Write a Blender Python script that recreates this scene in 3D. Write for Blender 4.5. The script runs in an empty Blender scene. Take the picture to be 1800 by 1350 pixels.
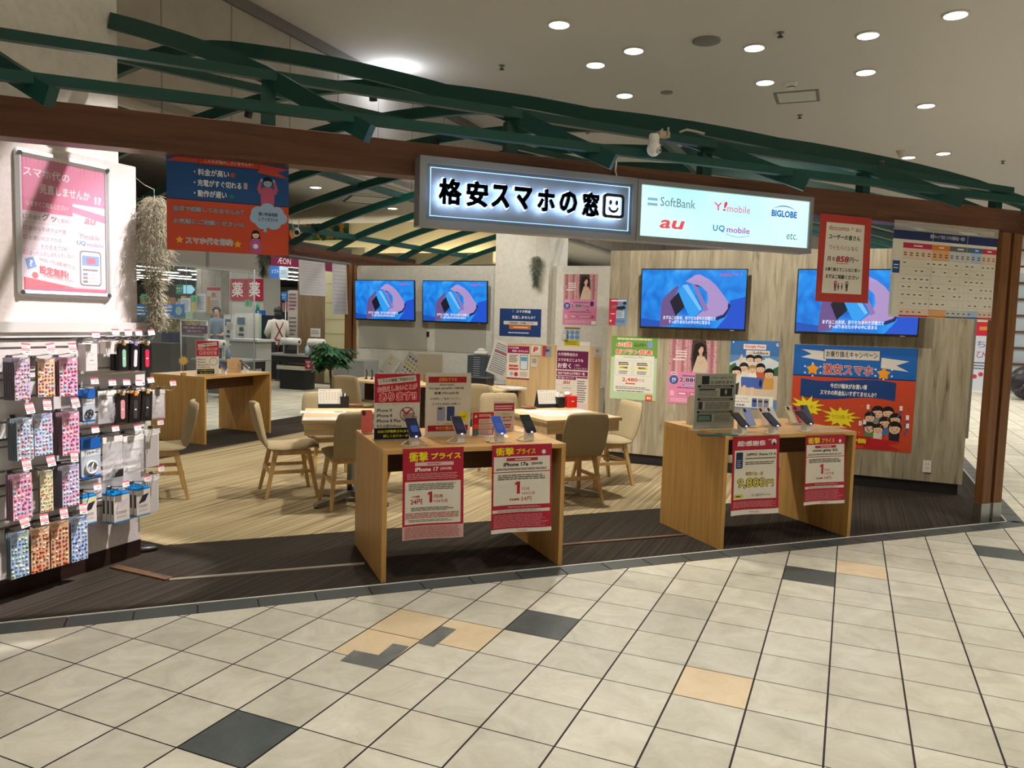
import bpy, bmesh, math, random
from mathutils import Vector, Matrix
R_ = random.Random(7)
SC = bpy.context.scene
COL = SC.collection
PI = math.pi

# ---------------------------------------------------------------- camera (solved from the floor tile grid)
FPX, PITCH, ROLL, YAW, CH = 1377.98, 0.0825613, 0.0284173, math.radians(22.0), 1.5416
def _basis():
    c, s = math.cos(PITCH), math.sin(PITCH)
    f = Vector((0, c, -s)); u0 = Vector((0, s, c)); r0 = Vector((1, 0, 0))
    cr, sr = math.cos(ROLL), math.sin(ROLL)
    r = cr*r0 + sr*u0; u = -sr*r0 + cr*u0
    m = Matrix.Rotation(-YAW, 3, 'Z')
    return m@f, m@r, m@u
CF, CR, CU = _basis()
CP = Vector((0, 0, CH))
cam = bpy.data.cameras.new('camera'); cam.sensor_width = 36; cam.lens = FPX/1800*36
cam.clip_start = .05; cam.clip_end = 200
co = bpy.data.objects.new('camera', cam); COL.objects.link(co)
mw = Matrix((CR, CU, -CF)).transposed().to_4x4(); mw.translation = CP
co.matrix_world = mw
SC.camera = co
SC.view_settings.view_transform = 'Standard'; SC.view_settings.look = 'None'
SC.view_settings.gamma = 1.0; SC.view_settings.use_curve_mapping = False
SC.view_settings.exposure = 0.0

# ---------------------------------------------------------------- world: faint light of the rest of the mall
w = bpy.data.worlds.new('mall_air'); SC.world = w; w.use_nodes = True
bgn = w.node_tree.nodes['Background']; bgn.inputs[0].default_value = (.80, .80, .76, 1); bgn.inputs[1].default_value = .10

# a photo pixel read as a point on a real plane of the place
def ray(x, y): return CF + CR*((x-900)/FPX) + CU*((675-y)/FPX)
def Zp(x, y, z=0.0):
    d = ray(x, y); return CP + d*((z-CH)/d.z)
def Yp(x, y, y0):
    d = ray(x, y); return CP + d*(y0/d.y)
def Sp(x, y, s):            # plane x+y = s (walls that face the counter corner)
    d = ray(x, y); return CP + d*(s/(d.x+d.y))
def Gp(x, y, g):            # plane y-x = g (walls along the other diagonal)
    d = ray(x, y); return CP + d*(g/(d.y-d.x))

# ---------------------------------------------------------------- lamps
CEIL = 5.75
def spot(name, loc, target, power, deg=80, blend=.6, col=(1, .93, .80), size=.08):
    l = bpy.data.lights.new(name, 'SPOT'); l.energy = power; l.spot_size = math.radians(deg); l.spot_blend = blend
    l.color = col; l.shadow_soft_size = size
    o = bpy.data.objects.new(name, l); COL.objects.link(o); o.location = loc
    o.rotation_euler = (Vector(target)-Vector(loc)).to_track_quat('-Z', 'Y').to_euler()
    return o
# spots added to light carpet and oak wall; their housings come with the roof frame
SHOP_FILL = [((1.3, 6.27, 3.14), (1.6, 6.6, 0), 200), ((3.1, 5.85, 3.04), (3.0, 6.4, 0), 230),
              ((2.3, 8.03, 3.19), (2.0, 8.6, 0), 160), ((0.4, 7.17, 3.11), (-.2, 8.4, 0), 110),
              ((3.6, 5.35, 2.90), (5.3, 6.5, 1.5), 190), ((5.3, 5.03, 2.75), (6.2, 5.6, 1.0), 30), ((2.6, 9.12, 3.13), (3.3, 11.2, 1.2), 115), ((3.4, 8.32, 3.22), (4.4, 10.2, 1.4), 70)]
for i_, (a, b, p_) in enumerate(SHOP_FILL): spot('shop_fill_spot', a, b, p_, 105, .5, (1, .93, .81), .05)
# mall downlights: seen in the photo, plus unseen ones added above, behind and beyond the view
DL_PX = [(983, 42), (1114, 88), (1047, 113), (1098, 167), (1326, 83), (1345, 144), (1526, 61), (1522, 126), (1680, 25), (1628, 185),
         (1212, 217), (1658, 269), (1597, 276)]
DL = [Zp(x, y, CEIL) for x, y in DL_PX]
DL_MORE = [Vector(v) for v in ((-1.0, 2.2, CEIL), (1.3, 2.3, CEIL), (3.6, 2.2, CEIL), (6.0, 2.2, CEIL), (-2.0, -.8, CEIL), (1.4, -.8, CEIL), (5.0, -.8, CEIL))]
DL_FAR = [Vector((x, y, CEIL)) for x in (-7, -1, 5, 11) for y in (-5, -11)] + [Vector((13, 4, CEIL)), Vector((17, 9, CEIL)), Vector((11, 0, CEIL)), Vector((22, 14, CEIL)), Vector((20, 3, CEIL)), Vector((10, 15, CEIL)), Vector((15, 20, CEIL)), Vector((20, 25, CEIL)), Vector((26, 20, CEIL))]  # unseen lamps without fittings, added to brighten far floor, walls and ceiling
for v in DL: spot('ceiling_lamp', v-Vector((0, 0, .06)), v-Vector((0, 0, 5)), 210, 150, .7, (1, .96, .88), .12)
for i_, v in enumerate(DL_MORE): spot('ceiling_lamp', v-Vector((0, 0, .06)), v-Vector((0, 0, 5)), 520 if i_ < 4 else 200, 70, 1.0, (1, .965, .905), .12)
for v in DL_FAR: spot('ceiling_lamp', v-Vector((0, 0, .06)), v-Vector((0, 0, 5)), 1500 if v.y < 2 else 900, 100 if v.y < 2 else 155, .7, (1, .96, .90), .12)
for s_ in (6, 9.5, 13, 16.5, 20, 27, 31, 35, 39):      # spots for the low ceiling downlights; far ones added to brighten the aisle
    spot('aisle_lamp', ((s_-12.5)/2, (s_+12.5)/2, 3.88), ((s_-12.5)/2, (s_+12.5)/2, 0), 130 if s_ < 24 else 330, 140, .7, (1, .95, .84), .1)
# unseen spots added near the ceiling to brighten the left display wall
spot('accent_fill', (2.0, 4.75, CEIL-.1), (-.68, 4.98, 1.55), 1700, 18, .3, (1, .91, .89), .05)
spot('accent_fill', (2.3, 4.72, CEIL-.1), (-.68, 4.98, .62), 1700, 20, .3, (1, .92, .90), .05)

# ---------------------------------------------------------------- materials
def lin(c):
    c /= 255.0
    return c/12.92 if c <= .04045 else ((c+.055)/1.055)**2.4
def rgb(c):
    if isinstance(c, str): c = tuple(int(c[i:i+2], 16) for i in (0, 2, 4))
    return (lin(c[0]), lin(c[1]), lin(c[2]), 1)
_MC = {}
def mat(c, rough=.55, metal=0.0, emit=0.0, name=None, spec=.5, coat=0.0, alpha=1.0):
    key = (c, rough, metal, emit, spec, coat, alpha)
    if key in _MC: return _MC[key]
    m = bpy.data.materials.new(name or 'paint_%s' % (c if isinstance(c, str) else '%02x%02x%02x' % c)); m.use_nodes = True
    b = m.node_tree.nodes['Principled BSDF']
    b.inputs['Base Color'].default_value = rgb(c); b.inputs['Roughness'].default_value = rough
    b.inputs['Metallic'].default_value = metal; b.inputs['Specular IOR Level'].default_value = spec
    b.inputs['Coat Weight'].default_value = coat; b.inputs['Alpha'].default_value = alpha
    if emit: b.inputs['Emission Color'].default_value = rgb(c); b.inputs['Emission Strength'].default_value = emit
    _MC[key] = m
    return m
def ink(c): return mat(c, .6, spec=.3)
def nodes_of(name, rough=.5, spec=.5):
    m = bpy.data.materials.new(name); m.use_nodes = True
    nt = m.node_tree; b = nt.nodes['Principled BSDF']; b.inputs['Roughness'].default_value = rough
    b.inputs['Specular IOR Level'].default_value = spec
    return m, nt, b
def N(nt, t, **kw):
    n = nt.nodes.new(t)
    for k, v in kw.items():
        if k in n.inputs: n.inputs[k].default_value = v
        else: setattr(n, k, v)
    return n
def ramp(nt, stops):
    r = nt.nodes.new('ShaderNodeValToRGB'); e = r.color_ramp.elements
    while len(e) < len(stops): e.new(.5)
    for i, (p, c) in enumerate(stops): e[i].position = p; e[i].color = rgb(c)
    return r
def grain(name, c1, c2, c3, scale=(1, 1, 1), rot=None, rough=.5, detail=6, dist=.6, spec=.4, bump=0.0, sc=1.0, coord='Object', stops=(.3, .5, .72)):
    """stretched noise: wood, fabric, carpet, plaster"""
    m, nt, b = nodes_of(name, rough, spec)
    tc = N(nt, 'ShaderNodeTexCoord'); mp = N(nt, 'ShaderNodeMapping')
    if rot is None: mp.inputs['Scale'].default_value = scale
    else: mp.vector_type = 'TEXTURE'; mp.inputs['Scale'].default_value = [1/v for v in scale]; mp.inputs['Rotation'].default_value = rot
    nt.links.new(tc.outputs[coord], mp.inputs[0])
    nz = N(nt, 'ShaderNodeTexNoise', Scale=sc, Detail=detail, Distortion=dist)
    nt.links.new(mp.outputs[0], nz.inputs['Vector'])
    r = ramp(nt, [(stops[0], c1), (stops[1], c2), (stops[2], c3)])
    nt.links.new(nz.outputs['Fac'], r.inputs[0]); nt.links.new(r.outputs[0], b.inputs['Base Color'])
    if bump:
        bp = N(nt, 'ShaderNodeBump', Strength=bump, Distance=.004)
        nt.links.new(nz.outputs['Fac'], bp.inputs['Height']); nt.links.new(bp.outputs[0], b.inputs['Normal'])
    return m
def glass_mat(name, tint=(235, 242, 242), a=.18, rough=.05):
    m, nt, b = nodes_of(name, rough, .5)
    b.inputs['Base Color'].default_value = rgb(tint); b.inputs['Alpha'].default_value = a
    return m
M = {}
M['beam'] = grain('brown_beam_wood', (82, 50, 33), (96, 60, 40), (108, 70, 48), (.8, 14, 14), rough=.45, sc=2.2)
M['green'] = mat((7, 64, 58), .38, name='dark_green_enamel')
M['post'] = grain('brown_post_wood', (100, 62, 28), (114, 73, 36), (126, 84, 44), (14, 14, .8), rough=.45, sc=2.2)
M['counter'] = grain('oak_veneer', (176, 132, 70), (190, 146, 82), (202, 158, 94), (16, 16, .7), rough=.42, sc=2.4)
M['countertop'] = grain('oak_veneer_top', (186, 142, 78), (198, 154, 90), (208, 166, 102), (.7, 14, 14), rough=.38, sc=2.4)
M['ash'] = grain('pale_ash', (196, 166, 120), (208, 180, 134), (220, 194, 150), (.7, 14, 14), rough=.45, sc=2.4)
M['leg'] = grain('ash_leg', (190, 152, 98), (204, 168, 112), (216, 182, 128), (16, 16, 1), rough=.45, sc=2.2)
M['fabric'] = grain('beige_weave', (150, 136, 108), (166, 150, 120), (180, 164, 134), (90, 90, 90), rough=.9, sc=3, bump=.25, spec=.1)
M['white'] = mat((222, 220, 214), .5, name='white_paint')
M['plastic'] = mat((226, 222, 212), .35, name='white_plastic')
M['black'] = mat((18, 18, 20), .4, name='black_plastic')
M['dark'] = mat((32, 30, 31), .5, name='charcoal')
M['steel'] = mat((170, 172, 174), .28, 1.0, name='brushed_steel')
M['chrome'] = mat((200, 200, 202), .12, 1.0, name='chrome')
M['paper'] = mat((228, 224, 214), .6, spec=.3, name='paper')
M['plaster'] = grain('white_wall_paper', (206, 204, 196), (214, 212, 204), (220, 218, 211), (1, 1, 1), rough=.8, sc=18, detail=8, spec=.2)
M['ceil'] = mat((212, 208, 202), .9, spec=.1, name='ceiling_paint')
M['leaf'] = grain('green_leaf', (26, 62, 30), (38, 84, 40), (52, 104, 52), (6, 6, 6), rough=.4, sc=3)
M['clear'] = glass_mat('clear_plastic', (236, 240, 240), .22, .12)
M['lamp'] = mat((255, 246, 226), .5, 0, 14.0, name='lamp_glow')

def emat(c, e, name):
    m = bpy.data.materials.new(name); m.use_nodes = True
    b = m.node_tree.nodes['Principled BSDF']; b.inputs['Base Color'].default_value = (0.02, .02, .02, 1)
    b.inputs['Emission Color'].default_value = rgb(c); b.inputs['Emission Strength'].default_value = e; b.inputs['Roughness'].default_value = .15
    return m
_EC = {}
def glow(c, e=1.0):
    if (c, e) not in _EC: _EC[(c, e)] = emat(c, e, 'glow_%02x%02x%02x' % c if not isinstance(c, str) else 'glow_'+c)
    return _EC[(c, e)]

# ---------------------------------------------------------------- mesh builder
class MB:
    def __init__(s): s.v = []; s.f = []; s.m = []; s.mats = []; s.sm = []
    def mi(s, m):
        if m not in s.mats: s.mats.append(m)
        return s.mats.index(m)
    def add(s, vs, fs, m, smooth=False, T=None):
        o = len(s.v); i = s.mi(m)
        for v in vs: s.v.append(tuple(T@Vector(v)) if T is not None else tuple(v))
        for f in fs: s.f.append(tuple(a+o for a in f)); s.m.append(i); s.sm.append(smooth)
        return s
    def box(s, lo, hi, m, T=None, skip=''):
        x0, y0, z0 = lo; x1, y1, z1 = hi
        v = [(x0, y0, z0), (x1, y0, z0), (x1, y1, z0), (x0, y1, z0), (x0, y0, z1), (x1, y0, z1), (x1, y1, z1), (x0, y1, z1)]
        return s.add(v, [(0, 3, 2, 1), (4, 5, 6, 7), (0, 1, 5, 4), (1, 2, 6, 5), (2, 3, 7, 6), (3, 0, 4, 7)], m, False, T)
    def rbox(s, lo, hi, m, r=.006, T=None):
        """box with chamfered edges along all sides"""
        x0, y0, z0 = lo; x1, y1, z1 = hi; v = []; f = []
        r = min(r, (x1-x0)/2.01, (y1-y0)/2.01, (z1-z0)/2.01)
        for z, q in ((z0, r), (z0+r, 0), (z1-r, 0), (z1, r)):
            a0, a1, b0, b1 = x0+q, x1-q, y0+q, y1-q
            c = r if q == 0 else r*.6
            v += [(a0+c, b0, z), (a1-c, b0, z), (a1, b0+c, z), (a1, b1-c, z), (a1-c, b1, z), (a0+c, b1, z), (a0, b1-c, z), (a0, b0+c, z)]
        for k in range(3):
            for j in range(8): f.append((k*8+j, k*8+(j+1) % 8, k*8+8+(j+1) % 8, k*8+8+j))
        f.append(tuple(range(7, -1, -1))); f.append(tuple(range(24, 32)))
        return s.add(v, f, m, False, T)
    def prism(s, pts, z0, z1, m, T=None):
        n = len(pts)
        v = [(p[0], p[1], z0) for p in pts]+[(p[0], p[1], z1) for p in pts]
        f = [tuple(range(n-1, -1, -1)), tuple(range(n, 2*n))]+[(i, (i+1) % n, n+(i+1) % n, n+i) for i in range(n)]
        return s.add(v, f, m, False, T)
    def xz(s, pts, y0, y1, m, T=None):
        """outline in x,z extruded from y0 to y1 (y0 is the front)"""
        n = len(pts)
        v = [(p[0], y0, p[1]) for p in pts]+[(p[0], y1, p[1]) for p in pts]
        f = [tuple(range(n)), tuple(range(2*n-1, n-1, -1))]+[(i, n+i, n+(i+1) % n, (i+1) % n) for i in range(n)]
        return s.add(v, f, m, False, T)
    def lathe(s, prof, m, n=20, T=None, smooth=True, cap=True):
        v = []; f = []; k = len(prof)
        for r, z in prof:
            for j in range(n): a = 2*PI*j/n; v.append((r*math.cos(a), r*math.sin(a), z))
        for i in range(k-1):
            for j in range(n): f.append((i*n+j, i*n+(j+1) % n, i*n+n+(j+1) % n, i*n+n+j))
        if cap: f.append(tuple(range(n-1, -1, -1))); f.append(tuple(range((k-1)*n, k*n)))
        return s.add(v, f, m, smooth, T)
    def cyl(s, r, z0, z1, m, n=16, T=None): return s.lathe([(r, z0), (r, z1)], m, n, T)
    def tube(s, pts, r, m, n=8, smooth=True, T=None, taper=None, flat=1.0):
        pts = [Vector(p) for p in pts]; v = []; f = []; K = len(pts); up = Vector((0, 0, 1)); prev = None
        for i, p in enumerate(pts):
            d = (pts[min(i+1, K-1)]-pts[max(i-1, 0)]).normalized()
            if prev is None:
                a = up if abs(d.z) < .9 else Vector((1, 0, 0))
                x = d.cross(a).normalized()
            else: x = (prev-d*prev.dot(d)).normalized()
            prev = x; y = d.cross(x)
            rr = r*(1 if taper is None else 1+(taper-1)*i/(K-1)) if not isinstance(r, (list, tuple)) else r[i]
            for j in range(n):
                a = 2*PI*j/n; v.append(p+x*rr*math.cos(a)+y*rr*math.sin(a)*flat)
        for i in range(K-1):
            for j in range(n): f.append((i*n+j, i*n+(j+1) % n, i*n+n+(j+1) % n, i*n+n+j))
        f.append(tuple(range(n-1, -1, -1))); f.append(tuple(range((K-1)*n, K*n)))
        return s.add(v, f, m, smooth, T)
    def bar(s, a, b, w, h, m, T=None, w2=None, h2=None):
        """rectangular bar from a to b, w across, h up"""
        a = Vector(a); b = Vector(b); d = (b-a).normalized()
        up = Vector((0, 0, 1)) if abs(d.z) < .95 else Vector((0, 1, 0))
        x = d.cross(up).normalized(); y = x.cross(d)
        w2 = w2 or w; h2 = h2 or h; v = []
        for p, ww, hh in ((a, w, h), (b, w2, h2)):
            for sx, sy in ((-1, -1), (1, -1), (1, 1), (-1, 1)): v.append(p+x*ww/2*sx+y*hh/2*sy)
        return s.add(v, [(3, 2, 1, 0), (4, 5, 6, 7), (0, 1, 5, 4), (1, 2, 6, 5), (2, 3, 7, 6), (3, 0, 4, 7)], m, False, T)
    def ball(s, c, r, m, n=12, k=8, sc=(1, 1, 1), T=None):
        v = []; f = []
        for i in range(1, k):
            t = PI*i/k
            for j in range(n):
                a = 2*PI*j/n; v.append((c[0]+r*sc[0]*math.sin(t)*math.cos(a), c[1]+r*sc[1]*math.sin(t)*math.sin(a), c[2]+r*sc[2]*math.cos(t)))
        v.append((c[0], c[1], c[2]+r*sc[2])); v.append((c[0], c[1], c[2]-r*sc[2])); q = (k-1)*n
        for i in range(k-2):
            for j in range(n): f.append((i*n+j, i*n+n+j, i*n+n+(j+1) % n, i*n+(j+1) % n))
        for j in range(n): f.append((q, j, (j+1) % n)); f.append((q+1, (k-2)*n+(j+1) % n, (k-2)*n+j))
        return s.add(v, f, m, True, T)
    def mesh(s, name):
        me = bpy.data.meshes.new(name); me.from_pydata(s.v, [], s.f)
        for m in s.mats: me.materials.append(m)
        me.polygons.foreach_set('material_index', s.m); me.polygons.foreach_set('use_smooth', s.sm); me.update()
        return me
    def build(s, name, parent=None, loc=None, rz=0.0):
        o = bpy.data.objects.new(name, s.mesh(name)); COL.objects.link(o)
        if parent is not None: o.parent = parent
        if loc is not None: o.location = loc
        if rz: o.rotation_euler = (0, 0, rz)
        return o
def tag(o, label, cat=None, group=None, kind=None):
    o['label'] = label
    if cat: o['category'] = cat
    if group: o['group'] = group
    if kind: o['kind'] = kind
    return o
def struct(name, mb, label=None, cat=None):
    o = mb.build(name); o['kind'] = 'structure'
    if label: o['label'] = label
    if cat: o['category'] = cat
    return o
def thing(name, label, cat, loc=(0, 0, 0), rz=0.0, group=None, rot=None):
    o = bpy.data.objects.new(name, None); COL.objects.link(o); o.empty_display_size = .1
    o.location = loc; o.rotation_euler = rot if rot else (0, 0, rz)
    return tag(o, label, cat, group)
def solo(name, mb, label, cat, loc=(0, 0, 0), rz=0.0, group=None, rot=None):
    o = mb.build(name, None, loc, rz)
    if rot: o.rotation_euler = rot
    return tag(o, label, cat, group)
def copy_tree(o, parent=None):
    c = o.copy(); COL.objects.link(c)
    if parent is not None: c.parent = parent
    for ch in list(o.children): copy_tree(ch, c)
    return c
def bevel(o, wd=.004, seg=2):
    b = o.modifiers.new('bevel', 'BEVEL'); b.width = wd; b.segments = seg; b.limit_method = 'ANGLE'; return o

# ---------------------------------------------------------------- lettering: glyph outlines as flat mesh pieces
_TX = {}
def glyphs(txt, bold=0.0):
    k = (txt, round(bold, 4))
    if k not in _TX and bold > .012:      # heavier weight: the outline laid down several times, slightly shifted
        vs, fs = glyphs(txt)[:2]; V = []; F = []; n = 6 if bold < .03 else 10; q = bold*.8
        for i in range(n):
            a = 2*PI*i/n+.3; o = len(V); V += [(x+q*math.cos(a), y+q*math.sin(a), i) for x, y, *_ in vs]; F += [tuple(j+o for j in f) for f in fs]
        xs = [v[0] for v in V]; ys = [v[1] for v in V]; _TX[k] = (V, F, min(xs), max(xs), min(ys), max(ys))
    if k not in _TX:
        bold = min(bold, 0.0) if bold < 0 else 0.0
        c = bpy.data.curves.new('glyphs', 'FONT'); c.body = txt; c.offset = bold; c.resolution_u = 2
        o = bpy.data.objects.new('glyphs', c); me = bpy.data.meshes.new_from_object(o)
        vs = [(v.co.x, v.co.y, 0) for v in me.vertices]; fs = [tuple(p.vertices) for p in me.polygons]
        bpy.data.objects.remove(o); bpy.data.curves.remove(c); bpy.data.meshes.remove(me)
        xs = [v[0] for v in vs]; ys = [v[1] for v in vs]
        _TX[k] = (vs, fs, min(xs), max(xs), min(ys), max(ys))
    return _TX[k]
class Sheet:
    """a printed sheet: local origin at its top-left corner, x to the right, z up, printed side towards -y. u, v run 0..1 right and down."""
    def __init__(s, w, h, base='e8e4da', thick=.0012, bow=0.0, step=.0004, m=None, fn=None, grid=(1, 1)):
        s.w = w; s.h = h; s.mb = MB(); s.L = []; s.step = step; s.fn = fn; s.bow = bow
        m = m or ink(base)
        if fn:
            s.step = max(step, .0008); nu, nv = grid[0]*3, grid[1]*2; v = []; f = []
            for j in range(nv+1):
                for i in range(nu+1): v.append((w*i/nu, 0, -h*j/nv))
            for j in range(nv):
                for i in range(nu): a = j*(nu+1)+i; f.append((a, a+nu+1, a+nu+2, a+1))
            k = len(v); v += [(x, thick, z) for x, y, z in v]; f += [tuple(i+k for i in reversed(q)) for q in f]
            s.mb.add([s.warp(p) for p in v], f, m, True)
        else: s.mb.box((0, 0, -h), (w, thick, 0), m)
    def warp(s, p):
        return s.fn(p, s.w, s.h) if s.fn else p
    def y(s, pts=None):
        # stack a new layer just above whatever it covers
        us = [p[0] for p in pts]; vs = [p[1] for p in pts]; b_ = (min(us), min(vs), max(us), max(vs)); k = 0
        for q, l in s.L:
            if q[0] < b_[2] and b_[0] < q[2] and q[1] < b_[3] and b_[1] < q[3]: k = max(k, l)
        s.L.append((b_, k+1)); return -(k+1)*s.step
    def poly(s, pts, c, m=None):
        y = s.y(pts); P = [(u*s.w, y, -v*s.h) for u, v in pts]
        a = sum(P[i][0]*P[(i+1) % len(P)][2]-P[(i+1) % len(P)][0]*P[i][2] for i in range(len(P)))
        if a < 0: P.reverse()
        if s.fn and len(P) == 4:      # follow the bend
            n = 16; (u0, v0), (u1, v1), (u2, v2), (u3, v3) = pts; V = []; F = []
            for j in range(n+1):
                for i in range(n+1):
                    a_, b_ = i/n, j/n
                    u = (1-b_)*((1-a_)*u0+a_*u1)+b_*((1-a_)*u3+a_*u2); v = (1-b_)*((1-a_)*v0+a_*v1)+b_*((1-a_)*v3+a_*v2)
                    V.append(s.warp((u*s.w, y, -v*s.h)))
            for j in range(n):
                for i in range(n): q = j*(n+1)+i; F.append((q, q+n+1, q+n+2, q+1))
            s.mb.add(V, F, m or ink(c)); return s
        s.mb.add([s.warp(p) for p in P], [tuple(range(len(P)))], m or ink(c)); return s
    def r(s, u0, v0, u1, v1, c, m=None): return s.poly([(u0, v0), (u1, v0), (u1, v1), (u0, v1)], c, m)
    def frame(s, u0, v0, u1, v1, c, t=.006):
        a = s.w/s.h
        s.r(u0, v0, u1, v0+t*a, c); s.r(u0, v1-t*a, u1, v1, c); s.r(u0, v0, u0+t, v1, c); return s.r(u1-t, v0, u1, v1, c)
    def c(s, u, v, ru, c, rv=None, n=20, m=None):
        rv = rv or ru*s.w/s.h
        return s.poly([(u+ru*math.cos(2*PI*i/n), v+rv*math.sin(2*PI*i/n)) for i in range(n)], c, m)
    def ring(s, u, v, ru, c, t=.1, n=24):
        rv = ru*s.w/s.h; y = s.y([(u-ru, v-rv), (u+ru, v+rv)]); V = []
        for k in (1, 1-t):
            for i in range(n): V.append(((u+k*ru*math.cos(2*PI*i/n))*s.w, y, -(v+k*rv*math.sin(2*PI*i/n))*s.h))
        s.mb.add([s.warp(p) for p in V], [(i, n+i, n+(i+1) % n, (i+1) % n) for i in range(n)], ink(c)); return s
    def star(s, u, v, r, c, n=5, k=.45, rot=-PI/2, sy=1.0, jit=0.0):
        rr = random.Random(int(u*1000+v*77)); pts = []
        for i in range(2*n):
            q = (r if i % 2 == 0 else r*k)*(1+jit*(rr.random()-.5)); a = rot+PI*i/n
            pts.append((u+q*math.cos(a), v+q*math.sin(a)*s.w/s.h*sy))
        y = s.y(pts); C = (u*s.w, y, -v*s.h); P = [(a*s.w, y, -b*s.h) for a, b in pts]; P.reverse()
        s.mb.add([s.warp(p) for p in [C]+P], [(0, 1+i, 1+(i+1) % len(P)) for i in range(len(P))], ink(c)); return s
    def t(s, txt, u0, v0, u1, v1, c, bold=0.0, skew=0.0, m=None, tilt=0.0, keep=False, outline=None, ow=.05):
        if outline: s.t(txt, u0, v0, u1, v1, outline, bold+ow, skew, None, tilt, 'grow')
        vs, fs, x0, x1, y0, y1 = glyphs(txt, bold)
        if keep == 'grow':
            a0, a1, b0, b1 = glyphs(txt, bold-ow)[2:]
            kx = (u1-u0)/(a1-a0); ky = (v1-v0)/(b1-b0); fx = lambda X: u0+(X-a0)*kx; fy = lambda Y: v1-(Y-b0)*ky
        else:
            kx = (u1-u0)/(x1-x0); ky = (v1-v0)/(y1-y0); fx = lambda X: u0+(X-x0)*kx; fy = lambda Y: v1-(Y-y0)*ky
        y = s.y([(u0, v0), (u1, v1)]); uc = (u0+u1)/2; V = []
        for X, Y, i_ in vs:
            u, v = fx(X), fy(Y)
            u += skew*(v1-v)*s.h/s.w; v -= tilt*(u-uc)
            V.append(s.warp((u*s.w, y-i_*.00003, -v*s.h)))
        s.mb.add(V, fs, m or ink(c)); return s
    def lines(s, u0, v0, u1, v1, n, c, fill=.45, seed=1, ragged=.25, dash=True):
        """print too fine to read in the photograph: rows of small broken strokes"""
        rr = random.Random(seed); y = s.y([(u0, v0), (u1, v1)]); V = []; F = []; hh = (v1-v0)/n
        for i in range(n):
            va = v0+hh*(i+.5-fill/2); vb = va+hh*fill; u = u0; e = u1-(u1-u0)*ragged*rr.random()
            while u < e:
                l = min((u1-u0)*(rr.uniform(.05, .16) if dash else 2), e-u)
                k = len(V)
                V += [(u*s.w, y, -vb*s.h), ((u+l)*s.w, y, -vb*s.h), ((u+l)*s.w, y, -va*s.h), (u*s.w, y, -va*s.h)]; F.append((k, k+1, k+2, k+3))
                u += l+(u1-u0)*.012
        if V: s.mb.add([s.warp(p) for p in V], F, ink(c))
        return s
    def one(s, u0, v0, u1, v1, c):
        w_ = u1-u0; h_ = v1-v0
        return s.poly([(u0+w_*.42, v0), (u1, v0), (u1, v1), (u0+w_*.42, v1), (u0+w_*.42, v0+h_*.22), (u0, v0+h_*.30), (u0, v0+h_*.14)], c)
    def phone(s, u0, v0, u1, v1, c, scr='10131c'):
        a = s.w/s.h; q = (u1-u0)*.14
        def rr(x0, y0, x1, y1, r):
            P = []
            for cx, cy, b in ((x1-r, y0+r*a, -PI/2), (x1-r, y1-r*a, 0), (x0+r, y1-r*a, PI/2), (x0+r, y0+r*a, PI)):
                for k in range(4): P.append((cx+r*math.cos(b+k*PI/6), cy+r*a*math.sin(b+k*PI/6)))
            return P
        s.poly(rr(u0, v0, u1, v1, q), c)
        if scr: d = (u1-u0)*.06; s.poly(rr(u0+d, v0+d*a, u1-d, v1-d*a, q*.8), scr)
        return s
    def person(s, u, v, h, shirt, hair='1c1714', skin='e8bfa0', arms=0, legs=None, longhair=False, rw=1.0):
        """small printed figure: v is the top of the head, h the height of the drawn part"""
        a = s.h/s.w; hr = h*.17*rw
        if arms == 2:
            for q in (-1, 1): s.poly([(u+q*h*.16*a, v+h*.40), (u+q*h*.36*a, v+h*.42), (u+q*h*.30*a, v+h*.60), (u+q*h*.20*a, v+h*.60)], shirt); s.poly([(u+q*h*.36*a, v+h*.44), (u+q*h*.24*a, v+h*.44), (u+q*h*.19*a, v+h*.14), (u+q*h*.27*a, v+h*.12)], shirt); s.c(u+q*h*.20*a, v+h*.12, h*.055*a, skin)
        if arms == 1:
            for q in (-1, 1): s.poly([(u+q*h*.18*a, v+h*.62), (u+q*h*.30*a, v+h*.5), (u+q*h*.34*a, v+h*.08), (u+q*h*.25*a, v+h*.08)], shirt); s.c(u+q*h*.30*a, v+h*.06, h*.06*a, skin)
        if longhair: s.poly([(u-hr*1.1*a, v+hr), (u+hr*1.1*a, v+hr), (u+hr*1.2*a, v+h*.5), (u-hr*1.2*a, v+h*.5)], hair)
        s.poly([(u-h*.16*a, v+h*.36), (u+h*.16*a, v+h*.36), (u+h*.24*a, v+h*.62), (u+h*.22*a, v+h), (u-h*.22*a, v+h), (u-h*.24*a, v+h*.62)], shirt)
        if legs:
            for q in (-1, 1): s.r(u+q*h*.1*a-h*.06*a, v+h*.9, u+q*h*.1*a+h*.06*a, v+h*1.5, legs)
        s.c(u, v+hr*.95, hr*1.05*a, hair); s.c(u, v+hr*1.2, hr*.86*a, skin)
        s.poly([(u-hr*.9*a, v+hr*1.0), (u-hr*.6*a, v+hr*.3), (u+hr*.6*a, v+hr*.3), (u+hr*.9*a, v+hr*1.0), (u+hr*.3*a, v+hr*.75), (u-hr*.4*a, v+hr*.85)], hair)
        for q in (-1, 1): s.c(u+q*hr*.35*a, v+hr*1.3, hr*.09*a, '2a2020')
        s.poly([(u-hr*.3*a, v+hr*1.65), (u+hr*.3*a, v+hr*1.65), (u, v+hr*1.82)], 'b04a44')
        return s
    def done(s, name, label, cat, loc, rz=0.0, group=None, parent=None, rot=None):
        if parent is not None: return s.mb.build(name, parent, loc, rz)
        return solo(name, s.mb, label, cat, loc, rz, group, rot)
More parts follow.
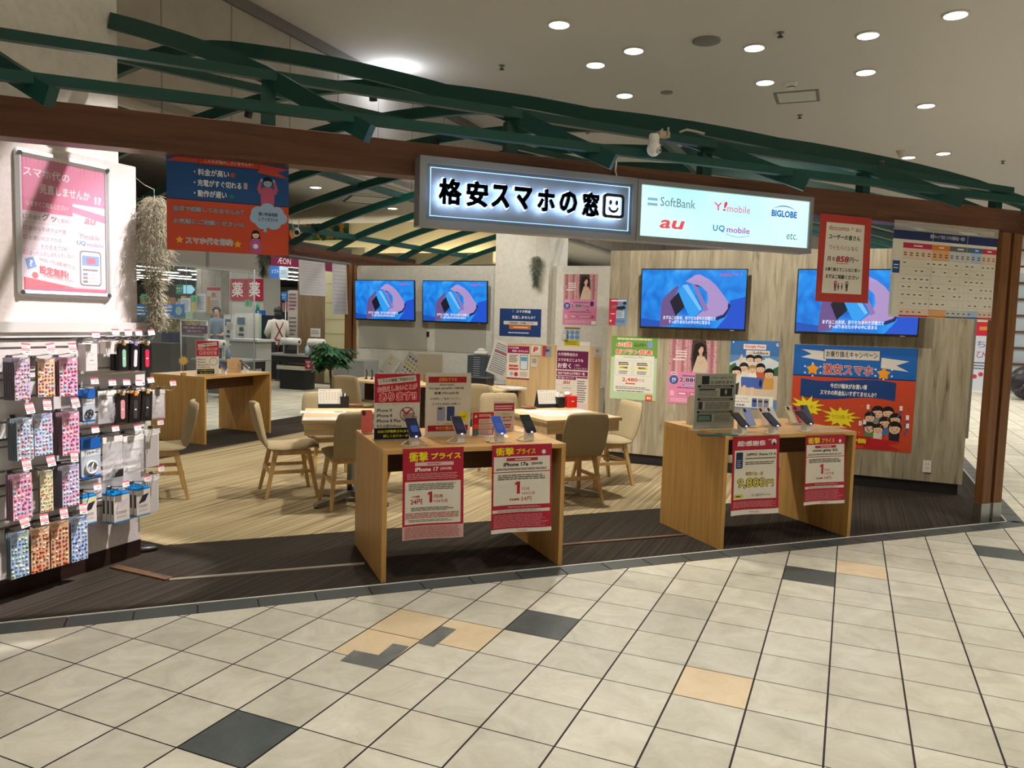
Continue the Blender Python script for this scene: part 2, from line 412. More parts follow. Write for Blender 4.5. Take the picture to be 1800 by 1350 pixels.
def quad(tl, tr, bl, P):
    """corner pixels on a plane -> (top-left point, turn about z, width, height)"""
    a, b, c = P(*tl), P(*tr), P(*bl)
    d = b-a
    return Vector(a), math.atan2(d.y, d.x), math.hypot(d.x, d.y), (a.z-c.z)
def onwall(g, off=.004):
    """lift a sheet off its wall"""
    a, rz, w_, h_ = g
    return a+Vector((math.sin(rz), -math.cos(rz), 0))*off, rz, w_, h_
# ================================================================ floor
TS, TTH, TOX, TOY = .3, -.40567595, -7.10899, 11.33490
def tile_xy(a, b):
    x = (TOX+a*math.cos(TTH)-b*math.sin(TTH))*TS; y = (TOY+a*math.sin(TTH)+b*math.cos(TTH))*TS
    c, s = math.cos(YAW), math.sin(YAW)
    return (x*c+y*s, -x*s+y*c)
def tile_mat(name, c1, c2, c3):
    m, nt, b = nodes_of(name, .42, .4)
    tc = N(nt, 'ShaderNodeTexCoord'); nz = N(nt, 'ShaderNodeTexNoise', Scale=5.0, Detail=9.0, Roughness=.68, Distortion=.9)
    nt.links.new(tc.outputs['Object'], nz.inputs['Vector'])
    r = ramp(nt, [(.28, c1), (.5, c2), (.74, c3)]); nt.links.new(nz.outputs['Fac'], r.inputs[0])
    n2 = N(nt, 'ShaderNodeTexNoise', Scale=38.0, Detail=6.0, Roughness=.7, Distortion=2.2); nt.links.new(tc.outputs['Object'], n2.inputs['Vector'])
    r2 = ramp(nt, [(.27, (112, 104, 88)), (.36, (255, 255, 255)), (1, (255, 255, 255))]); nt.links.new(n2.outputs['Fac'], r2.inputs[0])
    gi = N(nt, 'ShaderNodeNewGeometry'); hs = N(nt, 'ShaderNodeHueSaturation'); mr = N(nt, 'ShaderNodeMapRange'); mr.inputs[3].default_value = .90; mr.inputs[4].default_value = 1.08
    nt.links.new(gi.outputs['Random Per Island'], mr.inputs[0]); nt.links.new(mr.outputs[0], hs.inputs['Value'])
    mx = N(nt, 'ShaderNodeMixRGB', blend_type='MULTIPLY'); mx.inputs[0].default_value = .75
    nt.links.new(r.outputs[0], mx.inputs[1]); nt.links.new(r2.outputs[0], mx.inputs[2])
    nt.links.new(mx.outputs[0], hs.inputs['Color']); nt.links.new(hs.outputs[0], b.inputs['Base Color'])
    return m
T_CREAM = tile_mat('cream_stone_tile', (176, 171, 152), (194, 189, 171), (208, 204, 188))
T_DARK = tile_mat('slate_tile', (62, 68, 66), (74, 80, 78), (86, 92, 89))
T_PEACH = tile_mat('peach_stone_tile', (200, 176, 140), (210, 188, 152), (216, 196, 162))
GROUT = mat((48, 38, 36), .9, name='grout')
DARK_T = {(4, -1), (6, 4), (10, 9), (14, 13)}
PEACH_T = {(4, 3), (4, 2), (5, 3), (9, 3), (11, 10)}
def tiled(name, x0, x1, y0, y1, cuts, label):
    import itertools
    bm = bmesh.new(); mats = [T_CREAM, T_DARK, T_PEACH]
    for a in range(-70, 90):
        for b in range(-70, 110):
            cx, cy = tile_xy(a+.5, b+.5)
            if not (x0 < cx < x1 and y0 < cy < y1): continue
            if any((cx-p[0])*n[0]+(cy-p[1])*n[1] > .3 for p, n in cuts): continue
            ga, gb = .013, .009
            vs = [bm.verts.new((*tile_xy(a+da, b+db), 0)) for da, db in ((ga, gb), (1-ga, gb), (1-ga, 1-gb), (ga, 1-gb))]
            f = bm.faces.new(vs); f.material_index = 1 if (a, b) in DARK_T else 2 if (a, b) in PEACH_T else 0
    for p, n in cuts:
        bmesh.ops.bisect_plane(bm, geom=bm.verts[:]+bm.edges[:]+bm.faces[:], plane_co=(p[0], p[1], 0), plane_no=(n[0], n[1], 0), clear_outer=True)
    me = bpy.data.meshes.new(name); bm.to_mesh(me); bm.free()
    for m in mats: me.materials.append(m)
    o = bpy.data.objects.new(name, me); COL.objects.link(o); o['kind'] = 'structure'; o['label'] = label
    return o
Q = .70710678
tiled('floor_tiles', -9, 13, -2.2, 4.6, [((0, 4.19), (0, 1))], 'cream stone floor tiles of the mall aisle with dark slate squares')
tiled('floor_tiles', 5.9, 24, 4.1, 20, [((0, 4.19), (0, -1)), ((0, -2.0), (-Q, Q)), ((0, -20), (Q, -Q))], 'cream floor tiles of the aisle running away at the right side')
tiled('floor_tiles', -6, 9, 4.5, 24, [((0, 4.4), (0, -1)), ((0, 10.6), (Q, -Q)), ((0, 17.5), (-Q, Q)), ((20, 0), (Q, Q))], 'cream floor tiles of the aisle behind the booth')
b = MB(); b.box((-12, -6, -.05), (45, 45, -.004), GROUT); struct('floor_base', b)
b = MB(); b.box((-26, -26, -.06), (45, -2.19, -.003), T_CREAM); b.box((24, -2.19, -.06), (45, 45, -.003), T_CREAM); b.prism([(7.7, 18.3), (16.9, 27.5), (10, 40), (-2, 28)], -.06, -.003, T_CREAM); struct('floor_aisle', b)
# dark slate kerb round the booth carpet
b = MB(); KM = mat((62, 68, 66), .4, name='kerb_slate'); x = -6.0
while x < 6.25:
    b.box((x+.004, 4.192, -.004), (min(x+.296, 6.26), 4.333, .001), KM); x += .3
for k in range(34):
    p = 6.16+.212*k; q = p+.206
    b.prism([(p, p-1.81), (p+.10, p-1.91), (q+.10, q-1.91), (q, q-1.81)], -.004, .001, KM)
struct('trim_1', b, 'dark slate edge tiles round the booth carpet')
b = MB(); b.box((-6, 4.333, -.004), (6.16, 4.345, .004), mat((206, 203, 194), .4))
b.prism([(6.16, 4.337), (6.17, 4.337), (13.17, 11.337), (13.16, 11.337)], -.004, .004, mat((206, 203, 194), .4)); struct('trim_2', b, 'thin metal strip between slate edge and carpet')
def carpet(name, c1, c2, c3, sc):
    m = grain(name, c1, c2, c3, (sc, .5, 1), (0, 0, -PI/4), .95, detail=5, dist=.25, spec=.05, bump=.15, sc=1.0, stops=(.36, .52, .64))
    return m
C_DARK = carpet('dark_striped_carpet', (46, 41, 36), (56, 50, 44), (66, 60, 52), 90)
C_LIGHT = carpet('sand_striped_carpet', (124, 108, 80), (166, 150, 118), (182, 166, 132), 62)
b = MB(); b.prism([(-6.3, 4.342), (6.165, 4.342), (16, 14.177), (12.9, 20), (9.4, 20)], -.05, 0.0, C_DARK); struct('floor_carpet_dark', b, 'dark brown striped carpet along the booth edges')
b = MB(); b.prism([(-.2, 5.5), (4.7, 5.5), (5.5, 6.3), (4.4, 7.4), (6, 9.2), (3, 12.1), (-1.8, 7.3)], 0, .003, C_LIGHT); struct('floor_carpet_light', b, 'sand coloured diagonally striped carpet in the middle of the booth')

# ================================================================ ceilings and far walls
b = MB(); b.prism([(-14, -3), (24, 35), (60, 35), (60, -24), (-14, -24)], CEIL, CEIL+.1, M['ceil']); struct('ceiling', b, 'tall pale mall ceiling dotted with round downlights')
b = MB(); WB = grain('bulkhead_panels', (176, 170, 160), (186, 180, 170), (194, 188, 178), (1, 1, 1), rough=.85, sc=2, spec=.1)
def gs(g, s): return ((s-g)/2, (s+g)/2)
def gsbox(mb, g0, g1, s0, s1, z0, z1, m):
    return mb.prism([gs(g0, s0), gs(g0, s1), gs(g1, s1), gs(g1, s0)], z0, z1, m)
gsbox(b, 11.0, 11.2, -8, 60, 3.9, CEIL, WB)
for px, py in ((283, 20), (407, 30), (510, 70), (595, 110), (665, 190), (725, 220), (780, 230)):
    p = Gp(px, py, 11.0); s_ = p.x+p.y; gsbox(b, 10.994, 11.0, s_-.012, s_+.012, 3.9, CEIL-.12, mat((140, 135, 128), .8))
gsbox(b, 10.93, 11.0, -8, 60, CEIL-.16, CEIL, mat((120, 116, 112), .7)); struct('wall_bulkhead', b, 'tall pale panelled wall above the roof frame')
b = MB(); gsbox(b, 11.0, 30, -8, 60, 3.95, 4.05, M['ceil']); struct('ceiling_low', b, 'lower ceiling of the aisle behind the booth')
b = MB(); gsbox(b, -44, 30, 50, 50.3, 0, CEIL, mat((206, 206, 202), .9)); struct('wall_far', b)
b = MB(); gsbox(b, 11.2, 26, 25.0, 25.2, 2.9, 3.95, mat((226, 214, 176), .8)); gsbox(b, 11.2, 26, 24.40, 24.45, 2.86, 3.12, mat((226, 214, 176), .8)); gsbox(b, 11.2, 26, 24.45, 25.0, 2.86, 2.9, mat((226, 214, 176), .8)); gsbox(b, 11.4, 25.8, 24.6, 24.72, 2.92, 2.96, glow((255, 246, 222), 12.0)); struct('wall_soffit', b, 'cream soffit across the aisle behind the booth')
# white column behind the left display wall, and the one between the rear walls
b = MB(); b.prism([gs(5.72, 4.87), gs(7.2, 4.87), gs(7.2, 3.42), gs(5.72, 3.42)], 0, CEIL, M['plaster']); struct('wall_column_left', b, 'tall white column behind the left display wall')
A_ = Sp(870, 500, 14.75); B_ = Sp(964, 500, 14.75)
b = MB(); gsbox(b, B_.y-B_.x, A_.y-A_.x, 14.75, 15.86, 0, 2.98, M['plaster']); struct('wall_column_middle', b, 'white column between the screens and the pink poster')

# ================================================================ booth walls
def wood_wall_mat():
    m, nt, bb = nodes_of('weathered_oak_boards', .6, .25)
    tc = N(nt, 'ShaderNodeTexCoord'); sep = N(nt, 'ShaderNodeSeparateXYZ'); nt.links.new(tc.outputs['Object'], sep.inputs[0])
    # boards 11 cm wide along local x
    mul = N(nt, 'ShaderNodeMath', operation='MULTIPLY'); mul.inputs[1].default_value = 9.0; nt.links.new(sep.outputs['X'], mul.inputs[0])
    fl = N(nt, 'ShaderNodeMath', operation='FLOOR'); nt.links.new(mul.outputs[0], fl.inputs[0])
    wn = N(nt, 'ShaderNodeTexWhiteNoise', noise_dimensions='1D'); nt.links.new(fl.outputs[0], wn.inputs['W'])
    off = N(nt, 'ShaderNodeVectorMath', operation='MULTIPLY_ADD'); off.inputs[1].default_value = (11, 3, 1.1)
    cmb = N(nt, 'ShaderNodeCombineXYZ'); sc = N(nt, 'ShaderNodeMath', operation='MULTIPLY'); sc.inputs[1].default_value = 20
    nt.links.new(wn.outputs['Value'], sc.inputs[0]); nt.links.new(sc.outputs[0], cmb.inputs['Z'])
    nt.links.new(tc.outputs['Object'], off.inputs[0]); nt.links.new(cmb.outputs[0], off.inputs[2])
    nz = N(nt, 'ShaderNodeTexNoise', Scale=1.6, Detail=7.0, Distortion=1.3); nt.links.new(off.outputs[0], nz.inputs['Vector'])
    r = ramp(nt, [(.27, (104, 94, 78)), (.39, (150, 140, 118)), (.6, (168, 158, 136)), (.8, (184, 174, 152))]); nt.links.new(nz.outputs['Fac'], r.inputs[0])
    hs = N(nt, 'ShaderNodeHueSaturation'); mr = N(nt, 'ShaderNodeMapRange'); mr.inputs[3].default_value = .86; mr.inputs[4].default_value = 1.1
    nt.links.new(wn.outputs['Value'], mr.inputs[0]); nt.links.new(mr.outputs[0], hs.inputs['Value']); nt.links.new(r.outputs[0], hs.inputs['Color'])
    nt.links.new(hs.outputs[0], bb.inputs['Base Color']); return m
WS = 11.82                                    # wood wall: x+y = WS
W0 = Sp(1068, 600, WS); W1 = Sp(1690, 862, WS)
WL = math.hypot(W1.x-W0.x, W1.y-W0.y)
b = MB(); b.box((0, 0, .11), (WL, .12, 2.315), wood_wall_mat()); o = struct('wall_right', b, 'weathered oak board wall carrying two large screens')
o.location = (W0.x, W0.y, 0); o.rotation_euler = (0, 0, -PI/4)
b = MB(); b.box((.0, .025, 0), (WL-.03, .11, .11), M['dark']); o = struct('baseboard_right', b); o.location = (W0.x, W0.y, 0); o.rotation_euler = (0, 0, -PI/4)
b = MB(); b.box((WL, .0, .55), (WL+.022, .03, 1.9), mat((120, 116, 108), .5)); o = struct('trim_3', b); o.location = (W0.x, W0.y, 0); o.rotation_euler = (0, 0, -PI/4)
P0 = Sp(628, 600, 15.0); P1 = Sp(871, 600, 15.0)
b = MB(); gsbox(b, P1.y-P1.x, P0.y-P0.x, 15.0, 15.14, 0, 2.32, M['plaster']); struct('wall_back', b, 'white back wall carrying two screens side by side')
b = MB(); gg = P0.y-P0.x
SH = mat((176, 174, 166), .8, name='grey_wall_patch')  # flat grey patch on the wall below each screen
for a, c in ((632, 752), (766, 855)):
    p, q = Sp(a, 550, 15), Sp(c, 550, 15); gsbox(b, q.y-q.x, p.y-p.x, 14.985, 15.0, 1.02, 1.62, SH)
struct('trim_4', b, 'pale grey cable panels under the two back screens')
P2 = Sp(965, 500, 15.0); P3 = Sp(1072, 500, 15.0)
b = MB(); gsbox(b, P3.y-P3.x-.5, P2.y-P2.x+.1, 15.0, 15.14, 0, 2.315, M['plaster']); struct('wall_back_right', b, 'white wall segment with the pink poster')

# ================================================================ wooden roof frame with green rafters
PG = thing('pergola', 'dark green arched steel roof frame on brown wooden beams over the booth', 'pergola', (0, 0, 0))
def pp(name, mb): return mb.build(name, PG)
b = MB(); b.box((-6.2, 4.40, 2.332), (6.12, 4.54, 2.52), M['beam']); bevel(pp('beam', b), .004)
b = MB(); gsbox(b, 10.45, 10.65, -1.7, 20.5, 2.33, 2.512, M['beam']); pp('beam', b)
b = MB(); gsbox(b, -1.85, -1.65, 10.62, 20.5, 2.332, 2.52, M['beam']); pp('beam', b)
RD = .045                                   # half depth of a rafter
RPROF = [(0, 2.49), (.3, 2.62), (.63, 2.775), (.9, 2.875), (1.2, 2.97), (1.55, 3.07), (1.9, 3.16), (2.3, 3.25), (2.7, 3.33)]
def arc_z(gt, gb, g):
    """centre line height of a rafter that springs at gt and gb"""
    L_ = (gb-gt)/math.sqrt(2); u = (g-gt)/math.sqrt(2); u = min(u, L_-u); h = L_/2
    q = 1.18 if L_ < 5.6 else 1.07 if L_ < 6.7 else .97 if L_ < 7.6 else .95       # the shorter rafters are bowed more
    return 2.49+(_arc(u, h)-2.49)*q-RD
def _arc(u, h):
    if u <= 2.7 or h <= 2.7:
        for (a, za), (b_, zb) in zip(RPROF, RPROF[1:]):
            if u <= b_: return za+(zb-za)*(u-a)/(b_-a)
        return 3.33
    return 3.33+.19*((u-2.7)-(u-2.7)**2/(2*(h-2.7)))
RAFT = []
for k in range(-1, 12):
    s_ = 4.81+1.388*k
    gt = 8-s_ if s_ < 10.1 else -2.12
    gb = 10.9; ge = 5.70 if s_ < 4.9 else gb
    n = 44; v = []; f = []
    for i in range(n+1):
        g = gt+(ge-gt)*i/n; z = arc_z(gt, gb, g); e_ = .05
        sl = (arc_z(gt, gb, min(g+e_, gb))-arc_z(gt, gb, max(g-e_, gt)))/((min(g+e_, gb)-max(g-e_, gt))/math.sqrt(2)); L_ = math.hypot(1, sl); nu, nz_ = -sl/L_, 1/L_
        for dn, ds in ((-RD, -.025), (-RD, .025), (RD, .025), (RD, -.025)):
            gg_ = g+nu*dn*math.sqrt(2); v.append((*gs(gg_, s_+ds*math.sqrt(2)), z+nz_*dn))
    for i in range(n):
        for j in range(4): f.append((i*4+j, i*4+4+j, i*4+4+(j+1) % 4, i*4+(j+1) % 4))
    f += [(0, 1, 2, 3), (n*4+3, n*4+2, n*4+1, n*4)]
    b = MB(); b.add(v, f, M['green']); pp('rafter', b); RAFT.append((s_, gt, gb))
    if -1 < k < 5:
        g = 2*4.45-s_; x_ = s_-4.45; z = arc_z(gt, gb, g)-.04
        b = MB(); b.box((x_-.035, 4.43, 2.52), (x_+.035, 4.50, z), M['green']); pp('post', b)
    if s_ > 4.9:
        b = MB(); z = arc_z(gt, gb, 10.55)-.055; gsbox(b, 10.5, 10.6, s_-.05, s_+.05, 2.512, z, M['green']); pp('post', b)
    if s_ > 10.1:
        b = MB(); z = arc_z(gt, gb, -1.75)-.055; gsbox(b, -1.8, -1.7, s_-.05, s_+.05, 2.52, z, M['green']); pp('post', b)
def purlin(p, q, w_=.055, h_=.085):
    b = MB(); b.bar(p, q, w_, h_, M['green']); return pp('purlin', b)
purlin((-1.6, 4.06, 2.53), (6.3, 4.06, 2.515), .045, .048); purlin((-1.6, 4.40, 2.81), (6.0, 4.40, 2.665), .045, .05)
purlin((-.7, 6.2, 3.28), (4.2, 8.02, 3.30), .045, .06)
purlin((*gs(8.0, 6.19), 3.16), (*gs(8.0, 19.9), 3.16), .05, .08); purlin((*gs(9.95, 6.19), 2.66), (*gs(9.95, 19.9), 2.76), .05, .08)
purlin((*gs(2.2, 8.97), 3.12), (*gs(2.2, 19.9), 3.24), .05, .08); purlin((*gs(-1.2, 10.5), 2.74), (*gs(-1.2, 19.9), 2.76), .05, .08)
# posts: corner post at the right (grooved, on a metal shoe) and the rear post
def post(x0, y0, rz):
    b = MB(); b.box((-.115, -.115, .16), (-.02, -.045, 2.332), M['post']); b.box((.02, -.115, .16), (.115, -.045, 2.332), M['post']); b.box((-.02, -.098, .16), (.02, -.05, 2.332), mat((84, 46, 30), .5))
    o = b.build('post', PG, (x0, y0, 0), rz)
    b = MB(); b.box((-.119, -.119, 0), (-.018, -.041, .16), M['steel']); b.box((.018, -.119, 0), (.119, -.041, .16), M['steel']); b.box((-.018, -.102, 0), (.018, -.045, .16), M['steel'])
    b.build('post_shoe', o)
    return o
post(6.005, 4.478, 0.0); p_ = Sp(606, 600, 15.1); post(*gs(10.52, 15.02), PI/4); post(*gs(-1.75, 20.2), PI/4)
for a_, t_, p_ in SHOP_FILL:          # small housings added to go with the added shop spots
    b = MB(); d = (Vector(t_)-Vector(a_)).normalized(); a0 = Vector(a_)
    b.tube([a0-d*.19, a0-d*.07], .032, M['black'], 12); b.tube([a0-d*.13, a0-d*.13+Vector((0, 0, .06))], .008, M['black'], 6)
    b.build('floodlight', PG)
# ================================================================ illuminated signs on the beam
SX0, SX1, SX2 = 1.147, 2.527, 3.912; SZ0, SZ1 = 2.045, 2.428; SY = 4.28
SIGN_GREY = mat((128, 130, 134), .45, .3, name='sign_grey')
t = thing('shop_sign', 'grey signboard with halo-lit black Japanese lettering and smiling square', 'sign', (SX0, SY, SZ0))
W_, H_ = SX1-SX0, SZ1-SZ0
b = MB(); b.box((.04, .012, .03), (W_-.03, .09, H_-.03), SIGN_GREY); face = b.build('sign_face', t)
b = MB(); f_ = mat((150, 152, 156), .4, .5, name='sign_rim')
for lo, hi in (((0, 0, 0), (W_, .115, .038)), ((0, 0, H_-.038), (W_, .115, H_)), ((0, 0, .038), (.038, .115, H_-.038)), ((W_-.03, 0, .038), (W_, .115, H_-.038))): b.box(lo, hi, f_)
b.build('frame', t)
b = MB(); e_ = glow((150, 200, 255), 2.2)
x0, x1, z0, z1 = .062, W_-.052, .058, H_-.058; k = .0022
for lo, hi in (((x0, .004, z0), (x1, .012, z0+k)), ((x0, .004, z1-k), (x1, .012, z1)), ((x0, .004, z0), (x0+k, .012, z1)), ((x1-k, .004, z0), (x1, .012, z1))): b.box(lo, hi, e_)
b.build('edge_light', t)
def ext_text(mb, txt, x0, x1, z0, z1, y0, y1, m, bold=0.0, skew=0, T=None, grow=0.0):
    vs, fs, a0, a1, b0, b1 = glyphs(txt, bold)
    if grow: a0, a1, b0, b1 = glyphs(txt, bold-grow)[2:]
    kx = (x1-x0)/(a1-a0); kz = (z1-z0)/(b1-b0)
    P = [(x0+(X-a0)*kx+skew*(Y-b0)*kz, z0+(Y-b0)*kz) for X, Y, i_ in vs]; n = len(P)
    V = [(p[0], y0, p[1]) for p in P]+[(p[0], y1, p[1]) for p in P]
    E = {}
    for f in fs:
        for i in range(len(f)):
            a, c = f[i], f[(i+1) % len(f)]; E[(a, c)] = E.get((a, c), 0)+1
    F = [tuple(f) for f in fs]+[tuple(q+n for q in reversed(f)) for f in fs]
    F += [(a, n+a, n+c, c) for (a, c) in E if (c, a) not in E]
    mb.add(V, F, m, False, T)
def smile_outline(cx, cz, r, q, n=6):
    P = []
    for sx, sz, a0 in ((1, -1, -PI/2), (1, 1, 0), (-1, 1, PI/2), (-1, -1, PI)):
        for i in range(n+1): a = a0+PI/2*i/n; P.append((cx+sx*(r-q)+q*math.cos(a), cz+sz*(r-q)+q*math.sin(a)))
    return P
# the board hangs level; letters run along it
LT = [('格', .095, .228), ('安', .255, .385), ('ス', .405, .515), ('マ', .545, .655), ('ホ', .690, .800), ('の', .830, .945), ('窓', .980, 1.092)]
b = MB(); e = MB(); LB = mat((16, 20, 30), .35, name='letter_black'); LH = glow((176, 212, 255), 12.0)
for ch, u0, u1 in LT:
    z0, z1 = (.118, .262) if ch in '格安窓' else (.125, .255)
    ext_text(b, ch, u0, u1, z0, z1, -.052, -.034, LB, .05); ext_text(e, ch, u0-.002, u1+.002, z0-.002, z1+.002, -.034, -.024, LH, .055, grow=.02)
cx, cz = 1.19, .193; o_ = smile_outline(cx, cz, .072, .024); i_ = smile_outline(cx, cz, .054, .012); n_ = len(o_)
for mb_, ya, yb, m_, O, I in ((b, -.052, -.034, LB, o_, i_),):
    V = [(p[0], y, p[1]) for y in (ya, yb) for p in O]+[(p[0], y, p[1]) for y in (ya, yb) for p in I]
    F = []
    for i in range(n_):
        j = (i+1) % n_; F += [(i, j, 2*n_+j, 2*n_+i), (n_+j, n_+i, 3*n_+i, 3*n_+j), (i, n_+i, n_+j, j), (2*n_+i, 2*n_+j, 3*n_+j, 3*n_+i)]
    mb_.add(V, F, m_)
e.xz(smile_outline(cx, cz, .075, .026), -.034, -.024, LH)
for q in (-1, 1): b.xz([(cx+q*.021+.0095*math.cos(2*PI*i/14), cz+.02+.016*math.sin(2*PI*i/14)) for i in range(14)][::1], -.052, -.034, LB)
S_ = [(cx+.035*math.cos(PI+PI*i/12), cz-.008+.034*math.sin(PI+PI*i/12)) for i in range(13)]; S_ += [(cx+.024*math.cos(2*PI-PI*i/12), cz-.006+.020*math.sin(2*PI-PI*i/12)) for i in range(13)]
for i in range(12): b.xz([S_[i], S_[i+1], S_[24-i], S_[25-i]], -.052, -.034, LB)
b.build('lettering', t); e.build('letter_light', t)
# second board: lit white face with the logos
t = thing('logo_sign', 'light box sign with six coloured carrier logos on glowing pale face', 'sign', (SX1+.004, SY, SZ0+.002))
W_ = SX2-SX1-.004; H_ = SZ1-SZ0-.004
b = MB()
for lo, hi in (((0, 0, 0), (W_, .115, .034)), ((0, 0, H_-.03), (W_, .115, H_)), ((0, 0, .034), (.026, .115, H_-.03)), ((W_-.03, 0, .034), (W_, .115, H_-.03)), ((.01, .06, .01), (W_-.01, .11, H_-.01))): b.box(lo, hi, f_)
b.build('frame', t)
def lit(c, k=1.0): return glow(c, k)
def lightbox_face():
    m, nt, bb = nodes_of('lit_acrylic', .3)
    tc = N(nt, 'ShaderNodeTexCoord'); s_ = N(nt, 'ShaderNodeSeparateXYZ'); nt.links.new(tc.outputs['Object'], s_.inputs[0])
    nz = N(nt, 'ShaderNodeTexNoise', Scale=1.3, Detail=1.0); nt.links.new(tc.outputs['Object'], nz.inputs['Vector'])
    r = ramp(nt, [(.3, (160, 244, 246)), (.55, (214, 252, 250)), (.75, (232, 254, 252))]); nt.links.new(nz.outputs['Fac'], r.inputs[0])
    nt.links.new(r.outputs[0], bb.inputs['Emission Color']); bb.inputs['Emission Strength'].default_value = 1.02
    bb.inputs['Base Color'].default_value = (.1, .1, .1, 1); return m
s = Sheet(W_-.056, H_-.064, m=lightbox_face(), thick=.02, step=.0006)
G_ = lambda c: lit(c, .95)
s.r(.038, .235, .092, .285, 0, G_((132, 190, 212))); s.r(.038, .335, .092, .385, 0, G_((132, 190, 212)))
s.t('SoftBank', .108, .20, .305, .375, 0, 0, m=G_((96, 132, 150)))
s.t('Y', .415, .20, .462, .36, 0, .012, -.1, m=G_((230, 70, 110))); s.t('!', .463, .17, .482, .36, 0, .02, .25, m=G_((230, 60, 100)))
s.t('mobile', .492, .225, .628, .37, 0, .004, m=G_((226, 110, 168)))
s.t('BIGLOBE', .762, .235, .922, .375, 0, .045, m=G_((0, 104, 196)))
y_ = s.y([(.765, .13), (.92, .23)]); V = [((.765+.155*i/16)*s.w, y_, -(.215-.085*math.sin(PI*i/16)+k*.022*math.sin(PI*i/16))*s.h) for k in (0, 1) for i in range(17)]
s.mb.add(V, [(i, 17+i, 18+i, i+1) for i in range(16)], G_((40, 130, 200)))
s.t('a', .105, .64, .165, .81, 0, .03, .35, m=G_((240, 84, 96))); s.t('u', .17, .64, .235, .81, 0, .03, .35, m=G_((240, 84, 96)))
s.t('U', .412, .655, .44, .78, 0, .025, m=G_((0, 130, 190))); s.t('Q', .446, .655, .482, .795, 0, .025, m=G_((0, 130, 190)))
s.t('mobile', .494, .665, .632, .79, 0, .014, m=G_((170, 70, 190)))
y_ = s.y([(.49, .81), (.63, .88)]); V = [((.49+.14*i/12)*s.w, y_, -(.815+.05*math.sin(PI*i/12)+k*.012)*s.h) for k in (0, 1) for i in range(13)]
s.mb.add(V, [(i, 13+i, 14+i, i+1) for i in range(12)], G_((120, 190, 210)))
s.t('etc.', .862, .70, .932, .83, 0, .0, .12, m=G_((70, 140, 150)))
s.mb.build('lit_face', t, (.028, .012, H_-.032))
# cables to the signs
b = MB(); p = Yp(1084, 283, 4.38); b.tube([(p.x, 4.38, 2.55), (p.x-.005, 4.385, 2.48), (p.x+.004, 4.37, 2.43)], .006, M['plastic'], 6)
solo('sign_cable', b, 'short white cable running from the beam down to the lit signs', 'cable')

# ================================================================ screens
def screen_bg():
    m, nt, bb = nodes_of('screen_blue', .2)
    tc = N(nt, 'ShaderNodeTexCoord'); nz = N(nt, 'ShaderNodeTexNoise', Scale=4.0, Detail=4.0, Distortion=1.2); nt.links.new(tc.outputs['Object'], nz.inputs['Vector'])
    r = ramp(nt, [(.25, (14, 92, 190)), (.45, (24, 128, 230)), (.6, (34, 150, 244)), (.8, (80, 184, 252))]); nt.links.new(nz.outputs['Fac'], r.inputs[0])
    nt.links.new(r.outputs[0], bb.inputs['Emission Color']); bb.inputs['Emission Strength'].default_value = .95; bb.inputs['Base Color'].default_value = (.01, .01, .012, 1); return m
SBG = screen_bg()
def television():
    t = thing('television', 'x', 'television', (0, 0, 0)); w_, h_ = 1.105, .640
    b = MB(); b.rbox((0, 0, 0), (w_, .035, h_), M['black'], .004); b.box((.2, .03, .12), (w_-.2, .06, h_-.1), M['dark']); b.box((w_*.86, -.001, .003), (w_*.90, .0, .008), mat((190, 190, 195), .4)); b.build('cabinet', t)
    s = Sheet(w_-.022, h_-.034, m=SBG, thick=.001, step=.0003); E = lambda c, k=.9: glow(c, k)
    s.poly([(.0, .85), (.2, .90), (.2, 1), (0, 1)], 0, E((12, 84, 190))); s.poly([(.86, .52), (1, .45), (1, 1), (.74, 1), (.83, .8)], 0, E((20, 84, 214)))
    s.poly([(.20, .60), (.215, .50), (.30, .35), (.355, .27), (.37, .30), (.33, .45), (.31, .60), (.36, .80), (.30, .97), (.19, 1), (.195, .8)], 0, E((120, 92, 156), .75))
    s.poly([(.43, .20), (.52, .09), (.565, .08), (.66, .17), (.72, .26), (.80, .44), (.845, .56), (.84, .66), (.80, .76), (.74, .80), (.63, .83), (.52, .86), (.56, .78), (.63, .66), (.655, .52), (.64, .38), (.58, .28), (.50, .245)], 0, E((184, 156, 214), .85))
    s.poly([(.43, .20), (.52, .09), (.565, .08), (.66, .17), (.60, .20), (.52, .18)], 0, E((190, 160, 226), .85))
    s.poly([(.84, .56), (.87, .60), (.82, .80), (.72, .88), (.74, .80), (.80, .76), (.84, .66)], 0, E((20, 34, 110), .7))
    s.poly([(.285, .55), (.365, .385), (.43, .64), (.345, .80)], 0, E((14, 14, 48), .5))
    s.poly([(.365, .385), (.40, .27), (.45, .25), (.60, .68), (.50, .86), (.43, .64)], 0, E((46, 160, 244), .95))
    s.poly([(.40, .27), (.45, .25), (.60, .68), (.575, .70)], 0, E((120, 196, 250), .95)); s.poly([(.50, .255), (.535, .26), (.66, .68), (.62, .72)], 0, E((150, 130, 200), .8))
    s.poly([(.52, .25), (.56, .27), (.57, .30), (.53, .28)], 0, E((70, 50, 90), .7)); s.poly([(.355, .80), (.42, .76), (.47, .86), (.39, .93)], 0, E((60, 130, 224), .9))
    s.t('nubia', .755, .055, .86, .105, 0, .03, m=E((228, 60, 150))); s.t('Flip 2', .872, .058, .965, .105, 0, .01, m=E((206, 90, 180)))
    s.t('まずはこの形状、折りたたまれた状態だと', .225, .80, .735, .868, 0, .03, m=E((236, 240, 255), 1)); s.t('すっぽりあなたの手の中に収まる', .28, .872, .68, .938, 0, .03, m=E((236, 240, 255), 1))
    s.mb.build('display', t, (.011, -.001, h_-.011)); return t
TV = television(); TVs = [TV]+[copy_tree(TV) for _ in range(3)]
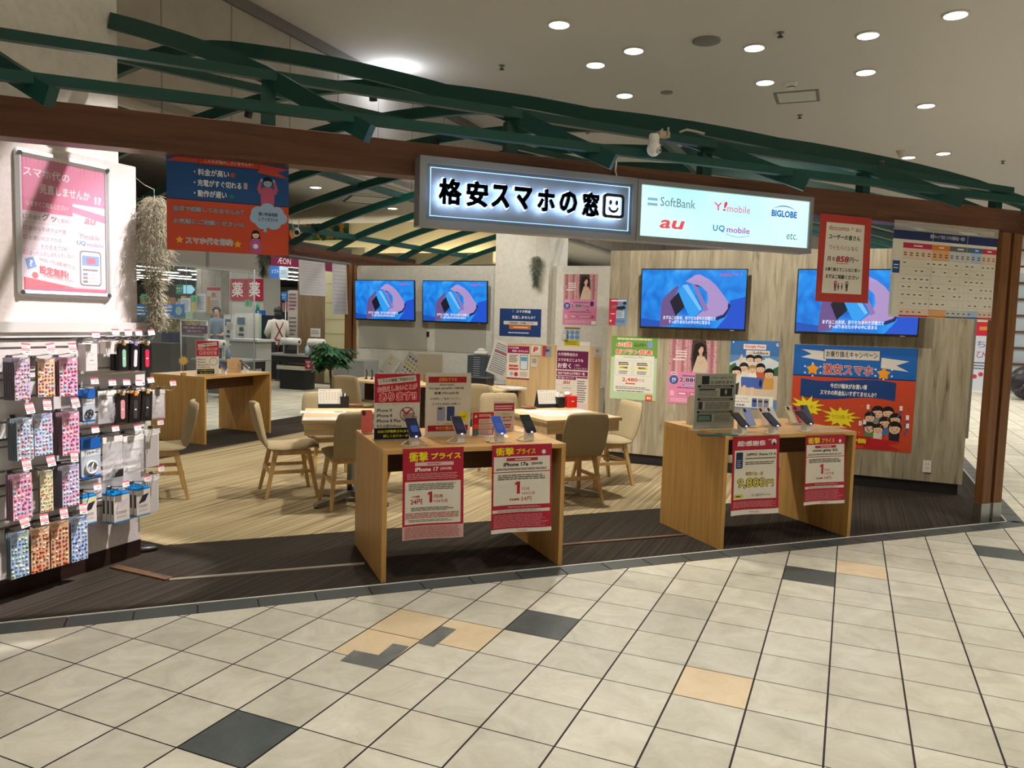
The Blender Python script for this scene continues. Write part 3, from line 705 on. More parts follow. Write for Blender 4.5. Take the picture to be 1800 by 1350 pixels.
TVL = ['large wall screen with blue film above the green and pink wall posters', 'large wall screen half hidden behind the red paper banner', 'wall screen nearest the brown rear post on the back wall', 'wall screen beside the white middle column on the back wall']
def put_tv(o, lab, tl, bl, br, P, tilt, wd):
    a, c, d = P(*tl), P(*bl), P(*br); v = d-c; o.rotation_euler = (tilt, 0, math.atan2(v.y, v.x))
    n = Vector((v.y, -v.x, 0)).normalized(); k = math.hypot(v.x, v.y)/1.105
    o.scale = (k, k, k); o.location = Vector((c.x, c.y, c.z))+n*.07; o['label'] = lab; o['group'] = 'screens showing the same blue film'
fW = lambda x, y: Sp(x, y, WS-.1); fB = lambda x, y: Sp(x, y, 14.9)
put_tv(TVs[0], TVL[0], (1131, 476), (1127, 577), (1311, 584), fW, .03, 1)
put_tv(TVs[1], TVL[1], (1402, 475), (1397, 586), (1613, 590), fW, .03, 1)
put_tv(TVs[2], TVL[2], (629, 494), (629, 562), (733, 567), fB, .05, 1)
put_tv(TVs[3], TVL[3], (747, 494), (747, 566), (860, 570), fB, .05, 1)

# ================================================================ posters on the oak wall
fP = lambda x, y: Sp(x, y, WS)
MAG = '8a1d50'; RED = 'b81f38'; NAVY = '12316e'; BLUE = '1a5aa8'; ORG = 'c8482a'; YEL = 'f0dc28'; INK = '1e1c1e'
a, rz, w_, h_ = onwall(quad((1397, 605), (1614, 613), (1393, 760), fP), .004); h_ = 1.0
s = Sheet(w_, h_, ORG); s.r(0, 0, 1, .31, '1c62b4'); s.r(0, .30, 1, .312, '14305c')
s.poly([(.06, .045), (.27, .06), (.27, .155), (.06, .125), (.15, .09)], 'd6d2c8'); s.poly([(.94, .125), (.72, .10), (.72, .20), (.94, .225), (.84, .17)], 'd6d2c8')
s.r(.25, .035, .71, .135, '14243c'); s.r(.255, .039, .705, .131, 'cfcac0'); s.t('お乗り換えキャンペーン', .27, .052, .69, .115, INK, .02)
for u in (.165, .745):
    s.star(u, .24 if u < .5 else .255, .058, 'f0a020', 5, .58)
    for k in range(6): s.c(u+.075*math.cos(k*PI/3+.5), .245+.062*math.sin(k*PI/3+.5), .008, 'd8ecf4')
s.t('激安スマホ', .25, .18, .66, .285, '2a2450', .03, outline='f2d8d0', ow=.05); s.t('激安スマホ', .25, .18, .66, .285, 'd0503c', .012)
wv = [(.07+.78*i/16, .335+.018*math.sin(i*PI/8)) for i in range(17)]+[(.85-.78*i/16, .515+.02*math.sin((16-i)*PI/8)) for i in range(17)]
s.poly(wv, '1b3f7c'); s.t('今だけ端末がお買い得', .32, .37, .62, .42, 'f2efe6', .03); s.t('スマホの料金払いすぎてませんか？', .24, .44, .70, .49, 'f2efe6', .03)
s.star(.13, .62, .155, INK, 12, .6, -1.3, .62, .35); s.star(.13, .62, .147, YEL, 12, .6, -1.3, .62, .35); s.t('スタッフ一押し', .075, .60, .2, .64, 'a07010', .01)
s.star(.42, .70, .165, INK, 12, .6, -1.1, .58, .35); s.star(.42, .70, .157, YEL, 12, .6, -1.1, .58, .35); s.t('今だけお買い得', .345, .68, .495, .72, 'a07010', .01)
for u, v, hh, c in ((.72, .60, .16, '8a8a90'), (.80, .60, .15, '5a7ab0'), (.66, .66, .14, '7a8a8a'), (.86, .66, .15, '6a86b8'), (.78, .70, .15, '4878b0'), (.66, .76, .15, '5c8a50'), (.73, .77, .14, 'd8d4cc'), (.86, .74, .17, '23262e')):
    s.person(u, v-.03, hh*1.15, c, arms=0, rw=1.75)
for u, v in ((.64, .58), (.90, .575), (.955, .66), (.96, .74), (.62, .73), (.585, .745)):
    s.poly([(u-.03 if u > .7 else u+.03, v+.09), (u, v+.02), (u+.008, v+.03), (u-.015 if u > .7 else u+.045, v+.1)], '3a5a8a'); s.r(u-.012, v-.02, u+.012, v+.025, 'eceae4')
for k in range(26): s.c(R_.uniform(.56, .98), R_.uniform(.55, .9), .005, R_.choice(['e8a030', 'e07a50', '5a4038']))
s.r(.30, .875, .68, .965, 'b41e22'); s.poly([(.68, .885), (.92, .90), (.82, .94), (.92, .985), (.62, .985), (.62, .965), (.68, .965)], 'c02228'); s.t('大特価', .42, .895, .64, .945, YEL, .05)
s.done('campaign_poster', 'large blue and orange campaign poster with yellow starbursts and cheering crowd drawing', 'poster', a, rz)

a, rz, w_, h_ = onwall(quad((1076, 590), (1157, 592), (1072, 700), fP))
s = Sheet(w_, h_, 'b2c8a0'); s.r(0, 0, 1, .33, '6f9a48'); s.r(.08, .3, .94, .88, 'dcdace'); s.r(.78, .91, .93, 1, 'd8542a'); s.t('au', .81, .935, .9, .975, 'f4eee4', .03)
s.t('60歳', .11, .09, .45, .17, 'd84030', .02, outline='f6f0e4', ow=.09); s.t('以上の方へ', .50, .10, .76, .16, INK, .03)
s.t('新プラン登場!', .1, .205, .9, .285, 'd84030', .03, outline='f6f0e4', ow=.07); s.lines(.12, .025, .88, .06, 1, 'd8cdb0', .8, 3, .02); s.phone(.79, .07, .89, .17, '7c96c4', None)
s.t('シニアバリュープラン', .28, .315, .72, .345, INK, .02)
for u0, u1, tx in ((.10, .47, ('1回5分', 'かけ放題!')), (.50, .88, ('迷惑電話対策', '無料!'))):
    s.frame(u0, .38, u1, .62, 'b0aca0', .006); s.lines(u0+.07, .405, u1-.07, .46, 2, INK, .6, 6, .1); s.r(u0+.06, .475, u1-.06, .515, 'e8e060'); s.t(tx[1], u0+.10, .48, u1-.10, .512, INK, .03); s.lines(u0+.08, .54, u1-.08, .6, 2, '6a6660', .5, 4)
s.t('2,480', .26, .655, .60, .72, 'c83a2c', .03); s.t('円/月', .62, .665, .74, .71, 'c83a2c'); s.lines(.34, .73, .62, .76, 1, 'c83a2c', .7, 2); s.lines(.12, .79, .88, .84, 2, '807c74', .5, 9); s.lines(.15, .855, .85, .875, 1, '4a4844', .6, 5)
s.done('price_poster', 'green edged white price poster on the oak wall behind the right chair', 'poster', a, rz)

def pink(w_, h_):
    s = Sheet(w_, h_, 'd884a8'); s.r(0, 0, 1, .5, 'b98088')
    for k in range(15):
        u = k/15; s.poly([(u, 0), (u+.045, 0), (u+.05+.01*math.sin(k), .5), (u+.005, .5)], ['c69298', 'a56a74', 'd0a0a4'][k % 3])
    for k in range(70): s.c(R_.random(), R_.random()*.48, R_.uniform(.008, .02), R_.choice(['8e5660', 'd8b4b4', 'a86c74']))
    s.poly([(.48, 0), (.76, 0), (.80, .26), (.72, .5), (.50, .5), (.46, .3)], '4a3638')
    s.poly([(.54, .06), (.66, .035), (.76, .09), (.77, .2), (.72, .24), (.66, .34), (.52, .40), (.50, .2)], '1c1416'); s.poly([(.60, .24), (.74, .25), (.82, .36), (.80, .5), (.50, .5), (.55, .36)], 'c8b8a0'); s.c(.66, .145, .055, 'd8ac98', .065); s.poly([(.63, .19), (.69, .19), (.70, .26), (.63, .26)], 'd0a08c'); s.poly([(.56, .10), (.66, .06), (.74, .11), (.66, .10), (.60, .17)], '1c1416'); s.poly([(.60, .34), (.70, .30), (.76, .34), (.66, .40)], 'd4a894')
    s.lines(.14, .16, .38, .28, 3, 'e8dcdc', .5, 7, .2); s.lines(.08, .29, .34, .33, 1, 'e8dcdc', .6, 8, .1)
    s.c(.12, .53, .07, 'f0e4e8', .022); s.lines(.07, .52, .17, .54, 1, '4a2a40', .8, 3, .0); s.c(.12, .63, .095, '27539a'); s.t('35', .075, .60, .165, .64, 'f4f0f4', .03); s.t('歳以下', .08, .65, .16, .668, 'f4f0f4', .02)
    s.t('2,880', .24, .59, .62, .665, '1c2448', .04, outline='f2e6ec', ow=.05); s.t('円/月', .64, .62, .78, .66, '1c2448', .02)
    s.lines(.30, .545, .8, .575, 1, '4a5a90', .7, 4); s.r(.32, .69, .76, .715, '2f5ca6'); s.lines(.34, .695, .74, .71, 1, 'f0e8ee', .7, 7); s.lines(.2, .735, .88, .76, 1, '5a4a78', .6, 8)
    s.r(.22, .81, .44, .87, 'cc6c98'); s.r(.46, .81, .94, .87, 'bc4c80'); s.lines(.48, .82, .92, .86, 2, 'f0dce6', .5, 5); s.lines(.24, .82, .42, .86, 1, 'f0dce6', .6, 2); s.lines(.05, .80, .15, .88, 3, 'f0dce6', .5, 6)
    s.c(.86, .58, .06, '20386a', .055); s.lines(.06, .91, .9, .97, 3, 'eccada', .35, 3)
    return s
a, rz, w_, h_ = onwall(quad((1178, 596), (1262, 600), (1174, 708), fP))
pink(w_, h_).done('photo_poster', 'pink photo poster on the oak wall partly behind the grey info stand', 'poster', a, rz)
fQ = lambda x, y: Sp(x, y, 15.0)
a, rz, w_, h_ = onwall(quad((992, 482), (1051, 482), (990, 570), fQ)); s = pink(w_, h_); s.r(.86, .92, .99, .99, 'eeeae6')
s.done('photo_poster', 'pink photo poster on the white wall right of the middle column', 'poster', a, rz)

a, rz, w_, h_ = onwall(quad((1285, 597), (1371, 600), (1280, 716), fP))
s = Sheet(w_, h_, '5e8cc0'); s.r(0, 0, 1, .22, '3f74b4'); s.poly([(0, .34), (.3, .25), (.55, .33), (.8, .24), (1, .3), (1, .48), (0, .48)], 'd2dce4'); s.r(0, .46, 1, .85, 'd8c6ac')
s.poly([(0, .38), (.12, .33), (.2, .48), (0, .5)], '3d6b46'); s.poly([(1, .36), (.9, .4), (.86, .5), (1, .5)], '3d6b46')
s.r(.27, .055, .73, .13, 'e6ddd4'); s.t('Google Pixel', .30, .068, .70, .118, 'd04050', .03); s.r(.33, .145, .81, .215, 'e6ddd4'); s.t('つくる', .355, .165, .46, .198, INK); s.t('SoftBank', .47, .158, .79, .20, '3a3638', .03)
s.t('G', .93, .03, .98, .075, 'e4eaf0', .05); s.r(.04, .02, .07, .045, 'dfe8f2'); s.poly([(.72, .24), (.90, .28), (.77, .36)], 'e0ded4')
for u, v, hh, c, hr in ((.42, .23, .24, 'e0dcd6', '15110f'), (.58, .23, .24, 'ded8d2', '15110f'), (.30, .35, .28, 'e2ded8', '2e2018'), (.64, .35, .28, 'c8603c', '15110f'), (.48, .38, .26, 'f0ece4', 'b08c56'), (.15, .41, .30, 'e4dccf', '15110f'), (.82, .42, .30, 'd8a050', '15110f')):
    s.person(u, v-.02, hh, c, hr, 'ecc6a8', rw=1.35)
s.poly([(.10, .66), (.22, .62), (.20, .80), (.08, .84)], '2c2e34'); s.poly([(.24, .20), (.28, .27), (.22, .34), (.18, .30)], 'ecc6a8')
s.poly([(.25, .55), (.27, .535), (.70, .54), (.715, .56), (.70, .70), (.26, .68)], '4a66b4'); s.c(.655, .62, .028, '1a2236', .055); s.r(.30, .66, .36, .80, 'ecc6a8'); s.r(.46, .68, .53, .80, 'ecc6a8')
s.r(.08, .805, .93, .98, 'e8e4da'); s.t('ソフトバンクから', .10, .835, .42, .87, INK); s.t('Google Pixel 10', .10, .885, .44, .92, INK, .01); s.t('新登場！', .18, .935, .36, .965, INK, .02)
for k, c in enumerate(('4a62a8', '8c8c94', '8a8a9c')): s.phone(.50+.12*k, .84, .605+.12*k, .97, c, None); s.r(.515+.12*k, .87, .59+.12*k, .895, '1c2030')
s.done('phone_poster', 'blue sky poster of seven young people holding a blue phone', 'poster', a, rz)

a, rz, w_, h_ = onwall(quad((1072, 525), (1103, 526), (1069, 571), fP))
s = Sheet(w_, h_, '6f8fb6'); s.poly([(0, 0), (.5, 0), (.36, 1), (0, 1)], 'b22c48'); s.r(.1, .04, .95, .10, 'd6d2da'); s.c(.86, .16, .1, '1c2c44'); s.t('スクラッチ', .12, .24, .60, .36, INK, .05, outline='f0ecec', ow=.05); s.poly([(.4, .3), (.85, .26), (.95, .36), (.7, .42), (.42, .4)], '1c2230'); s.r(.4, .46, .85, .72, 'b6c2ce'); s.lines(.42, .48, .82, .7, 5, '566a80', .5, 3); s.lines(.1, .55, .34, .6, 1, 'ecd8dc', .6); s.c(.1, .84, .05, 'e8d8dc'); s.lines(.4, .78, .9, .92, 4, '30486c', .4)
s.done('small_flyer', 'small red and blue flyer high on the oak wall edge', 'flyer', a, rz)
b = MB(); b.rbox((0, 0, 0), (.075, .009, .12), M['plastic'], .004)
for z in (.04, .08):
    for x in (.027, .044): b.box((x, -.0008, z), (x+.005, .001, z+.010), M['dark'])
p = fP(1621, 830); solo('power_outlet', b, 'white double power outlet low on the oak wall', 'outlet', (p.x-.007, p.y-.007, p.z), -PI/4)

# ================================================================ banners hung from the front beam
def curl(amp, ph=0.0):
    return lambda p, w, h: (p[0], p[1]+amp*math.sin(PI*(p[0]/w)*1.3+ph)*(-p[2]/h), p[2])
s = Sheet(.612, .50, '24508c', .001); s.r(0, .47, 1, 1, 'c84c34'); s.r(0, .465, 1, .475, '20304c')
s.poly([(.0, .0), (.26, .0), (.26, .085), (.0, .085), (.10, .03)], 'c84a38'); s.poly([(1, .07), (.74, .04), (.74, .13), (1, .17), (.9, .11)], 'c84a38'); s.r(.25, .0, .75, .10, '2a1c28'); s.r(.254, .0, .746, .093, 'c44836')
s.t('こんなお悩みございませんか？', .30, .03, .70, .075, 'f0d8cc', .01)
for v, tx, u1 in ((.14, '・料金が高い', .50), (.25, '・充電がすぐ切れる', .60), (.36, '・動作が遅い', .48)): s.t(tx, .215, v, u1, v+.072, 'e8e8ea', .03)
s.c(.53, .18, .02, 'b8502c'); s.r(.62, .25, .65, .315, 'b49aa8'); s.c(.52, .405, .02, '3c7460', .02)
s.person(.82, .17, .30, 'bc5a78', '14181f', '98b4cc', arms=2)
for v, tx, u1 in ((.535, '当店で相談してみませんか？', .62), (.665, 'お気軽にご相談ください!!!', .62)): s.t(tx, .05, v, u1, v+.06, 'f0e8e6', .03, outline='2a3050', ow=.06); s.t(tx, .05, v, u1, v+.06, '4a5478', -.005)
s.star(.10, .89, .035, 'e8b030'); s.star(.57, .905, .035, 'e8b030'); s.t('スマホ代を節約', .15, .855, .53, .925, '3c62a8', .01, outline='e8ece8', ow=.06)
for u, v, q in ((.74, .56, .06), (.82, .53, .07), (.90, .55, .06), (.94, .60, .05), (.87, .64, .07), (.78, .64, .07), (.72, .61, .05)): s.c(u, v, q, '9cb8dc')
s.c(.80, .74, .015, '8cb0d8'); s.r(.74, .54, .93, .64, '9cb8dc'); s.t('高い料金相談', .745, .545, .905, .585, '2a3c68', .03); s.t('してください!!', .745, .60, .905, .64, '2a3c68', .03)
s.person(.72, .745, .24, 'a85ca0', '1c1420', 'ecc4b0', longhair=True); s.c(.72, .915, .022, 'f0e0d8')
s.done('hanging_banner', 'blue and orange paper banner hanging from the beam with worried man drawing', 'banner', (-.14, 4.505, 2.352), 0)
b = MB()
a_ = (4.075, 4.39, 2.345)
s = Sheet(.475, .615, 'b43a34', .001, fn=curl(.022), grid=(12, 12)); s.r(.13, .09, .87, .90, 'dcd6cc')
s.t('docomo・au', .18, .12, .80, .175, 'a83038', .0); s.t('ユーザーの皆さん', .19, .22, .80, .28, INK, .03); s.t('ワイモバイル', .22, .345, .62, .40, 'a83038', .0); s.t('なら', .64, .35, .76, .40, INK)
s.t('月々', .19, .475, .35, .535, INK, .02); s.t('858', .365, .465, .61, .535, 'b02c38', .05, .1); s.r(.37, .548, .61, .553, 'b02c38'); s.t('円～', .625, .475, .79, .535, INK, .02)
s.t('お乗り換えでこんなに安い', .17, .60, .83, .645, INK, .03); s.t('まずはご相談ください', .19, .68, .81, .73, INK, .03)
for u, c, hh, ar in ((.40, 'a84450', .075, 1), (.46, '4a6080', .05, 0), (.525, 'b04a50', .05, 0), (.61, '4c6a4c', .075, 1)): s.person(u, .755+(.075-hh), hh, c, arms=ar, legs='32303a')
s.done('red_banner', 'red bordered paper banner hung from the beam, curling in front of the right screen', 'banner', a_, 0)
s = Sheet(1.09, .645, 'd8d3c6', .001); s.r(.0, .0, 1, .115, '1c2a58'); s.t('携帯キャリア各社 スマホ月額料金 一覧表', .34, .035, .67, .08, 'e4e4ea', .01)
cols = [(.095, .37, 'b8284c', 'e0c4b0', 5), (.37, .535, 'cf7c28', 'd8a478', 3), (.535, .745, '5a606c', 'c2c4c4', 4), (.745, .855, '3c68a4', 'a8bcd0', 2), (.855, 1, 'b8284c', 'dcc0ae', 3)]
for u0, u1, c, d, n in cols:
    s.r(u0, .15, u1, .21, c); s.lines(u0+(u1-u0)*.35, .17, u1-(u1-u0)*.35, .19, 1, 'e8dcd8', .8, 4, 0); s.r(u0, .21, u1, .33, d); s.r(u0, .90, u1, .975, d); s.r(u0, .975, u1, .995, c)
    for k in range(n):
        uu = u0+(u1-u0)*(k+.2)/n; s.lines(uu, .25, uu+(u1-u0)*.5/n, .30, 2, '4a4440', .5, k, .1)
        for v in (.365, .455, .55, .64, .73, .83, .93):
            if R_.random() < .62: s.lines(uu, v, uu+(u1-u0)*.45/n, v+.02, 1, '3a3836', .6, k, .1)
s.r(.01, .36, .075, .50, '1c4884'); s.lines(.02, .39, .065, .46, 2, 'e0e4ec', .3, 3, .2); s.r(.0, .52, .03, .97, 'b8c4c8')
for v in (.33, .42, .51, .60, .69, .78, .87): s.r(.075, v, 1, v+.0025, 'b8b2a6')
for u in (.37, .535, .65, .745, .855): s.r(u, .33, u+.0015, .90, 'b8b2a6')
for u in (.365, .70): s.r(u-.001, .0, u+.002, 1, 'c2bdb0')
s.done('price_chart', 'wide white price comparison chart hung from the beam beside corner post', 'chart', (4.735, 4.356, 2.285), 0)
# transparent strip of tape holding the chart
b = MB(); b.box((4.735, 4.350, 2.275), (5.825, 4.3545, 2.345), glass_mat('tape', (230, 226, 214), .25, .3)); solo('tape_strip', b, 'clear tape strip holding the price chart to the beam', 'tape')

# ================================================================ column and rear wall papers
fC = lambda x, y: Sp(x, y, 14.75)
a, rz, w_, h_ = onwall(quad((879, 542), (952, 542), (877, 590), fC))
s = Sheet(w_, h_, '1b3c78'); s.t('スマホ料金', .40, .04, .75, .15, 'e8e8ec', .03); s.t('見直しませんか？', .30, .25, .86, .36, 'e8e8ec', .03); s.r(.10, .45, .92, .58, 'd8cfc4'); s.t('ご相談無料！お気軽にどうぞ', .22, .48, .82, .55, '2a2c44', .03); s.r(.24, .60, .76, .74, 'cc7034'); s.lines(.34, .645, .70, .695, 1, 'f0d0a8', .8, 5, .05); s.lines(.22, .84, .74, .90, 1, 'c8d0e0', .7, 2, .05); s.phone(.30, .03, .34, .14, '4a6a9a', None)
s.done('blue_notice', 'dark blue notice on the white middle column', 'poster', a, rz)
a, rz, w_, h_ = onwall(quad((993, 575), (1020, 576), (993, 607), fQ))
s = Sheet(w_, h_, 'c4c8cc'); s.r(0, 0, 1, .1, 'a86038')
for u in (.18, .5, .82):
    for v in (.28, .54): s.c(u, v, .14, '6f98c8')
s.r(0, .70, 1, 1, 'd8c828'); s.lines(.1, .74, .9, .96, 4, '6a6020', .4, 3)
s.done('sticker_notice', 'small notice with six blue discs and yellow foot on white wall', 'notice', a, rz)
b = MB(); b.rbox((0, 0, 0), (.06, .008, .12), mat((196, 192, 184), .5), .003); b.box((.02, -.003, .04), (.04, .001, .08), M['white']); p = Gp(986, 600, 5.4); p = Sp(990, 605, 15.0)
solo('light_switch', b, 'small pale wall switch beside the middle column', 'switch', (p.x-.03, p.y-.03, 1.27), -PI/4)
# ================================================================ display counters
def counter(lab, loc, rz, w_, d_, h_, apron_y, T=.028):
    t = thing('display_counter', lab, 'counter', loc, rz, 'oak display counters')
    b = MB(); b.box((0, 0, h_-T), (w_, d_, h_), M['countertop']); bevel(b.build('counter_top', t), .002)
    for x in (0, w_-T):
        b = MB(); b.box((x, .002, 0), (x+T, d_-.002, h_-T), M['counter']); b.build('side_panel', t)
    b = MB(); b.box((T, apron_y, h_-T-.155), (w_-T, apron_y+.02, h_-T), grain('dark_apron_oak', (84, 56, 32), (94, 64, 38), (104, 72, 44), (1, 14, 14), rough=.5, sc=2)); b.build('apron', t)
    return t
C1 = (.985, 4.37, .777); C2 = (3.335, 4.35, .792)
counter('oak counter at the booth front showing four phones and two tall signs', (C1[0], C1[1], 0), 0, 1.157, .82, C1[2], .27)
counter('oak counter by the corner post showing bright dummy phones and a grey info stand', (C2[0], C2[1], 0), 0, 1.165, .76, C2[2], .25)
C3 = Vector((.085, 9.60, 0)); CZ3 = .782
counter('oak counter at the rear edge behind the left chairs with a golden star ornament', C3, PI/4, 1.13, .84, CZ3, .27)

def hang(px, Y0, zt): 
    a, b_, c = Yp(*px[0], Y0), Yp(*px[1], Y0), Yp(*px[2], Y0); return a, abs(b_.x-a.x), a.z-c.z
def drape(k=.012):          # paper taped at its top edge, swinging slightly
    return lambda p, w, h: (p[0]+(-p[2]/h)*-.0, p[1]+k*math.sin(PI*1.6*p[0]/w)*(-p[2]/h)-.02*(-p[2]/h), p[2])
def sale(kind, w_, h_):
    DR = 'a61c34'; s = Sheet(w_, h_, DR, .0006, fn=drape(), grid=(8, 8), step=.0005); CR_ = 'd4cdbf'
    if kind == 'a':
        for q in range(15):
            an = -PI+q*PI/14; s.poly([(.5+.42*math.cos(an), .16+.22*math.sin(an)), (.5+.62*math.cos(an-.025), .16+.34*math.sin(an-.025)), (.5+.62*math.cos(an+.025), .16+.34*math.sin(an+.025))], ['e0c080', 'd8c8c4', 'd8a84a'][q % 3]) if 0 < .5+.62*math.cos(an) < 1 and .16+.34*math.sin(an) > 0 else None
        s.t('衝撃', .10, .04, .41, .145, 'e8d81c', .024, 0); s.t('プライス', .46, .055, .95, .125, 'e8d81c', .04)
        s.r(.20, .155, .83, .195, 'd8b4ae'); s.t('MNPの方向け', .40, .163, .62, .185, INK, .03)
        s.t('iPhone 17', .20, .21, .58, .255, 'e8dcd8', .04); s.t('(256GB)', .61, .215, .80, .25, 'e8dcd8', .02); s.lines(.07, .27, .92, .345, 4, 'd8a8a4', .3, 4, .1)
        s.r(.04, .365, .95, .83, CR_); s.lines(.10, .385, .9, .46, 4, '4a4640', .45, 8, .2); s.one(.41, .48, .485, .60, DR); s.t('円/月', .51, .515, .65, .555, DR, .02); s.t('×24カ月', .51, .568, .73, .605, DR, .0)
        s.t('支払総額', .155, .518, .28, .538, DR, .03); s.t('24円', .13, .555, .32, .615, DR, .03); s.lines(.14, .645, .84, .69, 3, '4a4640', .45, 9); s.lines(.05, .705, .93, .77, 4, 'b06060', .6, 5, .02); s.lines(.1, .78, .9, .81, 2, '5a544c', .4, 6)
        s.r(0, .85, 1, 1, 'c69a94'); s.lines(.04, .86, .95, .985, 7, '9a5a5a', .45, 12, .1)
    elif kind == 'b' or kind == 'd':
        nm = ('iPhone 17e', '(256GB)') if kind == 'b' else ('moto g66y 5G', '')
        s.t('衝撃', .06, .03, .36, .12, 'e8d020', .024); s.t('プライス', .40, .045, .72, .11, 'e8d020', .02); s.star(.86, .09, .05, 'd4788a', 8, .6); s.c(.86, .09, .03, 'e0d8d4')
        s.r(.03, .135, .97, .305, CR_); s.r(.24, .15, .76, .185, DR); s.lines(.38, .16, .64, .175, 1, 'e0b8b0', .8, 2, .0)
        s.t(nm[0], .19, .20, .60 if kind == 'b' else .80, .245, INK, .05)
        if nm[1]: s.t(nm[1], .65, .205, .84, .24, INK, .03)
        s.lines(.07, .262, .92, .29, 2, '4a4640', .5, 3, .05); s.r(.03, .315, .97, .685, CR_); s.lines(.10, .335, .9, .40, 3, '4a4640', .5, 7)
        s.one(.385, .42, .47, .56, 'b02038'); s.t('円/月', .50, .49, .62, .525, 'b02038', .01); s.t('×24カ月', .50, .54, .71, .575, 'b02038')
        s.t('支払総額', .30, .61, .46, .635, 'b02038', .03); s.t('24円', .49, .595, .66, .645, 'b02038', .01)
        s.lines(.28, .70, .92, .72, 2, 'dcaaa8', .4, 2); s.r(.02, .735, .97, .77, CR_); s.lines(.1, .74, .9, .765, 2, '6a4a48', .4, 6); s.lines(.04, .79, .95, .94, 9, 'cc8088', .35, 6, .15); s.r(0, .955, 1, 1, 'd8d2c6'); s.t('Y!mobile', .43, .967, .60, .987, 'b02038', .0)
    else:
        s.t('超!感謝祭', .10, .055, .70, .125, 'e8d6d4', .03); s.c(.88, .08, .055, 'd8d4d0'); s.c(.88, .105, .03, '22242a'); s.lines(.75, .04, .83, .06, 2, 'e0a8b0', .6)
        s.r(.05, .175, .94, .80, CR_); s.phone(.08, .20, .225, .405, '14161e', '1c2a4a'); s.lines(.1, .29, .2, .39, 4, '8a94b8', .5, 3)
        s.t('OPPO', .30, .215, .53, .25, INK, .03); s.t('Reno13 A', .57, .215, .93, .25, INK, .03); s.r(.28, .275, .92, .29, '6a665c'); s.lines(.28, .32, .93, .365, 2, '4a4640', .5, 5, .1)
        s.t('機種代金一括', .30, .455, .66, .50, 'd8c060', .0, outline=INK, ow=.035)
        s.t('9,800', .13, .535, .71, .665, 'c8b84c', .03, outline=INK, ow=.055); s.t('円', .74, .56, .88, .65, 'c8b84c', .015, outline=INK, ow=.05)
        s.r(.05, .735, .26, .785, 'c8c04c'); s.lines(.10, .75, .20, .77, 1, INK, .8, 2, 0); s.t('21,880円', .44, .735, .68, .775, '5a564c'); s.lines(.70, .745, .82, .76, 1, '5a564c')
        s.lines(.05, .825, .95, .91, 6, 'd0888e', .4, 9, .2); s.r(0, .935, 1, 1, 'd8d2c6'); s.t('Y!mobile', .40, .955, .60, .98, 'b02038')
    return s
for kind, px, Y0, lab in (('a', ((708, 789), (815, 783), (697, 950)), 4.366, 'red price sheet with yellow starburst heading at the front counter left end'),
                          ('b', ((865, 783), (970, 780), (860, 938)), 4.366, 'red price sheet with white foot strip at the front counter right end'),
                          ('c', ((1288, 768), (1370, 766), (1282, 906)), 4.346, 'red price sheet with large outlined 9,800 yen taped to the counter by the post'),
                          ('d', ((1416, 766), (1486, 762), (1404, 888)), 4.346, 'narrow red price sheet hanging at the right end of the counter by the post')):
    a, w_, h_ = hang(px, Y0, 0); s = sale(kind, w_, h_)
    s.done('price_sheet', lab, 'poster', (a.x, Y0-.002, a.z), 0, 'red price sheets on the counter fronts')

# acrylic sign holders
def holder(lab, base, wd, hg, fill, rz=0.0, base_d=.09):
    t = thing('sign_holder', lab, 'sign', base, rz, 'acrylic sign holders on the counters')
    b = MB(); b.rbox((-.005, -base_d/2, 0), (wd+.005, base_d/2, .004), M['clear'], .001); b.build('foot', t)
    b = MB(); b.box((-.004, .002, .004), (wd+.004, .005, hg+.004), M['clear']); b.build('clear_panel', t)
    s = Sheet(wd, hg-.004, 'd8d2c6', .0015); fill(s); s.mb.build('printed_sheet', t, (0, 0, hg)); return t
def f_iphone(s):
    s.r(0, 0, 1, .44, 'b01c34'); s.poly([(.06, .08), (.90, .02), (.92, .11), (.08, .17)], 'd0c8bc'); s.t('こちらの機種ご利用中の方', .11, .065, .86, .12, INK, .02, tilt=.05)
    s.t('お伝えしたいことが', .06, .17, .94, .26, 'd01c38', .03, tilt=.06, outline='eee8de', ow=.07); s.t('あります!!', .10, .28, .92, .41, 'd01c38', .05, outline='eee8de', ow=.07, tilt=.03)
    s.t('お使いの方、お声がけください!', .07, .455, .80, .485, 'a88c84', .0)
    for v, tx, u1 in ((.53, 'iPhone X', .39), (.61, 'iPhone 8', .39), (.69, 'iPhone 8 Plus', .58), (.77, 'それ以前のiPhone', .60)): s.t(tx, .05, v, u1, v+.05, INK, .03)
    s.ring(.72, .62, .16, INK, .1); s.poly([(.60, .56), (.63, .54), (.70, .59), (.88, .50), (.71, .63)], 'c02038'); s.lines(.62, .6, .95, .72, 5, '8a4048', .5, 5); s.r(0, .825, 1, 1, '16161a')
    s.t('iOS17が発表されました', .08, .855, .86, .90, 'e8e030', .03); s.t('詳しくはクルーまで', .20, .925, .82, .97, 'e8e030', .03)
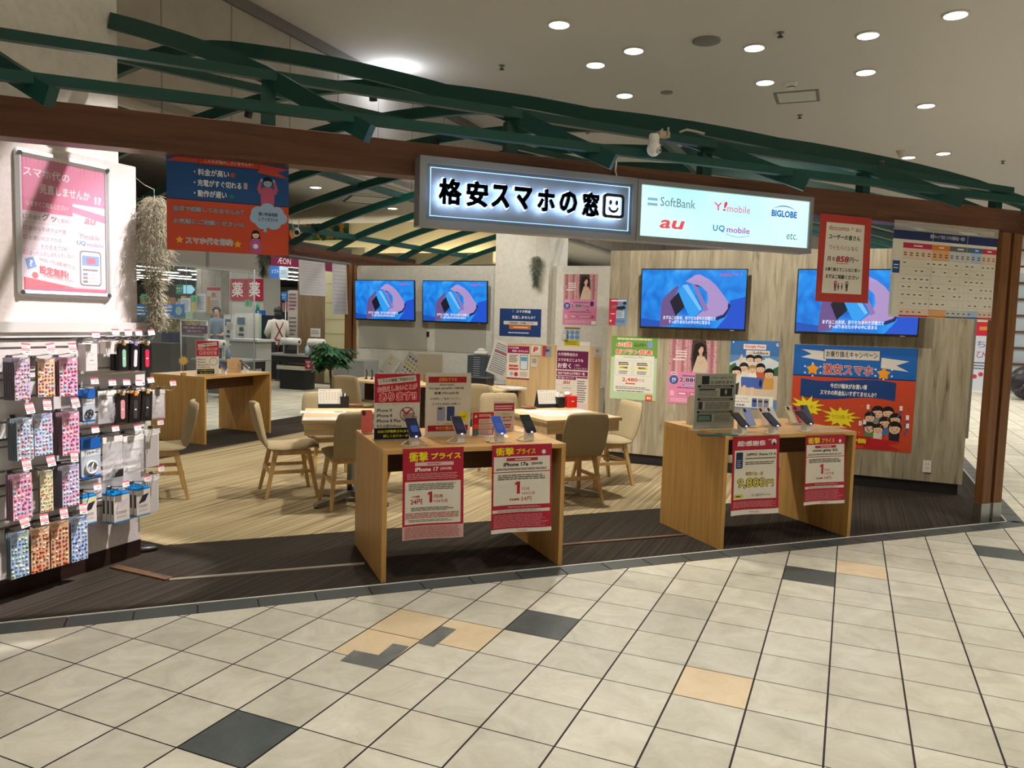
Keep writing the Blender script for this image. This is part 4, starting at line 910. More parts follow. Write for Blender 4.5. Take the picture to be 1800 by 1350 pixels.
def f_pixel(s):
    s.r(.05, .055, .90, .15, 'b01c34'); s.t('店頭おすすめ', .28, .07, .68, .13, 'f0a828', .03); s.t('MNPの方向け', .30, .17, .63, .20, INK, .03); s.t('Google pixel9a 128GB', .06, .22, .84, .265, INK, .02); s.t('実質1円×24か月', .18, .295, .72, .34, INK, .03)
    s.t('お気軽にご相談ください。', .10, .385, .78, .425, INK, .01); s.t('スマホも本体もお得に!!', .13, .47, .76, .51, INK, .02); s.phone(.25, .53, .43, .76, '9a9cb8', None); s.r(.28, .55, .36, .575, '2a2c3c'); s.phone(.47, .53, .64, .76, '23263a', '39487c')
    s.t('SoftBank', .38, .79, .60, .82, '8a8884'); s.r(.24, .79, .30, .80, '8a8884'); s.r(.05, .83, .95, .925, 'b01c34'); s.t('今だけ超お買い得', .22, .845, .82, .905, 'f0c040', .02); s.star(.84, .70, .15, YEL, 12, .6, 0, 1, .3); s.lines(.76, .68, .92, .73, 2, '8a7a10', .5, 3)
def f_red(s):
    s.r(0, 0, 1, 1, 'c8242c'); s.lines(.30, .08, .88, .2, 2, 'f0e0d8', .5, 3, .1); s.star(.15, .18, .09, 'f0e0d8')
    for k, c in enumerate(('c02030', 'd86040', '3a8a88')): s.r(.04, .29+k*.235, .28, .49+k*.235, c); s.r(.30, .29+k*.235, .95, .49+k*.235, 'dccabc'); s.lines(.34, .33+k*.235, .9, .46+k*.235, 3, 'b06a60', .5, k)
def f_codes(s):
    s.r(.02, .06, .98, .32, 'b01c44'); s.lines(.06, .12, .94, .28, 2, 'e8c4cc', .6, 4, .1); s.t('アドレス', .40, .40, .80, .47, INK, .02); s.t('引継ぎ可能', .34, .51, .90, .58, 'b02038', .03); s.ring(.2, .48, .13, '8a8480', .12); s.lines(.06, .62, .94, .68, 2, '4a4640', .6, 4); s.r(.04, .70, .96, .98, 'e6c8c8'); s.lines(.5, .76, .92, .92, 2, 'b02038', .6, 5)
def ph(px, z): return Zp(*px, z)
z1 = C1[2]; z2 = C2[2]
def holder_px(lab, bl, br, tl, z, fill, d=.09):
    a, b_ = Zp(*bl, z), Zp(*br, z); yy = (a.y+b_.y)/2; top = Yp(*tl, yy)
    return holder(lab, (a.x, yy, z), b_.x-a.x, top.z-z, fill, 0, d)
holder_px('tall red and white sign in a clear stand at left of the front counter', (657, 774), (737, 772), (657, 657), z1, f_iphone)
holder_px('tall white phone offer sign with yellow burst in a clear stand on the front counter', (747, 768), (826, 766), (747, 656), z1, f_pixel)
holder_px('small red plan card in a clear stand on the front counter', (831, 767), (866, 765), (830, 725), z1, f_red, .06)
holder_px('small white and crimson mail card in a clear stand behind the red plan card', (868, 759), (902, 757), (866, 706), z1, f_codes, .06)
def f_moto(s):
    s.r(0, 0, 1, 1, '9a9c90'); s.r(0, .93, 1, 1, 'a8aa9e')
    s.r(.16, .04, .34, .19, '1c2028'); s.t('moto g66y 5G', .38, .05, .92, .095, INK, .01); s.t('ココがスゴイ!', .36, .125, .94, .18, INK, .05)
    for v in (.205, .44, .67): s.r(.07, v, .95, v+.04, '16181a'); s.lines(.14, v+.01, .88, v+.03, 1, '9a9c92', .8, 3, .05)
    for v0, v1 in ((.255, .425), (.49, .655), (.725, .875)): s.frame(.07, v0, .95, v1, '26282a', .006)
    s.r(.62, .265, .92, .41, '1e2022'); s.c(.76, .33, .03, '8a8c80', .05); s.r(.1, .27, .5, .30, INK); s.lines(.1, .31, .58, .41, 4, '3a3c38', .4, 3, .1)
    s.r(.10, .505, .20, .64, '2a2c2e'); s.lines(.26, .51, .9, .64, 5, '2e302c', .5, 8, .1); s.r(.09, .735, .44, .86, '2c4c44'); s.lines(.12, .76, .4, .84, 3, '8aa49c', .5); s.lines(.5, .74, .92, .86, 5, '2e302c', .4, 5, .05); s.t('Y!mobile', .42, .95, .6, .98, '8a4a50')
holder_px('tall grey info stand on the counter by the post', (1226, 758), (1281, 752), (1231, 657), z2, f_moto)
# back of another stand behind it
a = Zp(1206, 746, z2); t = thing('sign_holder', 'blank white back of a tilted stand left of the grey info stand', 'sign', (a.x, a.y, z2), .1)
s = Sheet(.155, .21, 'd4cab8', .002); s.mb.build('printed_sheet', t, (.0, 0, .21)); b = MB(); b.rbox((0, -.03, 0), (.155, .05, .004), M['clear'], .001); b.build('foot', t)

# ---------------------------------------------------------------- phones
def rr_pts(w_, h_, r, n=5):
    P = []
    for cx, cy, a0 in ((w_/2-r, -h_/2+r, -PI/2), (w_/2-r, h_/2-r, 0), (-w_/2+r, h_/2-r, PI/2), (-w_/2+r, -h_/2+r, PI)):
        for i in range(n+1): a = a0+PI/2*i/n; P.append((cx+r*math.cos(a), cy+r*math.sin(a)))
    return P
def phone_parts(t, body, scr, face='screen', th=.008, w_=.072, h_=.148, em=.35, cams=2, tint=None):
    """lies in local x,y with its face towards +z; origin at its middle of the bottom edge"""
    P = [(x, y+h_/2) for x, y in rr_pts(w_, h_, .010)]
    b = MB(); b.prism(P, 0, th, mat(body, .35, .2 if face == 'screen' else 0, coat=.3)); b.build('phone_body', t)
    if face == 'screen':
        Q_ = [(x*.95, (y)*.97+h_/2) for x, y in rr_pts(w_, h_, .009)]
        b = MB(); b.prism(Q_, th, th+.0006, emat(scr, em, 'phone_screen')); 
        if tint: b.prism([(x*.6+.004, y*.35+h_*.42) for x, y in rr_pts(w_, h_, .02)], th+.0006, th+.0009, emat(tint, em, 'phone_picture'))
        b.build('screen', t)
    else:
        b = MB(); b.prism([(x*.30-.018, y*.20+h_*.86) for x, y in rr_pts(w_, h_, .02)], th, th+.0015, mat((40, 44, 54), .2)); b.build('camera_bump', t)
def demo_phone(px, z, rz, body, scr, lab, plab, tint=None, tilt=48, puck=True):
    p = Zp(*px, z)
    t = thing('phone_stand', plab, 'stand', (p.x, p.y, z), rz, 'white security stands under the demo phones')
    b = MB(); b.add([(-.026, -.026, 0), (.026, -.026, 0), (.026, .026, 0), (-.026, .026, 0), (-.022, -.018, .052), (.022, -.018, .052), (.022, .035, .098), (-.022, .035, .098)],
                    [(0, 3, 2, 1), (4, 5, 6, 7), (0, 1, 5, 4), (1, 2, 6, 5), (2, 3, 7, 6), (3, 0, 4, 7)], M['plastic']); bevel(b.build('stand_body', t), .004, 3)
    b = MB(); r_ = random.Random(int(px[0])); b.tube([(-.02, .028, .03), (-.05, .045, .012), (-.075, .02, .005), (-.07, -.03, .005), (-.045, -.045, .005), (-.02, -.035, .008)], .0042, M['plastic'], 8)
    b.tube([(.022, .0, .03), (.05, -.01, .006), (.075, -.03, .0055), (.055, -.055, .005)], .0026, M['clear'], 6); b.build('cable', t)
    q = thing('smartphone', lab, 'phone', t.matrix_basis@Vector((0, -.03, .052)), 0, 'demo phones on white stands'); q.rotation_euler = (math.radians(tilt-7), 0, rz)
    phone_parts(q, body, scr, tint=tint)
    b = MB(); b.box((-.006, -.004, .006), (.006, .004, .012), glow((180, 170, 255), 2.5)); b.build('status_light', q)
    return q
D_ = math.radians(4)
demo_phone((728, 783), z1, D_, (40, 56, 110), (16, 28, 70), 'blue demo phone with glowing rings, left end of the front counter', 'white phone stand at the left of the front counter', (60, 110, 200))
demo_phone((808, 778), z1, D_, (190, 184, 180), (30, 24, 52), 'dark purple demo phone beside the yellow burst on the front counter', 'white phone stand below the yellow burst sign', (64, 48, 96))
demo_phone((878, 777), z1, D_, (196, 200, 214), (70, 110, 220), 'bright blue demo phone before the crimson mail card', 'white phone stand before the crimson mail card', (90, 130, 230))
demo_phone((930, 774), z1, D_, (40, 40, 44), (22, 30, 36), 'black demo phone at the right end of the front counter', 'white phone stand at the right end of the front counter', (40, 56, 60))
demo_phone((1305, 763), z2, D_, (20, 28, 44), (12, 22, 40), 'navy demo phone nearest the grey info stand', 'white phone stand nearest the grey info stand', None, 40)
demo_phone((1360, 762), z2, D_, (30, 44, 74), (18, 34, 66), 'dark blue demo phone in the middle of the counter by the post', 'white phone stand in the middle of the counter by the post', (28, 48, 84), 40)
demo_phone((1418, 758), z2, D_, (60, 40, 66), (30, 22, 46), 'plum demo phone at the right end of the counter by the post', 'white phone stand beside the yellow leaflet', None, 40)
for (px, c, lab) in (((1322, 752), (146, 164, 222), 'lilac dummy phone showing its back behind the navy phone'), ((1350, 751), (226, 196, 190), 'pink dummy phone showing its back'), ((1364, 750), (222, 224, 232), 'white dummy phone showing its back'),
                     ((1398, 747), (226, 214, 178), 'cream dummy phone showing its back'), ((1411, 747), (196, 24, 70), 'crimson dummy phone showing its back'), ((1424, 745), (30, 40, 84), 'navy dummy phone at the right end of the dummy row')):
    p = Zp(*px, z2); t = thing('smartphone', lab, 'phone', (p.x, p.y, z2+.014), 0, 'dummy phones leaning in a row'); t.rotation_euler = (math.radians(54), 0, .05); phone_parts(t, c, c, 'back')
    r0 = thing('phone_rest', 'clear rest under the '+lab.split(' showing')[0].split(' at the')[0], 'stand', (p.x, p.y, z2), .05, 'clear rests of the dummy phones')
    b = MB(); b.rbox((-.04, -.02, 0), (.04, .07, .006), M['clear'], .002); b.build('base', r0); b = MB(); b.box((-.03, .042, .006), (.03, .047, .07), M['clear']); b.build('back_support', r0)
p = Zp(645, 762, z1); t = thing('smartphone', 'coral dummy phone standing at the left edge of the front counter', 'phone', (p.x, p.y, z1+.004), 0); t.rotation_euler = (math.radians(80), 0, 0); phone_parts(t, (232, 104, 100), (0, 0, 0), 'back')
b = MB(); b.rbox((-.045, -.04, 0), (.045, .03, .004), M['clear'], .001); solo('phone_rest', b, 'clear rest under the coral dummy phone', 'stand', (p.x, p.y, z1))
for px, lab in (((1264, 766), 'dark green flat phone lying on the counter front'), ((1296, 765), 'teal flat phone lying beside a stand')):
    p = Zp(*px, z2); t = thing('smartphone', lab, 'phone', (p.x, p.y-.0, z2), 1.35 if px[0] < 1280 else 1.2); phone_parts(t, (24, 62, 58) if px[0] < 1280 else (48, 110, 100), (20, 60, 56), 'back')
def leaflet(lab, px, z, w_, h_, rz, c='d8d2c8', fn=None, n='leaflet'):
    p = Zp(*px, z); s = Sheet(w_, h_, c, .0012, step=.0002)
    (fn or (lambda q: q.lines(.08, .1, .9, .9, 6, '9a9aa0', .3, int(px[0]))))(s)
    o = s.done(n, lab, 'leaflet', (p.x, p.y, z+.0014), 0, 'leaflets lying on counters and tables'); o.rotation_euler = (-PI/2, 0, rz); return o
leaflet('white leaflet fan beneath the red plan card', (838, 764), z1, .20, .12, -.25)
leaflet('pale pink leaflet between the small cards and the black phone', (905, 756), z1, .12, .10, .1, 'e0c0c0')
leaflet('yellow leaflet at the right corner of the counter by the post', (1430, 748), z2, .22, .09, -.35, 'e6cc3c')

# ================================================================ chairs
def shell(prof, hw, th, hollow, m, n=9):
    mb = MB(); K = len(prof); V = []
    for side in (0, 1):
        for i, (y, z) in enumerate(prof):
            y0, z0 = prof[max(i-1, 0)]; y1, z1 = prof[min(i+1, K-1)]; L_ = math.hypot(y1-y0, z1-z0) or 1
            ny, nz = -(z1-z0)/L_, (y1-y0)/L_
            w_ = hw[i]
            for j in range(n):
                u = -1+2*j/(n-1); edge = 1-abs(u)**6*.75; off = (th/2*edge)*(1 if side == 0 else -1)
                if i in (0, K-1): off *= .3
                h_ = hollow[i]*u*u
                V.append((u*w_, y+ny*(off+h_), z+nz*(off+h_)))
    F = []; q = K*n
    for i in range(K-1):
        for j in range(n-1):
            a = i*n+j; F.append((a, a+1, a+n+1, a+n)); F.append((q+a, q+a+n, q+a+n+1, q+a+1))
    for i in range(K-1):
        F.append((i*n, i*n+n, q+i*n+n, q+i*n)); a = i*n+n-1; F.append((a, q+a, q+a+n, a+n))
    for j in range(n-1): F.append((j, q+j, q+j+1, j+1)); a = (K-1)*n+j; F.append((a, a+1, q+a+1, q+a))
    mb.add(V, F, m, True); return mb
def make_chair():
    t = thing('chair', 'x', 'chair', (0, 0, 0))
    seat = [(.225, .405), (.215, .420), (.18, .432), (.06, .425), (-.08, .42), (-.17, .425), (-.20, .44)]
    o = shell(seat, [.17, .195, .21, .215, .212, .205, .20], .045, [0, 0, 0, .012, .014, .014, .012], M['fabric']).build('seat', t)
    back = [(-.185, .415), (-.205, .46), (-.222, .54), (-.24, .64), (-.258, .73), (-.268, .775), (-.272, .79)]
    shell(back, [.195, .20, .207, .208, .20, .185, .165], .042, [.012, .016, .03, .036, .036, .034, .032], M['fabric']).build('backrest', t)
    for x in (-1, 1):
        for (y0, y1) in ((.13, .205), (-.13, -.215)):
            b = MB(); b.bar((x*.165, y0, .40), (x*.215, y1, 0), .034, .038, M['leg'], None, .024, .026); b.build('leg', t)
        b = MB(); b.bar((x*.165, .13, .378), (x*.165, -.13, .378), .022, .04, M['leg']); b.build('side_rail', t)
        b = MB(); b.bar((x*.19, .165, .22), (x*.192, -.172, .22), .018, .03, M['leg']); b.build('side_rail', t)
    for p_, q_, w_, h_ in (((-.165, .12, .378), (.165, .12, .378), .022, .04), ((-.165, -.12, .378), (.165, -.12, .378), .022, .04), ((-.195, -.18, .22), (.195, -.18, .22), .018, .03)):
        b = MB(); b.bar(p_, q_, w_, h_, M['leg']); b.build('cross_rail', t)
    return t
ch0 = make_chair()
for i, (x, y, rz, lab) in enumerate([
    (-.30, 7.0, PI/2+.08, 'beige chair half hidden by the left display wall, facing left'),
    (.73, 6.85, -PI/2+.05, 'beige chair seen from its side at the left end of the left table'),
    (1.17, 6.32, .06, 'beige chair with its back to us at the left table, beside the front counter'),
    (1.17, 7.40, PI+.12, 'beige chair at the far side of the left table behind the desk calendar'),
    (1.84, 6.78, PI/2+.25, 'beige chair at the right of the left table, behind the tall signs'),
    (2.97, 5.985, .03, 'beige chair with its back to us at the right table'),
    (3.60, 6.55, PI/2+.05, 'beige chair at the right end of the right table near the oak wall'),
    (2.83, 7.13, PI-.1, 'beige chair at the far side of the right table before the low partition'),
    (1.90, 9.88, -PI/4, 'beige chair with its back to us at the rear desk beside the potted plant'),
    (3.18, 8.62, -PI/4, 'beige chair with its back to us at the rear desk, nearest the low partition'),
    ]):
    o = ch0 if i == 0 else copy_tree(ch0); o.location = (x, y, .003); o.rotation_euler = (0, 0, rz); o['label'] = lab; o['group'] = 'beige chairs with ash legs'

# ================================================================ tables
def make_table(lab, loc, rz):
    t = thing('table', lab, 'table', loc, rz, 'small square tables with steel pedestal'); h = .72
    b = MB(); b.box((-.385, -.40, h-.03), (.385, .40, h), M['ash']); bevel(b.build('table_top', t), .003)
    b = MB()
    for lo, hi in (((-.365, -.38, h-.12), (.365, -.36, h-.03)), ((-.365, .36, h-.12), (.365, .38, h-.03)), ((-.365, -.36, h-.12), (-.345, .36, h-.03)), ((.345, -.36, h-.12), (.365, .36, h-.03))): b.box(lo, hi, M['ash'])
    b.build('apron', t)
    b = MB(); b.cyl(.035, .07, h-.03, M['steel'], 20); b.box((-.2, -.03, h-.045), (.2, .03, h-.03), M['dark']); b.build('pedestal', t)
    for k in range(4):
        b = MB(); a = PI/4+k*PI/2; d = Vector((math.cos(a), math.sin(a), 0)); b.bar(d*.02+Vector((0, 0, .062)), d*.40+Vector((0, 0, .022)), .06, .05, M['steel'], None, .04, .024); b.cyl(.018, 0, .014, M['black'], 10, Matrix.Translation(d*.385)); b.build('foot', t)
    return t
TA = (1.19, 6.46, .003); TB = (2.985, 6.235, .003)
make_table('pale square table left of centre, behind the front counter', TA, -.16); make_table('pale square table by the oak wall, right of the front counter', TB, .13)
def desk_calendar(lab, px, rz):
    p = Zp(*px, .723); t = thing('desk_calendar', lab, 'calendar', (p.x, p.y, .723), rz, 'desk calendars')
    b = MB(); b.xz([(0, 0), (.20, 0), (.20, .03), (0, .03)], -.055, -.053, M['black']); b.add([(0, -.055, .0), (.20, -.055, .0), (.20, .0, .165), (0, .0, .165), (0, .055, 0), (.20, .055, 0)], [(0, 1, 2, 3), (5, 4, 3, 2), (0, 3, 4), (1, 5, 2)], M['black']); b.build('stand', t)
    s = Sheet(.20, .155, 'dcd8ce', .0008, step=.0003); s.r(0, .86, 1, 1, '24407c'); s.t('7', .46, .05, .51, .14, '3a3a40'); s.lines(.1, .07, .35, .12, 1, '8a8680')
    for i in range(6): s.r(.06, .2+.12*i, .94, .204+.12*i, 'b0aca4')
    for i in range(8): s.r(.06+.125*i, .2, .063+.125*i, .8, 'b0aca4')
    for i in range(30): s.r(.08+.125*(i % 7), .23+.12*(i//7), .12+.125*(i % 7), .26+.12*(i//7), '7a7674')
    o = s.mb.build('month_sheet', t, (0, -.003, .163)); o.rotation_euler = (-math.radians(18), 0, 0)
def pen_cup(lab, px, seed):
    p = Zp(*px, .723); t = thing('pen_cup', lab, 'pen holder', (p.x, p.y, .723), .1, 'pen holders'); r_ = random.Random(seed)
    b = MB()
    for lo, hi in (((-.037, -.037, 0), (.037, .037, .004)), ((-.037, -.037, .004), (-.033, .037, .10)), ((.033, -.037, .004), (.037, .037, .10)), ((-.033, -.037, .004), (.033, -.033, .10)), ((-.033, .033, .004), (.033, .037, .10))): b.box(lo, hi, M['black'])
    b.build('cup', t)
    for k in range(6):
        b = MB(); x, y = r_.uniform(-.02, .02), r_.uniform(-.02, .02); b.tube([(x, y, .006), (x*1.4, y*1.4, r_.uniform(.12, .15))], .004, mat(r_.choice([(200, 60, 50), (30, 40, 90), (220, 216, 206), (20, 20, 24), (230, 226, 220)]), .4), 8); b.build('pen', t)
desk_calendar('desk calendar with blue foot on the left table', (559, 716), -.1); desk_calendar('desk calendar with blue foot on the right table', (943, 716), .05)
pen_cup('black pen holder beside the calendar on the left table', (604, 716), 3); pen_cup('black pen holder beside the red box on the right table', (983, 716), 4)
def coin_tray(lab, px):
    p = Zp(*px, .723); b = MB(); b.lathe([(.045, 0), (.07, .006), (.075, .016), (.068, .016), (.062, .008), (.0, .007)], grain('tray_wood', (96, 58, 34), (116, 72, 44), (130, 84, 54), sc=6), 20, None, True, False); solo('coin_tray', b, lab, 'tray', (p.x, p.y, .723))
coin_tray('round brown tray beside the pen holder on the left table', (625, 714)); coin_tray('dark round tray left of the calendar on the right table', (929, 718))
leaflet('price list in a clear sleeve at the left edge of the left table', (530, 722), .723, .26, .18, -.2, 'd4d4d2'); leaflet('second price list nearer the front of the left table', (533, 734), .723, .28, .16, -.12, 'd8d8d6'); leaflet('leaflet with dark rows near the tray on the left table', (585, 723), .723, .30, .17, -.15, 'd6d0c6', lambda s: [s.r(.05+.3*k, .15, .28+.3*k, .45, c) for k, c in enumerate(('4a4a50', '5a4a48', '3a3e4a'))])
leaflet('large sheet on the left half of the right table', (912, 722), .723, .30, .22, .1, 'd0d4d8'); leaflet('price list near the front of the right table', (938, 728), .723, .28, .2, .15, 'd8d6d0'); leaflet('printed list beside the red box on the right table', (968, 722), .723, .3, .2, .1, 'd6d2c8')
b = MB(); p = Zp(1003, 716, .723); t = thing('tissue_box', 'small bright red box with white top on the right table', 'box', (p.x, p.y, .723), .05)
b.rbox((-.05, -.035, 0), (.05, .035, .11), mat((214, 34, 26), .45), .004); b.build('body', t); b = MB(); b.box((-.012, -.0356, .055), (.016, -.035, .066), mat('e8d0cc')); b.build('label_print', t)
b = MB(); b.ball((-.03, .02, .125), .03, M['white'], 12, 8, (1.2, 1, .8)); b.build('white_top', t)

# ================================================================ rear desk, low partition and office things
BRN = grain('dark_brown_panel', (52, 30, 24), (62, 38, 30), (72, 44, 36), (1, 14, 14), rough=.45, sc=2)
t = thing('reception_desk', 'long rear desk with dark brown front and pale top before the screens', 'desk', (0, 0, 0))
b = MB(); gsbox(b, 5.12, 8.3, 11.64, 12.55, .695, .72, M['ash']); bevel(b.build('desk_top', t), .002)
b = MB(); gsbox(b, 5.2, 8.2, 12.3, 12.34, .02, .695, BRN); b.build('front_panel', t)
for g in (5.2, 6.6, 8.16): b = MB(); gsbox(b, g, g+.04, 12.34, 12.54, 0, .695, BRN); b.build('side_panel', t)
t = thing('low_partition', 'shoulder high pale wood partition with papers beside the oak wall', 'partition', (0, 0, 0))
LP = grain('pale_wood_partition', (186, 156, 112), (196, 166, 122), (206, 176, 132), (14, 14, .8), rough=.5, sc=2)
a_, c_ = Sp(891, 610, 12.6), Sp(1056, 610, 12.6)
b = MB(); gsbox(b, c_.y-c_.x, a_.y-a_.x, 12.6, 12.66, 0, 1.245, LP); b.build('front_board', t)
b = MB(); gsbox(b, a_.y-a_.x-.06, a_.y-a_.x, 12.66, 13.6, 0, 1.12, M['white']); b.build('side_board', t)
fL = lambda x, y: Sp(x, y, 12.6)
a, rz, w_, h_ = onwall(quad((892, 606), (932, 607), (891, 665), fL)); s = Sheet(w_, h_, 'd6cfc4'); s.r(.02, .02, .98, .24, MAG); s.t('スマホ代を', .06, .05, .52, .11, 'eee4ea', .03); s.t('見直しませんか?!', .22, .14, .92, .20, 'eee4ea', .03); s.phone(.58, .28, .93, .72, '2a2c34', 'c8d0d8'); s.r(.62, .34, .89, .46, '5a90c0'); s.lines(.1, .28, .52, .52, 5, '3a3636', .45, 3); s.lines(.1, .57, .52, .75, 2, 'b82840', .7, 6, .05); s.c(.22, .85, .08, '98a8b0'); s.c(.42, .86, .09, 'b02838'); s.lines(.58, .78, .94, .92, 4, '6a5a58', .4, 7); s.r(.0, .965, 1, 1, MAG)
s.done('paper_notice', 'maroon headed phone bill notice on the low partition', 'notice', a, rz)
a, rz, w_, h_ = onwall(quad((979, 607), (1037, 608), (977, 716), fL)); s = Sheet(w_, h_, 'd8d0c6'); s.r(.02, .08, .97, .38, '6c1c4c'); s.t('大手携帯会社の', .05, .11, .65, .165, 'e8dce4', .02); s.t('スマホをどこよりも', .05, .20, .82, .25, 'e8dce4', .03); s.t('お安く', .04, .275, .46, .36, 'f0e6ec', .03); s.t('ご提供', .55, .29, .72, .32, 'e8dce4'); s.t('しております。', .55, .34, .95, .37, 'e8dce4')
s.r(.02, .40, .97, .475, '7c2050'); s.t('当店で出来るお手続き一覧', .06, .415, .88, .46, 'ecdfe6', .02); s.r(.02, .485, .62, .54, '7c2050'); s.t('取り扱いキャリア', .06, .495, .56, .53, 'ecdfe6', .02); s.r(.64, .485, .97, .51, '7c2050'); s.t('au', .22, .56, .42, .61, 'b85028', .03, .3); s.t('SoftBank', .20, .655, .5, .69, '8a8884'); s.t('Y!mobile', .14, .735, .52, .79, 'b03040'); s.t('UQ mobile', .14, .84, .54, .88, 'a0407c')
for v in (.63, .71, .81, .9): s.r(.02, v, .6, v+.004, 'b8b0a8')
s.lines(.66, .54, .94, .9, 10, '5a4a50', .4, 5); s.r(.64, .91, .97, 1, 'd8b8c0'); s.done('paper_notice', 'tall maroon list of services at the right of the low partition', 'notice', a, rz)
a, rz, w_, h_ = onwall(quad((934, 607), (951, 607), (934, 624), fL)); s = Sheet(w_, h_, 'd8d0c8'); s.poly([(.28, .15), (.66, .15), (.74, .3), (.60, .5), (.42, .5), (.38, .68), (.22, .68)], 'c82a30'); s.poly([(.45, .26), (.58, .26), (.56, .38), (.43, .38)], 'd8d0c8'); s.t('PayPay', .12, .78, .88, .92, '8a8680'); s.done('paper_notice', 'small white card with red P on the low partition', 'notice', a, rz)
a, rz, w_, h_ = onwall(quad((934, 628), (945, 628), (934, 645), fL)); s = Sheet(w_, h_, 'c4c0b8'); s.lines(.15, .1, .85, .6, 4, '4a4846', .5); s.done('paper_notice', 'tiny grey card under the white card with red P', 'notice', a, rz)
a, rz, w_, h_ = onwall(quad((954, 608), (969, 609), (953, 626), fL)); s = Sheet(w_, h_, '8a98ac'); s.poly([(0, 0), (.5, 0), (.35, 1), (0, 1)], 'b03848'); s.r(.3, .3, .8, .55, '4a5464'); s.done('paper_notice', 'small red and blue flyer on the low partition', 'notice', a, rz)
a, rz, w_, h_ = onwall(quad((1044, 610), (1057, 610), (1044, 627), fL)); s = Sheet(w_, h_, 'd4d2cc'); s.ring(.5, .4, .3, '6a6a70', .15); s.c(.5, .4, .12, '6a6a70'); s.lines(.15, .75, .85, .92, 2, '5a5a60', .4); s.done('paper_notice', 'small card with round emblem at the end of the low partition', 'notice', a, rz)
b = MB(); p = Sp(1028, 602, 12.63); b.box((-.06, -.012, 0), (.06, .012, .05), M['paper']); solo('folded_card', b, 'white folded card on top of the low partition', 'card', (p.x, p.y, 1.245), -PI/4)
def sheet_rot(lab, px, w_, h_, ang, s_, draw, name='wall_sheet'):
    p = Sp(*px, s_); s = Sheet(w_, h_, 'ccc8bc', .002); draw(s)
    n = Vector((-Q, -Q, 0))*.03; o = s.done(name, lab, 'notice', Vector(p)+n, 0); o.rotation_euler = (0, ang, -PI/4); return o
def tbl(s):
    s.frame(.04, .04, .96, .96, '5a5a5e', .02)
    for i in range(4):
        for j in range(5): s.r(.12+.2*i, .12+.16*j, .26+.2*i, .22+.16*j, ['6a6c70', '9a9890', 'b0a040'][(i*3+j) % 3])
sheet_rot('tilted white sheet with yellow squares hung on the back wall', (689, 616), .26, .36, .62, 15, lambda s: (s.lines(.1, .1, .9, .9, 8, '8a8880', .25, 4), s.r(.2, .2, .4, .3, 'b8a848'), s.r(.3, .45, .5, .55, 'b8a848')))
sheet_rot('tilted tabular sheet hung beside the grey divider', (722, 617), .30, .40, -.55+1.1, 15, tbl)
sheet_rot('long tilted list standing at the left of the low partition', (874, 596), .30, .46, .32, 13.6, lambda s: (s.lines(.1, .06, .9, .94, 14, '4a5878', .4, 4, .1), s.r(.1, .3, .9, .34, 'a04050')))
a_, c_ = Sp(735, 612, 12.45), Sp(778, 612, 12.45)
b = MB(); gsbox(b, c_.y-c_.x, a_.y-a_.x, 12.42, 12.46, .72, 1.07, mat((132, 126, 112), .7)); solo('desk_divider', b, 'grey brown desk divider standing on the rear desk', 'divider')
b = MB(); p = Zp(790, 662, .72); b.rbox((-.10, -.08, 0), (.10, .08, .10), grain('kraft', (120, 88, 52), (134, 100, 62), (146, 112, 72), sc=5), .004); solo('cardboard_box', b, 'small brown box right of the desk divider', 'box', (*gs(6.75, 12.3), .72), -PI/4)
b = MB(); gsbox(b, 4.3, 7.6, 14.05, 14.73, 0, .64, mat((186, 184, 178), .5)); solo('back_counter', b, 'low pale cabinet along the back wall under the screens', 'cabinet')
t = thing('letter_cabinet', 'dark multi-drawer letter cabinet on the back cabinet', 'drawers', (*gs(6.82, 14.42), .64), -PI/4)
b = MB(); b.rbox((-.15, -.14, 0), (.15, .14, .37), mat((58, 64, 74), .5), .004); b.build('cabinet_body', t)
for k in range(11): b = MB(); b.box((-.14, -.145, .012+.032*k), (.14, -.138, .036+.032*k), mat((76, 84, 96), .45)); b.box((-.05, -.1455, .02+.032*k), (.05, -.1448, .028+.032*k), mat('a8aab0')); b.build('drawer', t)
b = MB(); b.rbox((-.1, -.06, 0), (.1, .06, .06), M['white'], .02); b.ball((0, 0, .07), .05, M['white'], 12, 6, (1.3, .8, .7)); solo('tissue_pack', b, 'white tissue pack on the letter cabinet', 'tissues', (*gs(6.82, 14.42), 1.01), -PI/4)
b = MB(); b.rbox((-.17, -.12, 0), (.17, .12, .10), mat((20, 22, 32), .4), .006); b.box((-.15, -.121, .03), (.15, -.119, .05), M['dark']); solo('printer', b, 'black receipt printer on the rear desk by the partition', 'printer', (*gs(5.85, 12.25), .72), -PI/4)
for k, g_ in enumerate((5.35, 7.7)):
    s = Sheet(.22, .3, 'd6d4ce', .02, step=.0003); s.lines(.1, .1, .9, .8, 8, 'a0a0a4', .25, k); o = s.done('paper_stack', ['white paper stack at the right end of the rear desk', 'white paper stack at the left end of the rear desk'][k], 'paper', (*gs(g_, 11.95), .742), 0); o.rotation_euler = (-PI/2, 0, .3)
for k in range(2):
    b = MB(); x = .03*k; b.tube([(0, 0, 0), (.01, 0, .06), (.0, 0, .12)], .008, M['black'], 8); b.ball((0, 0, .0), .022, M['black'], 10, 6, (1, 1, .5)); solo('desk_stand', b, ['slim black pen stand on the rear desk, left one', 'slim black pen stand on the rear desk, right one'][k], 'stand', (*gs(8.0-.12*k, 12.05), .73), 0, 'slim pen stands')
b = MB(); b.rbox((-.02, -.01, 0), (.02, .01, .08), M['black'], .003); p = Sp(752, 560, 15); solo('wall_phone', b, 'small black handset fixed to the back wall between the screens', 'handset', Vector(Sp(752, 592, 14.97)), -PI/4)
